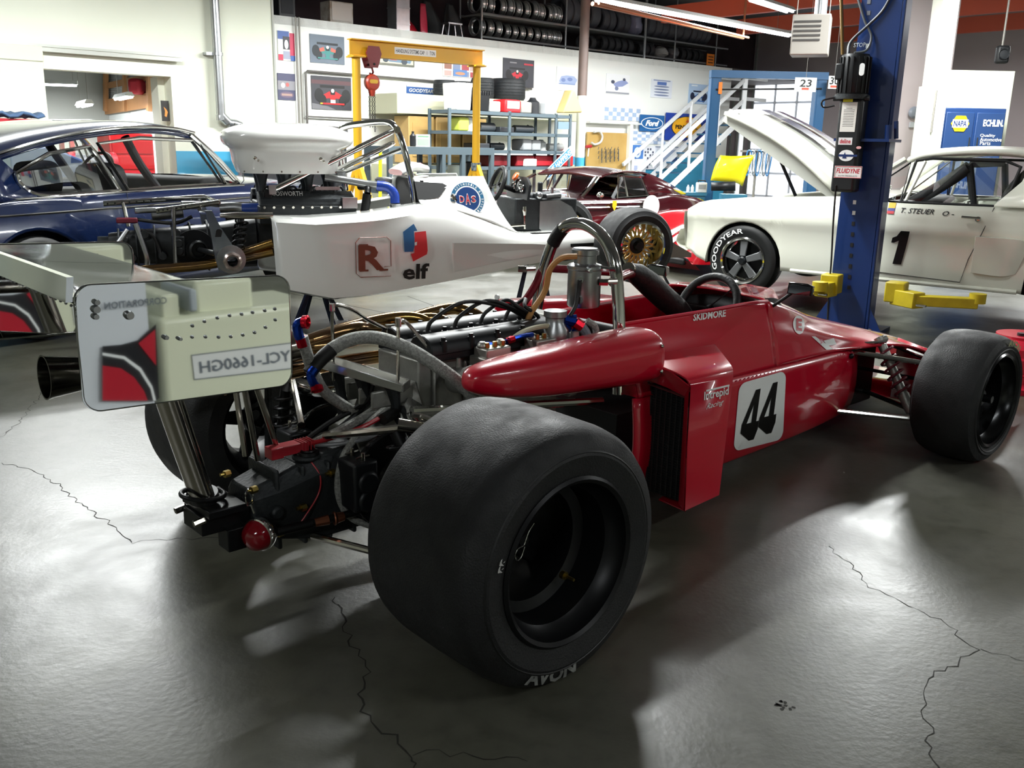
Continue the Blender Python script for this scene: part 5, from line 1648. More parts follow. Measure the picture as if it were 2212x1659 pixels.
b = rb().box((0.275, 0.27, 0.855), (0.05, 0.03, 0.06)).box((0.26, 0.265, 0.79), (0.04, 0.02, 0.16))
wpart('stay_bracket', b, DARKM, bevel=0.006)
# ---- cockpit: wheel, gauges, lever, front tub plate ----------------------------------
b = rb().torus((1.98, 0.0, 0.915), (-0.9, 0, 0.32), 0.125, 0.017, 36, 10)
sw2 = wpart('steering_wheel', b, LEATHER)
b = rb().cyl((1.98, 0, 0.915), (2.15, 0, 0.86), 0.02, n=12)
for a in (0.2, 2.3, 4.4):
 b.beam(Vector((1.985, 0, 0.915)), Vector((1.98, 0, 0.915)) + Vector((0.04 * math.cos(a), 0.115 * math.sin(a), 0.11 * math.cos(a))), 0.02, 0.006)
b.build('wheel_boss', DARKM, sw2)
b = rb().prism([(-0.20, -0.09), (0.22, -0.09), (0.20, 0.02), (0.10, 0.075), (-0.16, 0.075), (-0.2, 0.02)], (2.13, 0.06, 0.90), (0, 1, 0), (0.25, 0, 1), 0.02)
dp = wpart('instrument_panel', b, BLKPAINT)
for v, w, r in ((-0.01, 0.895, 0.032), (0.085, 0.915, 0.045), (0.165, 0.89, 0.030)):
 g = rb().lathe([(r, 0), (r * 1.12, 0.006), (r * 1.05, 0.012), (r * 0.92, 0.008)], (2.118, v, w), (-1, 0, 0.2), 20).build('gauge', CHROME, dp)
 rb().lathe([(0, 0.004), (r * 0.95, 0.004)], (2.118, v, w), (-1, 0, 0.2), 20).build('gauge_face', M('gauge_black', '101214', 0.3), g)
 rb().beam((2.107, v, w - r * 0.2), (2.109, v + r * 0.5, w + r * 0.5), 0.002, 0.003).build('gauge_needle', WHITE, g)
rb().lathe([(0, 0.02), (0.03, 0.016), (0.036, 0)], (2.12, 0.03, 0.97), (-0.8, 0, 0.5), 16).build('orange_lamp', M('orange_lens', 'e0601c', 0.3), dp)
b = rb().tube([(2.12, 0.22, 0.60), (2.115, 0.225, 0.70)], 0.009, 8, smooth=False).tube([(2.115, 0.225, 0.70), (2.11, 0.227, 0.735), (2.11, 0.228, 0.765)], [0.012, 0.019, 0.016], 12)
b.tube([(1.98, 0.24, 0.625), (2.12, 0.22, 0.63)], 0.012, 8, smooth=False)
wpart('gear_lever', b, NICKEL)
b = rb().prism([(2.24, 0.60), (2.24, 0.80), (2.40, 0.81), (2.50, 0.76), (2.60, 0.62), (2.60, 0.585), (2.26, 0.585)], (0, 0.215, 0), (1, 0, 0), (0, 0, 1), 0.004)
wpart('tub_plate', b, M('brushed_plate', 'a4a6a6', 0.35, 0.85, noise=(12, '909294', 0.3)))
b = rb().box((2.30, 0.0, 0.70), (0.5, 0.40, 0.24)).cyl((2.2, 0.08, 0.82), (2.45, 0.1, 0.84), 0.035, n=12).cyl((2.35, -0.05, 0.84), (2.35, -0.05, 0.93), 0.02, n=12).box((2.28, 0.15, 0.835), (0.12, 0.08, 0.04))
wpart('pedal_box', b, CASTM, bevel=0.01)
b = rb().cyl((2.36, 0.16, 0.82), (2.36, 0.16, 0.90), 0.012, n=10).cyl((2.30, 0.18, 0.83), (2.42, 0.17, 0.84), 0.022, n=12).sphere((2.24, 0.19, 0.84), 0.03, 10, 6)
wpart('master_cylinder', b, ALU)

# ---- front wheels ------------------------------------------------------------------
GOLD = M('gold_mesh', 'b89c4c', 0.35, 0.7)

def wfront(s):
 u, Rt, w, vo = 2.80, 0.270, 0.30, 0.80
 c = Vector((u, s * (vo - w / 2), 0.515))
 ax = (0, s, 0)
 h = w / 2
 rim = 0.176
 t = rb().lathe(tyre_prof(Rt, w, rim - 0.01, 0.045), c, ax, 56).build('front_wheel', TYRE, wc)
 rb().lathe([(rim + 0.002, h - 0.012), (rim + 0.004, h - 0.002), (rim - 0.006, h + 0.002), (rim - 0.014, h - 0.006), (rim - 0.018, h - 0.05), (rim - 0.04, h - 0.09), (rim - 0.045, h - 0.16), (rim - 0.02, -h + 0.02)], c, ax, 48).build('rim', CHROME, t)
 m = rb()
 for i in range(16):
  for dr in (-1, 1):
   a0, a1 = 2 * PI * i / 16, 2 * PI * (i + dr * 0.9) / 16
   p0 = c + Vector((0.055 * math.cos(a0), s * (h - 0.10), 0.055 * math.sin(a0)))
   p1 = c + Vector(((rim - 0.04) * math.cos(a1), s * (h - 0.105), (rim - 0.04) * math.sin(a1)))
   m.beam(p0, p1, 0.012, 0.010, (0, 1, 0))
 m.build('mesh_centre', GOLD, t)
 rb().lathe([(0.0, h - 0.05), (0.028, h - 0.05), (0.034, h - 0.06), (0.036, h - 0.085), (0.058, h - 0.09), (0.06, h - 0.11)], c, ax, 20).build('hub', DARKM, t)

wfront(1)
wfront(-1)
for s in (1, -1):
 b = rb().tube([(2.70, 0.28 * s, 0.60), (2.80, 0.60 * s, 0.60)], 0.012, 8, smooth=False).tube([(2.70, 0.28 * s, 0.46), (2.80, 0.60 * s, 0.43)], 0.012, 8, smooth=False).cyl((2.80, 0.45 * s, 0.515), (2.80, 0.66 * s, 0.515), 0.05, n=14)
 wpart('front_suspension', b, DARKM)
b = rb().prism([(0, 0), (0.34, -0.17), (0.34, -0.2), (0, -0.2)], (3.02, 0.55, 0.60), (1, 0, 0), (0, 0, 1), 0.01)
wpart('front_wing_plate', b, M('wing_grey', '8d8e88', 0.35, 0.4))

# ---- gearbox end -------------------------------------------------------------------
b = rb().loft([ring(0.20, 0, 0.52, 0.17, 0.17, 12, 3), ring(-0.05, 0, 0.50, 0.15, 0.15, 12, 3), ring(-0.25, 0, 0.50, 0.12, 0.13, 12, 3), ring(-0.55, 0, 0.50, 0.10, 0.11, 12, 3), ring(-0.72, 0, 0.50, 0.08, 0.09, 12, 3)], 2, 2, closed_v=True, cap=True)
g2 = wpart('gearbox', b, ENGM, angle=25)
for i in range(6):
 rb().tube([Vector(p) for p in ring(-0.66 + i * 0.11, 0, 0.50, 0.105 + 0.012 * i, 0.115 + 0.01 * i, 16, 3)], 0.007, 6, closed=True, smooth=False).build('casing_rib', CASTM, g2)
b = rb().cyl((-0.72, 0, 0.52), (-0.79, 0, 0.525), 0.05, 0.045, 16).cyl((-0.79, 0.0, 0.525), (-0.83, 0.0, 0.527), 0.012, n=8)
b.build('end_cover', CASTM, g2)
for (u, v, w, r) in ((-0.50, 0.11, 0.59, 0.03), (-0.62, 0.10, 0.56, 0.02), (-0.3, 0.13, 0.6, 0.025), (-0.4, 0.12, 0.45, 0.03), (-0.58, 0.1, 0.44, 0.025)):
 rb().cyl((u, v, w), (u, v + 0.04, w), r, r * 0.8, 12).build('casing_boss', CASTM, g2)
for s in (1, -1):
 dsc = rb().lathe([(0.05, -0.01), (0.125, -0.01), (0.125, 0.01), (0.05, 0.01)], (-0.20, 0.21 * s, 0.50), (0, 1, 0), 32, closed=True).cyl((-0.20, 0.12 * s, 0.50), (-0.20, 0.25 * s, 0.50), 0.06, n=18)
 wpart('brake_disc', dsc, M('brake_iron', '2b2c2e', 0.3, 0.8))
 b = rb().box((-0.30, 0.21 * s, 0.52), (0.08, 0.09, 0.13)).cyl((-0.30, 0.16 * s, 0.54), (-0.30, 0.26 * s, 0.54), 0.03, n=14).cyl((-0.30, 0.16 * s, 0.49), (-0.30, 0.26 * s, 0.49), 0.03, n=14)
 wpart('brake_caliper', b, ENGM, bevel=0.008)
 b = rb().cyl((-0.18, 0.25 * s, 0.50), (-0.02, 0.56 * s, 0.485), 0.018, n=12).lathe([(0.0, 0), (0.05, 0.0), (0.062, 0.03), (0.05, 0.04)], (-0.19, 0.24 * s, 0.50), (0.3, 0.95 * s, 0), 18)
 wpart('drive_shaft', b, ENGM)
 # upright: tall tapered casting with a slot, hub with big nut
 b = rb().loft([[(-0.14, 0.50 * s, 0.77), (-0.10, 0.52 * s, 0.77), (-0.10, 0.56 * s, 0.77), (-0.14, 0.56 * s, 0.77)], [(-0.12, 0.49 * s, 0.66), (-0.05, 0.52 * s, 0.66), (-0.05, 0.58 * s, 0.66), (-0.12, 0.58 * s, 0.66)], [(-0.10, 0.48 * s, 0.48), (0.05, 0.52 * s, 0.48), (0.05, 0.60 * s, 0.48), (-0.10, 0.60 * s, 0.48)], [(-0.08, 0.50 * s, 0.40), (0.03, 0.52 * s, 0.40), (0.03, 0.57 * s, 0.40), (-0.08, 0.57 * s, 0.40)]], 3, 1, closed_v=True, cap=True)
 up = wpart('rear_upright', b, M('polished_upright', '9aa0ac', 0.2, 0.95))
 rb().prism(rrect(0.035, 0.07, 0.015), (-0.072, 0.585 * s, 0.625), (1, 0, -0.25), (0.25, 0.0, 1), -0.002 * s).build('upright_slot', M('void_black', '08080a', 0.7), up)
 h2 = rb().lathe([(0.0, 0.0), (0.088, 0.0), (0.088, 0.018), (0.05, 0.02), (0.05, 0.05), (0.036, 0.052), (0.036, 0.09)], (-0.005, 0.585 * s, 0.472), (0, s, 0), 28).build('hub_flange', ALU, up)
 rb().lathe([(0.036, 0.07), (0.056, 0.075), (0.058, 0.115), (0.045, 0.125), (0.034, 0.125), (0.032, 0.09)], (-0.005, 0.585 * s, 0.472), (0, s, 0), 8).build('hub_nut', M('pink_nickel', 'b0a09a', 0.25, 0.9), up)
 b = rb().cyl((0.10, 0.30 * s, 0.74), (0.03, 0.45 * s, 0.45), 0.022, n=12)
 dm2 = wpart('rear_damper', b, DARKM)
 hel = [Vector((0.10, 0.31 * s, 0.71)).lerp(Vector((0.04, 0.44 * s, 0.47)), i / 60) + Vector((0.04 * math.cos(i * 0.7), 0.03 * math.sin(i * 0.7), 0.02 * math.sin(i * 0.7))) for i in range(61)]
 rb().tube(hel, 0.007, 8, smooth=False).build('coil_spring', DARKM, dm2)
 b = rb().tube([(-0.05, 0.50 * s, 0.735), (0.05, 0.51 * s, 0.735), (0.27, 0.50 * s, 0.735)], [0.012, 0.022, 0.022], 12, smooth=False)
 wpart('radius_rod', b, NICKEL)
 b = rb().tube([(-0.12, 0.54 * s, 0.755), (-0.12, 0.35 * s, 0.745), (-0.14, 0.12 * s, 0.73)], 0.014, 10, smooth=False).tube([(0.0, 0.52 * s, 0.40), (-0.1, 0.12 * s, 0.40)], 0.014, 10, smooth=False)
 wpart('rear_link', b, NICKEL)
 b = rb().tube([(0.30, 0.36 * s, 0.52), (0.1, 0.36 * s, 0.46), (-0.15, 0.34 * s, 0.41), (-0.4, 0.32 * s, 0.39)] + ([(-0.75, 0.30, 0.37)] if s > 0 else []), 0.032, 14)
 wpart('exhaust_pipe', b, GOLDPIPE)
 b = rb().tube([(0.27, 0.47 * s, 0.56), (0.1, 0.42 * s, 0.50), (-0.05, 0.38 * s, 0.46)], 0.026, 12).tube([(0.27, 0.47 * s, 0.50), (0.1, 0.42 * s, 0.46), (-0.05, 0.38 * s, 0.44)], 0.026, 12)
 wpart('exhaust_primary', b, GOLDPIPE)
# wing carrier: two drilled tubes on stalks with cross links
for v, a, c in ((0.16, (-0.42, 0.742), (-0.03, 0.795)), (-0.16, (-0.74, 0.768), (-0.10, 0.812))):
 b = rb().tube([(a[0], v, a[1]), (c[0], v, c[1])], 0.018, 12, smooth=False)
 wr_ = wpart('wing_carrier', b, CHROME)
 for i in range(7):
  p = Vector((a[0], v, a[1])).lerp(Vector((c[0], v, c[1])), 0.04 + i * 0.07)
  rb().cyl(p + Vector((0, 0.0165, 0)), p + Vector((0, 0.0195, 0)), 0.006, n=8).build('drilled_hole', BLKPRINT, wr_)
b = rb().tube([(-0.03, 0.16, 0.795), (-0.10, -0.16, 0.812)], 0.014, 10, smooth=False).tube([(-0.36, -0.16, 0.795), (-0.10, 0.0, 0.81)], 0.012, 8, smooth=False)
wpart('carrier_link', b, CHROME)
for p0, p1 in (((-0.315, 0.20, 0.765), (-0.33, 0.30, 0.36)), ((-0.62, -0.15, 0.775), (-0.60, -0.13, 0.62))):
 wpart('carrier_stalk', rb().cyl(p0, p1, 0.0135, n=10), NICKEL)
b = rb().cyl((-0.45, 0.0, 0.70), (-0.25, 0.0, 0.72), 0.035, n=14).cyl((-0.55, 0.05, 0.735), (-0.30, 0.06, 0.745), 0.018, n=12).box((-0.2, 0.03, 0.77), (0.12, 0.10, 0.05))
wpart('start_motor', b, ALU, bevel=0.006)
b = rb().tube([(-0.02, 0.1, 0.755), (0.08, 0.12, 0.76), (0.13, 0.14, 0.745)], 0.034, 12)
wpart('pump_elbow', b, ALU)
b = rb().cyl((0.12, 0.14, 0.748), (0.24, 0.17, 0.752), 0.04, n=16)
wpart('blue_filter', b, M('blue_filter', '23408c', 0.3))
b = rb().box((-0.60, 0.05, 0.675), (0.13, 0.05, 0.035))
wpart('battery_plug', b, M('maroon_plug', '6c2030', 0.4), bevel=0.008)
b = rb().tube([(-0.54, 0.05, 0.68), (-0.42, 0.08, 0.665), (-0.30, 0.1, 0.66), (-0.2, 0.1, 0.70)], 0.012, 8).tube([(-0.52, 0.12, 0.62), (-0.45, 0.14, 0.58), (-0.42, 0.14, 0.50), (-0.41, 0.15, 0.44)], 0.012, 8)
wpart('cable', b, BLACK)
b = rb().tube([(-0.60, 0.12, 0.62), (-0.74, 0.18, 0.44)], 0.016, 10, smooth=False).tube([(-0.55, 0.13, 0.66), (-0.50, 0.16, 0.46), (-0.5, 0.15, 0.40)], 0.018, 8)
wpart('support_strut', b, ALU)
st0 = Vector((-1.984, 6.304, 0)) * WK
wd_ = Vector((math.sin(WYAW), math.cos(WYAW), 0))
wr0 = Vector((math.cos(WYAW), -math.sin(WYAW), 0))
for u, h_, lb in ((0.62, 0.272, 'dark blue axle stand with white feet under the rear of the white racing car'), (2.3, 0.44, 'dark blue axle stand with white feet under the nose of the white racing car')):
 for v in (0.0,):
  o = thing('axle_stand', st0 + wd_ * (u * WK) + wr0 * v, 0, lb, 'stand')
  b = MB()
  for sx, sy in ((-1, -1), (1, -1), (1, 1), (-1, 1)):
   b.beam((sx * 0.13, sy * 0.13, 0.02), (sx * 0.05, sy * 0.05, h_ - 0.03), 0.025, 0.025)
  b.box((0, 0, h_ - 0.02), (0.14, 0.14, 0.035))
  b.build('stand_frame', M('navy_paint', '1a2440', 0.45), o)
  for sx, sy in ((-1, -1), (1, -1), (1, 1), (-1, 1)):
   MB().box((sx * 0.13, sy * 0.13, 0.014), (0.07, 0.07, 0.028)).build('foot_pad', WHITE, o)
# ================================================================== road cars

def side_rows(stn, wb, wt, vp, s, rows=8):
 """grid of one flank: stations u, bottom wb(u), top wt(u), half-width vp(u, w)"""
 G = []
 for u in stn:
  a, b = wb(u), wt(u)
  G.append([Vector((u, s * vp(u, a + (b - a) * j / rows), a + (b - a) * j / rows)) for j in range(rows + 1)])
 return G

def lerp_tab(tab):
 def f(x):
  if x <= tab[0][0]:
   return tab[0][1]
  for (x0, y0), (x1, y1) in zip(tab, tab[1:]):
   if x <= x1:
    t = (x - x0) / (x1 - x0)
    return y0 + (y1 - y0) * t
  return tab[-1][1]
 return f

def smooth_tab(tab):
 g = lerp_tab(tab)
 return lambda x: (g(x - 0.05) + 2 * g(x) + g(x + 0.05)) / 4

def archf(base, centres, rad, zc):
 def f(u):
  w = base(u)
  for c in centres:
   d = abs(u - c)
   if d < rad:
    w = max(w, zc + math.sqrt(rad * rad - d * d))
  return w
 return f

def frange(a, b, n):
 return [a + (b - a) * i / n for i in range(n + 1)]

def stations(u0, u1, centres, rad, n=26):
 st = set(round(x, 4) for x in frange(u0, u1, n))
 for c in centres:
  for t in frange(0, PI, 16):
   x = c + rad * math.cos(t)
   if u0 < x < u1:
    st.add(round(x, 4))
  for e in (-1, 1):
   x = c + e * (rad + 0.001)
   if u0 < x < u1:
    st.add(round(x, 4))
 return sorted(st)

def road_wheel(parent, u, v, z, Rt, w, rim, s, name='road_wheel'):
 c = Vector((u, v, z))
 t = rb().lathe(tyre_prof(Rt, w, rim - 0.008, 0.03, 0.01), c, (0, s, 0), 48).build(name, TYREW, parent)
 return t, c, w / 2

# ---- dark blue coupe at the left ----------------------------------------------------
BYAW = R(26.4)
bc = thing('coupe', (-3.519, 5.717, 0), PI / 2 - BYAW, 'dark blue classic coupe with chrome window frames parked behind the racing cars', 'car')
NAVY = M('navy_car_paint', '081b40', 0.2, 0.1, coat=1.0)
GLASS = M('car_glass', 'dfe8ea', 0.02, 0, trans=1.0, alpha=0.22)

def bpart(name, b, mat, parent=None, **k):
 if name in SPL:
  return split_build(b, SPL[name], mat, parent or bc, **k)
 return b.build(name, mat, parent or bc, **k)

bwb = archf(lerp_tab([(-1.3, 0.34), (-0.4, 0.22), (2.5, 0.22), (3.4, 0.3)]), (0.06, 2.42), 0.35, 0.31)
bwt = smooth_tab([(-1.35, 0.62), (-1.2, 0.74), (-0.8, 0.80), (-0.3, 0.825), (0.2, 0.838), (1.0, 0.855), (1.8, 0.865), (2.4, 0.85), (3.0, 0.80), (3.35, 0.70)])
bhw = smooth_tab([(-1.35, 0.50), (-1.15, 0.66), (-0.6, 0.755), (0.2, 0.79), (1.6, 0.80), (2.6, 0.77), (3.2, 0.68), (3.4, 0.55)])

def bvp(u, w):
 k = (w - 0.22) / 0.64
 return bhw(u) * (0.93 + 0.07 * math.sin(min(1, max(0, k * 0.95 + 0.12)) * PI)) - 0.03 * max(0, k - 0.8) * 5 * 0.2

stn = stations(-1.3, 3.35, (0.06, 2.42), 0.35, 30)
for s in (1, -1):
 g = rb().grid(side_rows(stn, bwb, bwt, bvp, s, 10))
 bpart('body_side', g, NAVY, solid=0.02, angle=60)
dk = []
for u in frange(-1.3, 3.35, 34):
 h = bwt(u)
 v = bvp(u, h)
 dk.append([Vector((u, y * v, h + 0.055 * (1 - y * y) + (0 if abs(y) > .99 else 0.01))) for y in (-1, -0.9, -0.6, -0.3, 0, 0.3, 0.6, 0.9, 1)])
b = rb().grid([r for r in dk if r[0].x < 0.0])
bpart('boot_lid', b, NAVY)
b = rb().grid([r for r in dk if r[0].x > 1.75])
bpart('bonnet', b, NAVY)
b = rb().grid([[Vector((-1.3, bvp(-1.3, w) * y, w)) for y in (-1, -0.5, 0, 0.5, 1)] for w in (0.34, 0.5, 0.64)]).grid([[Vector((3.35, bvp(3.3, w) * y, w)) for y in (-1, -0.5, 0, 0.5, 1)] for w in (0.3, 0.5, 0.70)])
bpart('end_panel', b, NAVY)
b = rb().box((0.9, 0, 0.28), (3.2, 1.35, 0.10))
bpart('floor_pan', b, BLACK)
b = rb().box((0.9, 0, 0.78), (1.7, 1.3, 0.08))
bpart('cabin_trim', b, M('dark_trim', '0e1014', 0.7))
# roof and pillars
rsec = [(-0.55, 0.865, 0.50), (-0.28, 0.985, 0.57), (0.0, 1.085, 0.60), (0.3, 1.165, 0.61), (0.65, 1.225, 0.615), (1.0, 1.255, 0.615), (1.3, 1.25, 0.605), (1.5, 1.225, 0.59)]
b = rb().loft([[(u, y * hw, w + (0.055 if abs(y) < 0.5 else 0.048 if abs(y) < 0.8 else 0.0) - 0.0) for y in (-1, -0.93, -0.7, 0, 0.7, 0.93, 1)] for u, w, hw in rsec], 4, 4)
bpart('roof', b, NAVY, solid=0.03)
for s in (1, -1):
 # C pillar panel behind the quarter glass, A pillar, B strip
 b = rb().add([(-0.62, 0.50 * s, 0.83), (-0.30, 0.57 * s, 0.985), (-0.02, 0.60 * s, 1.085), (0.05, 0.63 * s, 1.0), (0.06, 0.66 * s, 0.90), (0.17, 0.71 * s, 0.845), (-0.2, 0.74 * s, 0.83)], [(0, 1, 2, 3, 4, 5, 6)])
 bpart('rear_pillar', b, NAVY, solid=0.03)
 b = rb().tube([(1.48, 0.59 * s, 1.225), (1.68, 0.635 * s, 1.06), (1.86, 0.67 * s, 0.875)], 0.022, 8)
 bpart('windscreen_pillar', b, CHROME)
 qw = [(0.055, 0.645, 0.985), (0.075, 0.655, 0.915), (0.20, 0.70, 0.848), (0.74, 0.70, 0.862), (0.60, 0.625, 1.14), (0.30, 0.625, 1.092)]
 dw = [(0.80, 0.70, 0.866), (1.66, 0.69, 0.878), (1.47, 0.61, 1.185), (1.0, 0.62, 1.195), (0.66, 0.625, 1.155)]
 vw = [(1.70, 0.69, 0.878), (1.83, 0.68, 0.88), (1.53, 0.605, 1.185)]
 for nm, poly in (('quarter_window', qw), ('door_window', dw), ('vent_window', vw)):
  P = [Vector((p[0], p[1] * s, p[2])) for p in poly]
  if nm == 'quarter_window':
   P2 = spline(P[:3] + [P[3]], 5)[:16]
   P = P2 + [P[3], P[4], P[5]]
  wn_ = bpart(nm, rb().add(P, [tuple(range(len(P)))]), GLASS)
  rb().tube(P, 0.0135, 8, closed=True, smooth=False).build('window_frame', CHROME, wn_)
 # chrome gutter and waist strips
 b = rb().tube([(u, (hw + 0.02) * s, w + 0.012) for u, w, hw in rsec], 0.011, 8)
 bpart('rain_gutter', b, CHROME)
 b = rb().tube([(u, s * (bvp(u, bwt(u)) - 0.006), bwt(u) + 0.004) for u in frange(-0.9, 1.85, 14)], 0.0085, 8)
 bpart('waist_strip', b, CHROME)
 b = rb().tube([(u, s * (bvp(u, 0.74) + 0.002), 0.75 + 0.028 * (u + 0.2) / 2) for u in frange(-1.0, 3.0, 18)], 0.006, 8)
 bpart('side_strip', b, CHROME)
 b = rb().beam((0.72, s * (bvp(0.72, 0.5) + 0.001), 0.26), (0.76, s * (bvp(0.76, 0.84) + 0.0), 0.85), 0.004, 0.004)
 bpart('door_gap', b, BLACK)
# screens, interior
b = rb().loft([[(-0.60, y * 0.50, 0.85) for y in (-1, 0, 1)], [(-0.05, y * 0.58, 1.10) for y in (-1, 0, 1)]], 1, 3)
bpart('rear_window', b, GLASS)
b = rb().loft([[(1.90, y * 0.66, 0.885) for y in (-1, 0, 1)], [(1.52, y * 0.58, 1.24) for y in (-1, 0, 1)]], 1, 3)
bpart('windscreen', b, GLASS)
b = rb().torus((1.40, -0.32, 0.93), (-0.85, 0, 0.45), 0.17, 0.012, 32, 8)
bs = bpart('steering_wheel', b, M('brown_bakelite', '3a2a22', 0.3))
b = rb()
for a in (0.5, 2.6, 4.7):
 x_, y_, z_ = frame_from((-0.85, 0, 0.45))
 b.beam((1.41, -0.32, 0.925), Vector((1.40, -0.32, 0.93)) + x_ * (0.165 * math.cos(a)) + y_ * (0.165 * math.sin(a)), 0.012, 0.004)
b.build('wheel_spokes', DARKM, bs)
b = rb().box((1.68, 0, 0.86), (0.25, 1.2, 0.12))
bpart('dashboard', b, M('dark_trim', '0e1014', 0.7), bevel=0.03)
b = rb().tube([(1.20, 0.55, 0.84), (1.05, 0.55, 1.02), (0.95, 0.54, 1.20)], 0.03, 10).tube([(1.25, -0.3, 0.80), (0.95, -0.3, 1.22)], 0.03, 10, smooth=False)
bpart('interior_pillar', b, M('dark_trim', '0e1014', 0.7))
for v in (-0.32, 0.32):
 b = rb().loft([ring(0.86, v, 0.90, 0.20, 0.12, 10, 3), ring(0.95, v, 0.9, 0.21, 0.13, 10, 3)], 2, 2, closed_v=True, cap=True)
 bpart('seat_back', b, M('dark_trim', '0e1014', 0.7))
for u in (0.06, 2.42):
 for s in (1, -1):
  t, c, h = road_wheel(bc, u, s * 0.68, 0.315, 0.315, 0.18, 0.20, s)
  rb().lathe([(0.205, h - 0.01), (0.21, h), (0.195, h + 0.004), (0.185, h - 0.02), (0.10, h - 0.035), (0.05, h - 0.01), (0, h)], c, (0, s, 0), 40).build('wire_rim', CHROME, t)
  sp = rb()
  for i in range(28):
   a = 2 * PI * i / 28
   sp.cyl(c + Vector((0.05 * math.cos(a), s * h, 0.05 * math.sin(a))), c + Vector((0.19 * math.cos(a + 0.3), s * (h - 0.012), 0.19 * math.sin(a + 0.3))), 0.0035, n=4, cap=False)
  sp.build('spokes', NICKEL, t)['kind'] = 'stuff'
b = rb().tube([(-1.25, y, 0.45) for y in (-0.6, -0.3, 0, 0.3, 0.6)], 0.045, 10)
bpart('rear_bumper', b, CHROME)
b = rb().tube([(3.42, y, 0.42) for y in (-0.6, -0.3, 0, 0.3, 0.6)], 0.045, 10)
bpart('front_bumper', b, CHROME)
b = rb().cyl((2.05, 0.55, 0.86), (2.0, 0.53, 1.32), 0.004, n=6)
bpart('aerial', b, NICKEL)
# ---- white fastback on the two-post lift --------------------------------------------------
MYAW = R(306)
MO = Vector((2.164, 7.447, 0))
MK = 1.06
mc = thing('fastback', Vector((MO.x * MK, MO.y * MK, EYE * (1 - MK))), PI / 2 - MYAW, 'white fastback coupe with open bonnet and number 1 on its door, raised on the lift', 'car')
mc.scale = (MK, MK, MK)
IVORY = M('ivory_car_paint', 'e6e7d8', 0.28, 0, coat=0.7)

def mpart(name, b, mat, parent=None, **k):
 if name in SPL:
  return split_build(b, SPL[name], mat, parent or mc, **k)
 return b.build(name, mat, parent or mc, **k)

mwb = archf(lerp_tab([(-2.95, 0.48), (-2.7, 0.36), (0.28, 0.36), (0.40, 0.40), (0.52, 0.47)]), (0.02, -2.12), 0.295, 0.395)
mwt = smooth_tab([(-3.0, 0.80), (-2.6, 0.885), (-1.75, 0.885), (-1.0, 0.878), (-0.63, 0.905), (0.0, 0.868), (0.35, 0.828), (0.47, 0.79), (0.54, 0.73)])
mhw = smooth_tab([(-3.0, 0.70), (-2.6, 0.80), (-1.5, 0.825), (-0.3, 0.825), (0.25, 0.81), (0.45, 0.77), (0.54, 0.70)])

def mvp(u, w):
 k = (w - 0.35) / 0.53
 crease = 0.012 * math.exp(-((w - 0.715) / 0.03) ** 2) - 0.018 * math.exp(-((w - 0.58) / 0.12) ** 2)
 return mhw(u) * (0.955 + 0.045 * math.sin(min(1, max(0, k)) * PI * 0.8 + 0.3)) + crease - 0.05 * max(0, k - 0.86) * 4

mst = stations(-2.95, 0.52, (0.02, -2.12), 0.295, 30)
for s in (1, -1):
 mpart('body_side', rb().grid(side_rows(mst, mwb, mwt, mvp, s, 16)), IVORY, solid=0.02, angle=70)
 b = rb()
 for c in (0.02, -2.12):
  P0 = [Vector((c + 0.297 * math.cos(t), s * (mvp(c, 0.5) - 0.015), 0.395 + 0.297 * math.sin(t))) for t in frange(-0.1, PI + 0.1, 20)]
  P1 = [Vector((p.x, s * 0.45, p.z)) for p in P0]
  b.grid([P0, P1])
 mpart('wheel_housing', b, BLACK)
# nose panel, valance, engine bay, boot
b = rb().grid([[Vector((0.52 + 0.03 * math.sin((w - 0.45) * 8), y * (mvp(0.5, w) - 0.01), w)) for y in frange(-1, 1, 8)] for w in (0.47, 0.55, 0.62, 0.68, 0.735)])
mpart('front_panel', b, IVORY)
b = rb().loft([[(0.50, -0.78, 0.44), (0.52, 0, 0.43), (0.50, 0.78, 0.44)], [(0.60, -0.72, 0.50), (0.64, 0, 0.49), (0.60, 0.72, 0.50)], [(0.56, -0.74, 0.60), (0.58, 0, 0.60), (0.56, 0.74, 0.60)]], 4, 6)
mpart('front_valance', b, IVORY)
b = rb().box((-0.1, 0, 0.55), (1.0, 1.30, 0.35))
mpart('engine_bay', b, DARKM)
b = rb().box((-1.7, 0, 0.42), (2.4, 1.40, 0.10))
mpart('floor_pan', b, BLACK)
dkm = [[Vector((u, y * mvp(u, mwt(u)), mwt(u) + 0.03 * (1 - y * y))) for y in frange(-1, 1, 8)] for u in frange(-2.95, -2.2, 6)]
mpart('boot_lid', rb().grid(dkm), IVORY)
b = rb().grid([[Vector((-0.63, y * 0.74, 0.905 + 0.02 * (1 - y * y))) for y in frange(-1, 1, 6)], [Vector((-0.95, y * 0.72, 0.905 + 0.03 * (1 - y * y))) for y in frange(-1, 1, 6)]])
mpart('scuttle', b, IVORY)
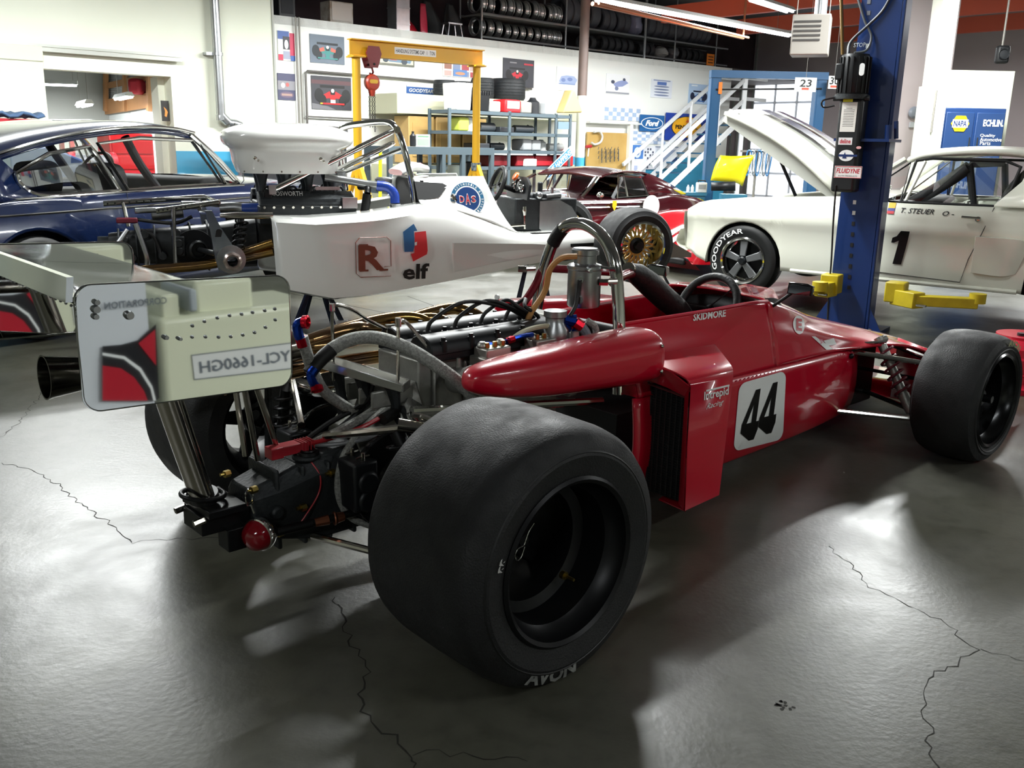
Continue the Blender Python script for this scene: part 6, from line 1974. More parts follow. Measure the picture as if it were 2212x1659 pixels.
# roof with fastback slope; side glass
mrs = [(-0.99, 1.155, 0.56), (-1.12, 1.198, 0.575), (-1.45, 1.222, 0.585), (-1.75, 1.205, 0.585), (-2.1, 1.12, 0.575), (-2.5, 0.97, 0.56), (-2.7, 0.90, 0.55)]
b = rb().loft([[(u, y * hw, w + (0.035 if abs(y) < 0.75 else 0.022 if abs(y) < 0.95 else 0)) for y in (-1, -0.9, -0.6, 0, 0.6, 0.9, 1)] for u, w, hw in mrs], 4, 4)
mpart('roof', b, IVORY, solid=0.03)
for s in (1, -1):
 # quarter panel rising to the roof behind the door glass
 b = rb().add([Vector((u, v * s, w)) for u, v, w in ((-1.60, 0.79, 0.885), (-1.72, 0.69, 1.03), (-1.76, 0.60, 1.18), (-2.1, 0.585, 1.12), (-2.5, 0.57, 0.97), (-2.75, 0.66, 0.885), (-2.2, 0.78, 0.885))], [tuple(range(7))])
 mpart('quarter_panel', b, IVORY, solid=0.02)
 b = rb().tube([(-0.985, 0.565 * s, 1.16), (-0.80, 0.64 * s, 1.02), (-0.68, 0.70 * s, 0.905)], 0.02, 8)
 mpart('windscreen_pillar', b, IVORY)
 win = [(-1.03, 0.715, 0.885), (-1.60, 0.72, 0.885), (-1.665, 0.67, 0.99), (-1.69, 0.61, 1.13), (-1.60, 0.59, 1.165), (-1.16, 0.585, 1.17), (-1.06, 0.59, 1.15)]
 P = [Vector((u, v * s, w)) for u, v, w in win]
 wg_ = mpart('door_window', rb().add(P, [tuple(range(len(P)))]), GLASS)
 rb().tube(P, 0.0105, 8, closed=True, smooth=False).build('window_seal', M('seal_black', '0a0a0c', 0.5), wg_)
 rb().tube([(-1.05, 0.705 * s, 0.89), (-1.12, 0.60 * s, 1.15)], 0.011, 8, smooth=False).build('quarterlight_bar', IVORY, wg_)
 P = [Vector((u, v * s, w)) for u, v, w in ((-1.02, 0.715, 0.885), (-0.74, 0.71, 0.90), (-1.03, 0.60, 1.14))]
 vw = mpart('quarterlight', rb().add(P, [(0, 1, 2)]), GLASS)
 rb().tube(P, 0.008, 8, closed=True, smooth=False).build('window_seal', M('seal_black', '0a0a0c', 0.5), vw)
 # door outline, handle, scoop
 b = rb()
 q = [(-0.80, 0.90), (-0.86, 0.60), (-0.88, 0.42), (-1.47, 0.40), (-1.50, 0.55), (-1.56, 0.72), (-1.60, 0.88)]
 b.tube([(u, s * (mvp(u, w) + 0.0025), w) for u, w in q], 0.0028, 5, smooth=False)
 mpart('door_gap', b, M('gap_dark', '4a4a44', 0.6))
 b = rb().tube([(-1.43, s * (mvp(-1.43, 0.81) + 0.02), 0.815), (-1.54, s * (mvp(-1.54, 0.81) + 0.02), 0.812)], 0.008, 8, smooth=False).sphere((-1.525, s * (mvp(-1.5, 0.81) + 0.012), 0.805), 0.019, 10, 6, (1, 0.6, 1))
 mpart('door_handle', b, CHROME)
 b = rb().loft([[(-1.53, s * (mvp(-1.53, 0.70) + o), 0.70) for o in (0.0, 0.03)] + [(-1.53, s * (mvp(-1.53, 0.5) + o), 0.47) for o in (0.03, 0.0)],
    [(-1.75, s * (mvp(-1.75, 0.70) + o), 0.70) for o in (0.0, 0.02)] + [(-1.70, s * (mvp(-1.75, 0.5) + o), 0.46) for o in (0.02, 0.0)],
    [(-1.84, s * (mvp(-1.84, 0.68) + o), 0.68) for o in (0.0, 0.004)] + [(-1.78, s * (mvp(-1.84, 0.5) + o), 0.48) for o in (0.004, 0.0)]], 3, 1, closed_v=True, cap=True)
 mpart('side_scoop', b, IVORY, bevel=0.012)
 b = rb().tube([(u, s * (mvp(u, 0.37) - 0.005), 0.37) for u in frange(-0.35, -1.8, 10)], 0.016, 8)
 mpart('rocker_panel', b, IVORY)
# number, name, flag
def mside(u, w):
 return Vector((u, -(mvp(u, w) + 0.004), w))

draped('numeral_one', [(0.0, 0.135), (-0.055, 0.135), (-0.055, -0.135), (0.0, -0.135), (0.0, 0.055), (0.028, 0.035), (0.045, 0.035), (0.045, 0.075), (0.02, 0.09)], lambda x, y: mside(-1.06 + x + y * -0.12, 0.592 + y * 0.82), BLKPRINT, mc, 0.05)
text('driver_name', 'T. STEUER', 0.1, (0, 0, 0), (1, 0, 0), (0, 0, 1), BLKPRINT, mc, shear=0.25, bold=0.001, flip=True, fit=(0.205, 0.032), fn=lambda x, y: mside(-1.155 - x, 0.835 + y))
text('blood_group', 'O -', 0.1, (0, 0, 0), (1, 0, 0), (0, 0, 1), BLKPRINT, mc, shear=0.25, bold=0.001, flip=True, fit=(0.07, 0.030), fn=lambda x, y: mside(-1.345 - x, 0.83 + y))
for i, (c, h0, h1) in enumerate((('e8b820', 0.0, 0.035), ('243a8c', -0.018, 0.0), ('c8202c', -0.036, -0.018))):
 draped('flag_stripe', [(-0.022, h0), (0.022, h0), (0.022, h1), (-0.022, h1)], lambda x, y: mside(-0.99 + x, 0.845 + y), M('flag_%d' % i, c, 0.4), mc, 0.05)
# cabin: cage tube, seat, dash
b = rb().tube([(-0.92, -0.42, 0.80), (-1.20, -0.50, 0.98), (-1.38, -0.54, 1.12)], 0.042, 12)
b.tube([(-1.38, -0.54, 1.14), (-1.50, -0.56, 0.6)], 0.024, 10, smooth=False).tube([(-1.42, 0.54, 1.14), (-1.50, 0.56, 0.6)], 0.024, 10, smooth=False).tube([(-1.40, -0.55, 1.14), (-1.40, 0.55, 1.14)], 0.024, 10, smooth=False)
mpart('roll_cage', b, LEATHER)
b = rb().loft([ring(-1.30, -0.35, 0.62, 0.20, 0.06, 10, 3), ring(-1.52, -0.35, 0.72, 0.23, 0.12, 10, 3), ring(-1.62, -0.35, 0.90, 0.20, 0.13, 10, 3), ring(-1.68, -0.35, 1.03, 0.13, 0.08, 10, 3)], 3, 2, closed_v=True, cap=True)
mpart('race_seat', b, LEATHER)
b = rb().box((-0.95, 0, 0.84), (0.30, 1.30, 0.10))
mpart('dashboard', b, M('dark_trim', '0e1014', 0.7), bevel=0.03)
# open bonnet: hinged at the scuttle, front edge up
ha, hb_ = Vector((-0.60, 0, 0.92)), Vector((0.30, 0, 1.47))
rows = []
for t in frange(0, 1, 8):
 p = ha.lerp(hb_, t) + Vector((-0.03, 0, 0.05)) * math.sin(PI * t)
 hw = 0.70 - 0.03 * t
 rows.append([p + Vector((0.0, y * hw, 0.0)) + Vector((-0.03, 0, 0.05)) * (1 - y * y) * 0.8 for y in frange(-1, 1, 10)])
hd = mpart('bonnet', rb().grid(rows), IVORY, solid=0.025)
dn = (hb_ - ha).normalized()
nn = Vector((dn.z, 0, -dn.x))
b = rb()
for s in (-1, 1):
 b.beam(ha + Vector((0, 0.62 * s, 0)) + nn * 0.025, hb_ + Vector((0, 0.60 * s, 0)) + nn * 0.025, 0.10, 0.03, (0, 1, 0))
b.beam(hb_ + Vector((-0.04, -0.6, 0)) + nn * 0.03, hb_ + Vector((-0.04, 0.6, 0)) + nn * 0.03, 0.10, 0.03)
b.build('bonnet_frame', M('bonnet_grey', 'b8b9b0', 0.5), hd)
b = rb()
for y0, y1 in ((-0.36, -0.10), (0.10, 0.36)):
 sr = []
 for t in frange(0.03, 0.93, 8):
  p = ha.lerp(hb_, t) + Vector((-0.03, 0, 0.05)) * math.sin(PI * t)
  hw = 0.70 - 0.03 * t
  sr.append([p + Vector((0.0, y * hw, 0.0)) + Vector((-0.03, 0, 0.05)) * ((1 - y * y) * 0.8 + 0.45) for y in frange(y0, y1, 4)])
 b.grid(sr)
b.build('bonnet_stripe', M('stripe_navy', '14164a', 0.25, 0, coat=0.6), hd)
b = rb().cyl((-0.25, -0.55, 0.88), (-0.10, -0.58, 1.17), 0.012, n=8)
b.build('bonnet_prop', DARKM, hd)
# wheels
for u in (0.02, -2.12):
 for s in (1, -1):
  t, c, h = road_wheel(mc, u, s * 0.705, 0.408, 0.268, 0.20, 0.168, s)
  rb().lathe([(0.165, h - 0.02), (0.172, h - 0.002), (0.163, h + 0.004), (0.152, h - 0.006), (0.148, h - 0.045), (0.135, h - 0.06)], c, (0, s, 0), 44).build('rim', CHROME, t)
  sp = rb()
  for i in range(5):
   a = 2 * PI * i / 5 + 0.3
   d = Vector((math.cos(a), 0, math.sin(a)))
   e = Vector((-math.sin(a), 0, math.cos(a)))
   p0, p1 = c + d * 0.03 + Vector((0, s * (h - 0.03), 0)), c + d * 0.142 + Vector((0, s * (h - 0.045), 0))
   th_ = Vector((0, s * 0.02, 0))
   q = [p0 - e * 0.022, p0 + e * 0.022, p1 + e * 0.03, p1 - e * 0.03]
   sp.add(q + [x + th_ for x in q], [(0, 1, 2, 3), (7, 6, 5, 4), (0, 4, 5, 1), (1, 5, 6, 2), (2, 6, 7, 3), (3, 7, 4, 0)])
  sp.build('spokes', M('spoke_grey', '7c7e80', 0.4, 0.6), t, bevel=0.006)
  rb().lathe([(0.138, h - 0.07), (0.0, h - 0.07)], c, (0, s, 0), 30).build('wheel_back', DARKM, t)
  rb().lathe([(0.03, h - 0.035), (0.03, h - 0.0), (0.02, h + 0.008), (0, h + 0.008)], c, (0, s, 0), 18).build('centre_cap', BLKPAINT, t)
  if s < 0 and u > 0:
   def fn(x, y, c=c, h=h):
    a = R(33) + x / 0.215
    r = 0.215 + y
    return Vector((c.x + r * math.cos(a), c.y - (h + 0.0055), c.z + r * math.sin(a)))
   text('tyre_lettering', 'GOODYEAR', 0.05, (0, 0, 0), (1, 0, 0), (0, 1, 0), WHITE, t, bold=0.001, flip=True, fit=(0.42, 0.036), fn=fn, cuts=0.02)
b = rb().cyl((-1.75, -0.5, 0.36), (-2.0, -0.52, 0.33), 0.035, n=12)
mpart('exhaust', b, DARKM)

# ---- the lift: blue post, motor, arms -----------------------------------------------------
LP = Vector((2.30, 6.27, 0))
LIFTB = M('lift_blue', '0f2f68', 0.35, 0, coat=0.3)
ld2 = Vector((math.sin(R(306)), math.cos(R(306)), 0))
lift = thing('lift_post', LP, math.atan2(ld2.y, ld2.x), 'tall dark blue steel lift post with a motor unit, in front of the white fastback', 'car lift')
# local frame: x to the left along the raised car, y towards the photographer
HP = CEIL - 0.12
w, d, t = 0.25, 0.20, 0.012

def lpart(name, b, mat, parent=None, **k):
 return b.build(name, mat, parent or lift, **k)

def lpx(x, y, ly):
 """photo pixel on the local plane y = ly, in local coordinates"""
 yv = Vector((-ld2.y, ld2.x, 0))
 p = on_plane(x, y, LP + yv * ly, yv) - LP
 return Vector((p.dot(ld2), ly, p.z))

b = MB().box((0, 0.0, HP / 2), (w, t, HP)).box((-w / 2, -d / 2, HP / 2), (t, d, HP)).box((w / 2, -d / 2, HP / 2), (t, d, HP))
b.box((-w / 2 + 0.035, -d, HP / 2), (0.07, t, HP)).box((w / 2 - 0.035, -d, HP / 2), (0.07, t, HP))
lpart('column', b, LIFTB)
lpart('edge_flange', MB().box((-w / 2 - 0.012, -0.02, HP / 2), (0.024, 0.05, HP)), LIFTB, bevel=0.006)
lpart('base_plate', MB().box((0, -0.05, 0.012), (0.46, 0.42, 0.024)), LIFTB)
lpart('gusset', MB().prism([(0, 0), (0.11, 0), (0, 0.20)], (w / 2, 0.0, 0.02), (1, 0, 0), (0, 0, 1), -0.012), LIFTB)
lpart('gusset', MB().prism([(0, 0), (-0.11, 0), (0, 0.20)], (-w / 2, 0.0, 0.02), (1, 0, 0), (0, 0, 1), 0.012), LIFTB)
for sx in (-0.19, 0.19):
 lpart('anchor_bolt', MB().cyl((sx, 0.10, 0.02), (sx, 0.10, 0.055), 0.011, n=6), NICKEL)
# latch slots down the front face
for y in range(437, 640, 23):
 p = lpx(1846 - (y - 437) * 0.068, y, t / 2 + 0.002)
 bright = y < 470
 lpart('latch_slot', MB().box(p, (0.020, 0.003, 0.026)), M('slot_light', 'd8dcd8', 0.5) if bright else M('slot_dark', '0a0c10', 0.6))
for y in (0, 24, 95, 117):
 p = lpx(1877 - y * 0.03, y + 4, t / 2 + 0.002)
 lpart('latch_slot', MB().box(p, (0.022, 0.003, 0.026)), M('slot_light', 'd8dcd8', 0.5) if y > 90 else M('slot_mid', '6a6e78', 0.5))
text('chalk_word', 'STOP', 0.05, lpx(1857, 97, t / 2 + 0.0015), (-1, 0, 0), (0, 0, 1), M('chalk', 'c8d0d8', 0.7), lift, fit=(0.075, 0.026))
lpart('lift_band', MB().box((0, -0.02, lpx(1930, 304, 0).z), (w + 0.10, d + 0.10, 0.018)), LIFTB)
lpart('hinge_block', MB().cyl(lpx(1918, 306, 0.07), lpx(1920, 270, 0.07), 0.022, n=14).cyl(lpx(1936, 300, 0.02), lpx(1936, 262, 0.02), 0.014, n=12), LIFTB)
# electric motor and oil tank
c0 = lpx(1842, 118, 0.10)
c1 = lpx(1840, 208, 0.10)
mo = lpart('motor', MB().lathe([(0, 0.0), (0.085, 0.0), (0.092, 0.012), (0.092, c0.z - c1.z - 0.02), (0.08, c0.z - c1.z), (0, c0.z - c1.z)], c1, (0, 0, 1), 28), M('motor_black', '1b1d1f', 0.45, 0.2))
for i in range(18):
 a = 2 * PI * i / 18
 MB().box(c1 + Vector((0.094 * math.cos(a), 0.094 * math.sin(a), (c0.z - c1.z) * 0.5)), (0.012, 0.005, (c0.z - c1.z) * 0.86), Matrix.Rotation(a, 3, 'Z')).build('cooling_fin', M('motor_black', '1b1d1f', 0.45, 0.2), mo)
MB().prism(rrect(0.032, 0.075, 0.015), lpx(1862, 150, 0.202), (-1, 0, 0), (0, 0, 1), 0.003).build('motor_label', WHITE, mo)
MB().box(lpx(1815, 155, 0.16), (0.05, 0.06, 0.10)).build('switch_box', M('motor_black', '1b1d1f', 0.45, 0.2), mo, bevel=0.008)
MB().cyl(c1 + Vector((0, 0, -0.02)), c1 + Vector((0, 0, 0.01)), 0.105, n=24).cyl(c1 + Vector((-0.12, 0.02, -0.015)), c1 + Vector((0.10, 0.05, -0.015)), 0.017, n=10).build('pump_flange', CASTM, mo)
MB().tube([c1 + Vector((0.09, 0.06, -0.01)), c1 + Vector((0.16, 0.08, -0.03)), c1 + Vector((0.15, 0.08, -0.07)), c1 + Vector((0.08, 0.07, -0.06))], 0.006, 8).build('release_handle', DARKM, mo)
t0, t1 = lpx(1838, 214, 0.10), lpx(1832, 415, 0.10)
tk2 = lpart('oil_tank', MB().box((t0 + t1) / 2, (0.155, 0.13, t0.z - t1.z)), M('tank_black', '202224', 0.4, 0.1), bevel=0.02, seg=3)
yb = 0.166
for (x0, y0, x1, y1), m_, nm in (((1820, 221, 1846, 285), 'e8e6de', 'instruction_sheet'), ((1822, 211, 1842, 220), 'd8d820', 'yellow_label'), ((1812, 297, 1840, 313), 'e0dede', 'red_word_label'), ((1804, 358, 1860, 386), 'eceae6', 'maker_label')):
 p, q = lpx(x0, y0, yb), lpx(x1, y1, yb)
 cx = (p + q) / 2
 lb = lpart(nm, MB().box(cx, (abs(p.x - q.x), 0.002, abs(p.z - q.z))), M('label_' + m_, m_, 0.5))
 if nm == 'maker_label':
  text('label_text', 'FLUIDYNE', 0.05, cx + Vector((0, 0.0016, 0.008)), (-1, 0, 0), (0, 0, 1), M('red_print', 'c01830', 0.4), lb, shear=0.2, bold=0.001, fit=(abs(p.x - q.x) * 0.86, 0.03))
  text('label_text', 'AUTO PRODUCTS', 0.05, cx + Vector((0, 0.0016, -0.024)), (-1, 0, 0), (0, 0, 1), BLKPRINT, lb, fit=(abs(p.x - q.x) * 0.7, 0.009))
  MB().tube([cx + Vector((sx * abs(p.x - q.x) * 0.48, 0.0015, sz * abs(p.z - q.z) * 0.46)) for sx, sz in ((-1, -1), (1, -1), (1, 1), (-1, 1))], 0.002, 5, closed=True, smooth=False).build('label_border', M('red_print', 'c01830', 0.4), lb)
 if nm == 'instruction_sheet':
  for i in range(12):
   MB().box(cx + Vector((0, 0.0014, abs(p.z - q.z) * (0.30 - i * 0.055))), (abs(p.x - q.x) * (0.7 if i else 0.4), 0.0006, 0.0025)).build('print_line', M('print_grey', '6a6a6a', 0.6), lb)
 if nm == 'red_word_label':
  text('label_text', 'deline', 0.05, cx + Vector((0, 0.0016, 0)), (-1, 0, 0), (0, 0, 1), M('red_print', 'c01830', 0.4), lb, bold=0.001, fit=(abs(p.x - q.x) * 0.8, 0.028))
p = lpx(1828, 336, yb)
sk = lpart('round_sticker', MB().prism(ngon(0.048, 24, 0.036), p, (-1, 0, 0), (0, 0, 1), 0.002), WHITE)
MB().box(p + Vector((-0.01, 0.0025, 0)), (0.12, 0.0006, 0.014)).build('sticker_wing', M('sticker_navy', '1c3468', 0.4), sk)
MB().prism([(-0.014, -0.018), (0.014, -0.018), (0, 0.022)], p + Vector((0.01, 0.003, 0)), (-1, 0, 0), (0, 0, 1), 0.0005).build('sticker_peak', M('sticker_navy', '1c3468', 0.4), sk)
lpart('small_sticker', MB().prism(ngon(0.016, 16, 0.009), lpx(1855, 319, yb), (-1, 0, 0), (0, 0, 1), 0.002), M('pink_sticker', 'e0a8a8', 0.5))
# hoses and cables
lpart('hydraulic_hose', MB().tube([lpx(1832, 118, 0.11), lpx(1838, 90, 0.06), lpx(1875, 55, 0.03), lpx(1905, 25, 0.02), lpx(1925, -8, 0.02)], 0.010, 8), M('hose_grey', '3c4048', 0.45))
lpart('power_cable', MB().tube([lpx(1852, -8, 0.02), lpx(1868, 45, 0.03), lpx(1882, 78, 0.03), lpx(1872, 108, 0.06), lpx(1845, 115, 0.10)], 0.008, 8), M('cable_grey', '5a5e62', 0.45))
lpart('drop_cable', MB().tube([lpx(1806, 400, 0.17), lpx(1800, 480, 0.12), lpx(1796, 560, 0.10), lpx(1790, 640, 0.10), lpx(1787, 708, 0.12)], 0.006, 6), BLACK)
lpart('conduit_pipe', MB().tube([lpx(1817, -10, 0.12), lpx(1820, 118, 0.14)], 0.011, 8, smooth=False), M('brass_pipe', '7c6238', 0.4, 0.6))
# yellow swing arms under the raised car
YEL = M('safety_yellow', 'c8b41c', 0.45, noise=(14, 'a89614', 0.3))

def arm_pt(x, y, z):
 return at_z(x, y, z) - LP

def toloc(pw):
 yv = Vector((-ld2.y, ld2.x, 0))
 return Vector((pw.dot(ld2), pw.dot(yv), pw.z))

za = 0.30
for pts in (((1935, 640), (1985, 650), (2110, 655)), ((1795, 622), (1775, 626), (1770, 628))):
 P = [toloc(at_z(x, y, za) - LP) for x, y in pts]
 ar = lpart('lift_arm', MB().beam(P[0], P[1], 0.10, 0.10).beam(P[1].lerp(P[0], 0.2), P[2], 0.085, 0.065), YEL, bevel=0.006)
 MB().box(P[0] + Vector((0, 0, 0.03)), (0.12, 0.12, 0.13)).build('arm_knuckle', YEL, ar, bevel=0.008)
 MB().cyl(P[2], P[2] + Vector((0, 0, 0.06)), 0.05, n=16).build('arm_pad', YEL, ar)
 MB().cyl(P[1] + Vector((0, 0.06, -0.02)), P[1] + Vector((-0.06, 0.07, -0.02)), 0.008, n=8).build('lock_pin', NICKEL, ar)
# ================================================================== cars and lift further back
# ---- maroon berlinetta -------------------------------------------------------------------
GY = R(235)
gd, gr = Vector((math.sin(GY), math.cos(GY), 0)), Vector((math.cos(GY), -math.sin(GY), 0))
gt = thing('berlinetta', (0.526 * 1.33, 8.291 * 1.33, 0), PI / 2 - GY, 'dark maroon berlinetta with yellow shield badge parked behind the white racing car', 'car')
MAR = M('maroon_car_paint', '3c0a14', 0.2, 0.1, coat=1.0)

def gp(u, v, w):
 return Vector((u * 1.33, v * 1.33, EYE + (w - EYE) * 1.33))

def gpart(name, b, mat, parent=None, **k):
 return b.build(name, mat, parent or gt, **k)

zg = 0.10
for s in (1, -1):
 top = [(-1.25, 0.40, 0.72), (-0.95, 0.55, 0.775), (-0.60, 0.60, 0.815), (-0.40, 0.60, 0.80), (0.0, 0.60, 0.785), (0.5, 0.59, 0.79), (1.0, 0.57, 0.78), (1.4, 0.50, 0.72), (1.65, 0.35, 0.64)]
 secs2 = []
 for u, v, w in top:
  p = gp(u, v * s, w)
  secs2.append([p, p + Vector((0, 0.03 * s, -0.06)), Vector((p.x, p.y + 0.05 * s, 0.42)), Vector((p.x, p.y + 0.03 * s, 0.25)), Vector((p.x, p.y - 0.05 * s, 0.12))])
 gpart('body_side', rb().loft(secs2, 4, 4), MAR, solid=0.02)
dk2 = []
for u, v, w in top:
 dk2.append([gp(u, y * v, w + 0.015 * (1 - y * y)) for y in frange(-1, 1, 6)])
gpart('bonnet', rb().loft(dk2[4:], 3, 2), MAR)
gpart('rear_deck', rb().loft(dk2[:4], 3, 2), MAR)
rf = [(0.10, 0.955, 0.44), (-0.02, 0.995, 0.46), (-0.20, 1.01, 0.47), (-0.42, 0.985, 0.47), (-0.7, 0.90, 0.44), (-0.98, 0.80, 0.38)]
gpart('roof', rb().loft([[gp(u, y * hw, w + (0.022 if abs(y) < 0.8 else 0)) for y in (-1, -0.8, 0, 0.8, 1)] for u, w, hw in rf], 4, 3), MAR, solid=0.02)
for s in (1, -1):
 gpart('quarter_panel', rb().add([gp(-0.36, 0.565 * s, 0.80), gp(-0.34, 0.49 * s, 0.955), gp(-0.42, 0.475 * s, 0.985), gp(-0.7, 0.445 * s, 0.90), gp(-0.98, 0.385 * s, 0.80), gp(-0.7, 0.53 * s, 0.80)], [tuple(range(6))]), MAR, solid=0.015)
 P = [gp(0.0, 0.565 * s, 0.79), gp(-0.345, 0.56 * s, 0.80), gp(-0.315, 0.49 * s, 0.955), gp(-0.08, 0.475 * s, 0.97)]
 w_ = gpart('door_window', rb().add(P, [(0, 1, 2, 3)]), GLASS)
 rb().tube(P, 0.014, 8, closed=True, smooth=False).build('window_frame', CHROME, w_)
 rb().tube([P[0].lerp(P[1], 0.32), P[3].lerp(P[2], 0.2)], 0.010, 8, smooth=False).build('vent_bar', CHROME, w_)
 gpart('windscreen_pillar', rb().tube([gp(0.12, 0.44 * s, 0.95), gp(0.25, 0.50 * s, 0.87), gp(0.36, 0.53 * s, 0.795)], 0.020, 8), CHROME)
gpart('windscreen', rb().loft([[gp(0.40, y * 0.52, 0.795) + Vector((0.10 * (1 - y * y), 0, 0)) for y in frange(-1, 1, 6)], [gp(0.12, y * 0.44, 0.955) + Vector((0.06 * (1 - y * y), 0, 0)) for y in frange(-1, 1, 6)]], 2, 2), GLASS)
gpart('cabin', rb().box((-0.1, 0, 0.45), (1.2, 1.2, 0.36)), M('dark_trim', '0e1014', 0.7))
b = rb().tube([gp(-0.05, -0.44, 0.78), gp(-0.18, -0.42, 0.96), gp(-0.18, 0.42, 0.96), gp(-0.05, 0.44, 0.78)], 0.02, 8, smooth=False)
gpart('roll_cage', b, M('grey_tube', '8a8c8e', 0.4))
gpart('wing_mirror', rb().sphere(gp(0.22, -0.60, 0.815), 0.045, 10, 8, (1, 0.8, 0.8)), CHROME)
for w in (0.755, 0.72):
 gpart('side_strip', rb().tube([gp(u, -(v + 0.045), w) for u, v in ((-0.30, 0.60), (0.2, 0.60), (0.7, 0.585), (1.1, 0.56))], 0.008, 6), CHROME)
gpart('shield_badge', rb().prism([(-0.03, 0.05), (0.03, 0.05), (0.03, -0.01), (0, -0.06), (-0.03, -0.01)], gp(0.115, -0.66, 0.735), (1, 0, 0), (0, 0, 1), 0.004), M('badge_yellow', 'e6d220', 0.4))
rd_ = gpart('number_roundel', rb().prism(ngon(0.125, 28), gp(-0.29, -0.665, 0.72), (1, 0, 0), (0, 0, 1), 0.004), WHITE)
text('numeral', '5', 0.2, gp(-0.29, -0.668, 0.72), (-1, 0, 0), (0, 0, 1), BLKPRINT, rd_, bold=0.006, flip=True, fit=(0.10, 0.17))
for u in (-0.72, 1.15):
 for s in (1, -1):
  t, c, h = road_wheel(gt, u * 1.33, s * 0.64, 0.28, 0.28, 0.2, 0.19, s)
  rb().lathe([(0.2, h - 0.01), (0.19, h), (0.17, h - 0.02), (0.05, h - 0.03), (0, h)], c, (0, s, 0), 30).build('wire_rim', CHROME, t)

# ---- red sports racer with white stripes -----------------------------------------------------
RY = R(235)
rr_ = thing('sports_racer', (1.42 + 0.819 * 0.95, 9.3 + 0.574 * 0.95, 0), PI / 2 - RY, 'low red sports racing car with white bonnet stripes behind the slick tyre', 'race car')
rr_.scale = (0.85, 0.85, 0.85)
BRED = M('signal_red_paint', 'b4101e', 0.22, 0, coat=1.0)

def xpart(name, b, mat, parent=None, **k):
 return b.build(name, mat, parent or rr_, **k)

sx = []
for u, hw, hc, hf in ((-1.6, 0.70, 0.62, 0.66), (-0.9, 0.76, 0.60, 0.68), (-0.4, 0.77, 0.60, 0.64), (0.1, 0.77, 0.545, 0.64), (0.45, 0.77, 0.50, 0.62), (0.75, 0.75, 0.42, 0.54), (1.0, 0.70, 0.30, 0.38), (1.12, 0.6, 0.18, 0.2)):
 sx.append([(u, y * hw, (hf if abs(abs(y) - 0.72) < 0.15 else hc if abs(y) < 0.5 else hf * 0.78 if abs(y) < 0.98 else 0.14) if y else hc) for y in (-1, -0.96, -0.85, -0.65, -0.4, 0, 0.4, 0.65, 0.85, 0.96, 1)])
xpart('body', rb().loft(sx, 5, 3), BRED)
b = rb().loft([[(1.12, -0.6, 0.17), (1.16, 0, 0.17), (1.12, 0.6, 0.17)], [(1.02, -0.64, 0.07), (1.1, 0, 0.07), (1.02, 0.64, 0.07)]], 1, 4)
xpart('chin', b, M('dark_red', '6c0c14', 0.4))
for y in (-0.34, 0.34):
 xpart('intake', rb().box((1.12, y, 0.155), (0.06, 0.30, 0.075)), BLACK, bevel=0.02)
for y0 in (-0.09, 0.09):
 rows = []
 for u, hc in ((-0.5, 0.612), (0.1, 0.56), (0.45, 0.512), (0.75, 0.434), (1.0, 0.315)):
  rows.append([(u, y0 - 0.05, hc + 0.012), (u, y0 + 0.05, hc + 0.012)])
 xpart('bonnet_stripe', rb().loft(rows, 4, 1), WHITE)
rn = xpart('number_roundel', rb().prism(ngon(0.17, 28), (0.62, -0.44, 0.56), (0.93, 0, -0.38), (0.2, 1, 0.3), 0.004), WHITE)
rb().beam((0.66, -0.50, 0.575), (0.60, -0.38, 0.585), 0.03, 0.004).build('numeral', BLKPRINT, rn)
b = rb().loft([[(-0.35, -0.5, 0.62), (-0.25, 0, 0.60), (-0.35, 0.5, 0.62)], [(-0.55, -0.45, 0.78), (-0.5, 0, 0.8), (-0.55, 0.45, 0.78)]], 2, 5)
xpart('windscreen', b, GLASS)
for u in (0.45, -1.2):
 for s in (1, -1):
  road_wheel(rr_, u, s * 0.66, 0.28, 0.28, 0.2, 0.17, s)

# ---- second lift frame: two posts and a header -----------------------------------------------------
L2 = M('lift_mid_blue', '1b4e78', 0.4, 0, coat=0.2)
yv2 = Vector((0, 1, 0))
p0, p1 = at_y(1546, 190, 13.6), at_y(1775, 180, 13.6)
zt2 = at_y(1660, 170, 13.6).z
l2 = thing('two_post_lift', (p0.x, p0.y, 0), 0, 'blue two-post lift frame with top beam in front of the white stairs', 'car lift')
dx = p1.x - p0.x
l2.location = (p0.x, p0.y, 0)
for x in (0, dx):
 b = MB().box((x, 0, zt2 / 2), (0.10, 0.03, zt2)).box((x - 0.06, 0.08, zt2 / 2), (0.02, 0.18, zt2)).box((x + 0.06, 0.08, zt2 / 2), (0.02, 0.18, zt2)).box((x, 0.16, zt2 / 2), (0.12, 0.02, zt2))
 b.build('lift_column', L2, l2)
 MB().box((x, 0.05, 0.01), (0.4, 0.4, 0.02)).build('base_plate', L2, l2)
MB().box((dx / 2, 0.05, zt2 + 0.05), (dx + 0.16, 0.16, 0.10)).build('top_beam', L2, l2)
MB().tube([(0.0, -0.02, zt2 - 0.16), (dx, -0.02, zt2 - 0.12)], 0.012, 8, smooth=False).build('shut_off_bar', BLACK, l2)
MB().box((0.06, -0.03, zt2 - 0.14), (0.05, 0.01, 0.16)).build('warning_label', M('orange_label', 'e07820', 0.5), l2)
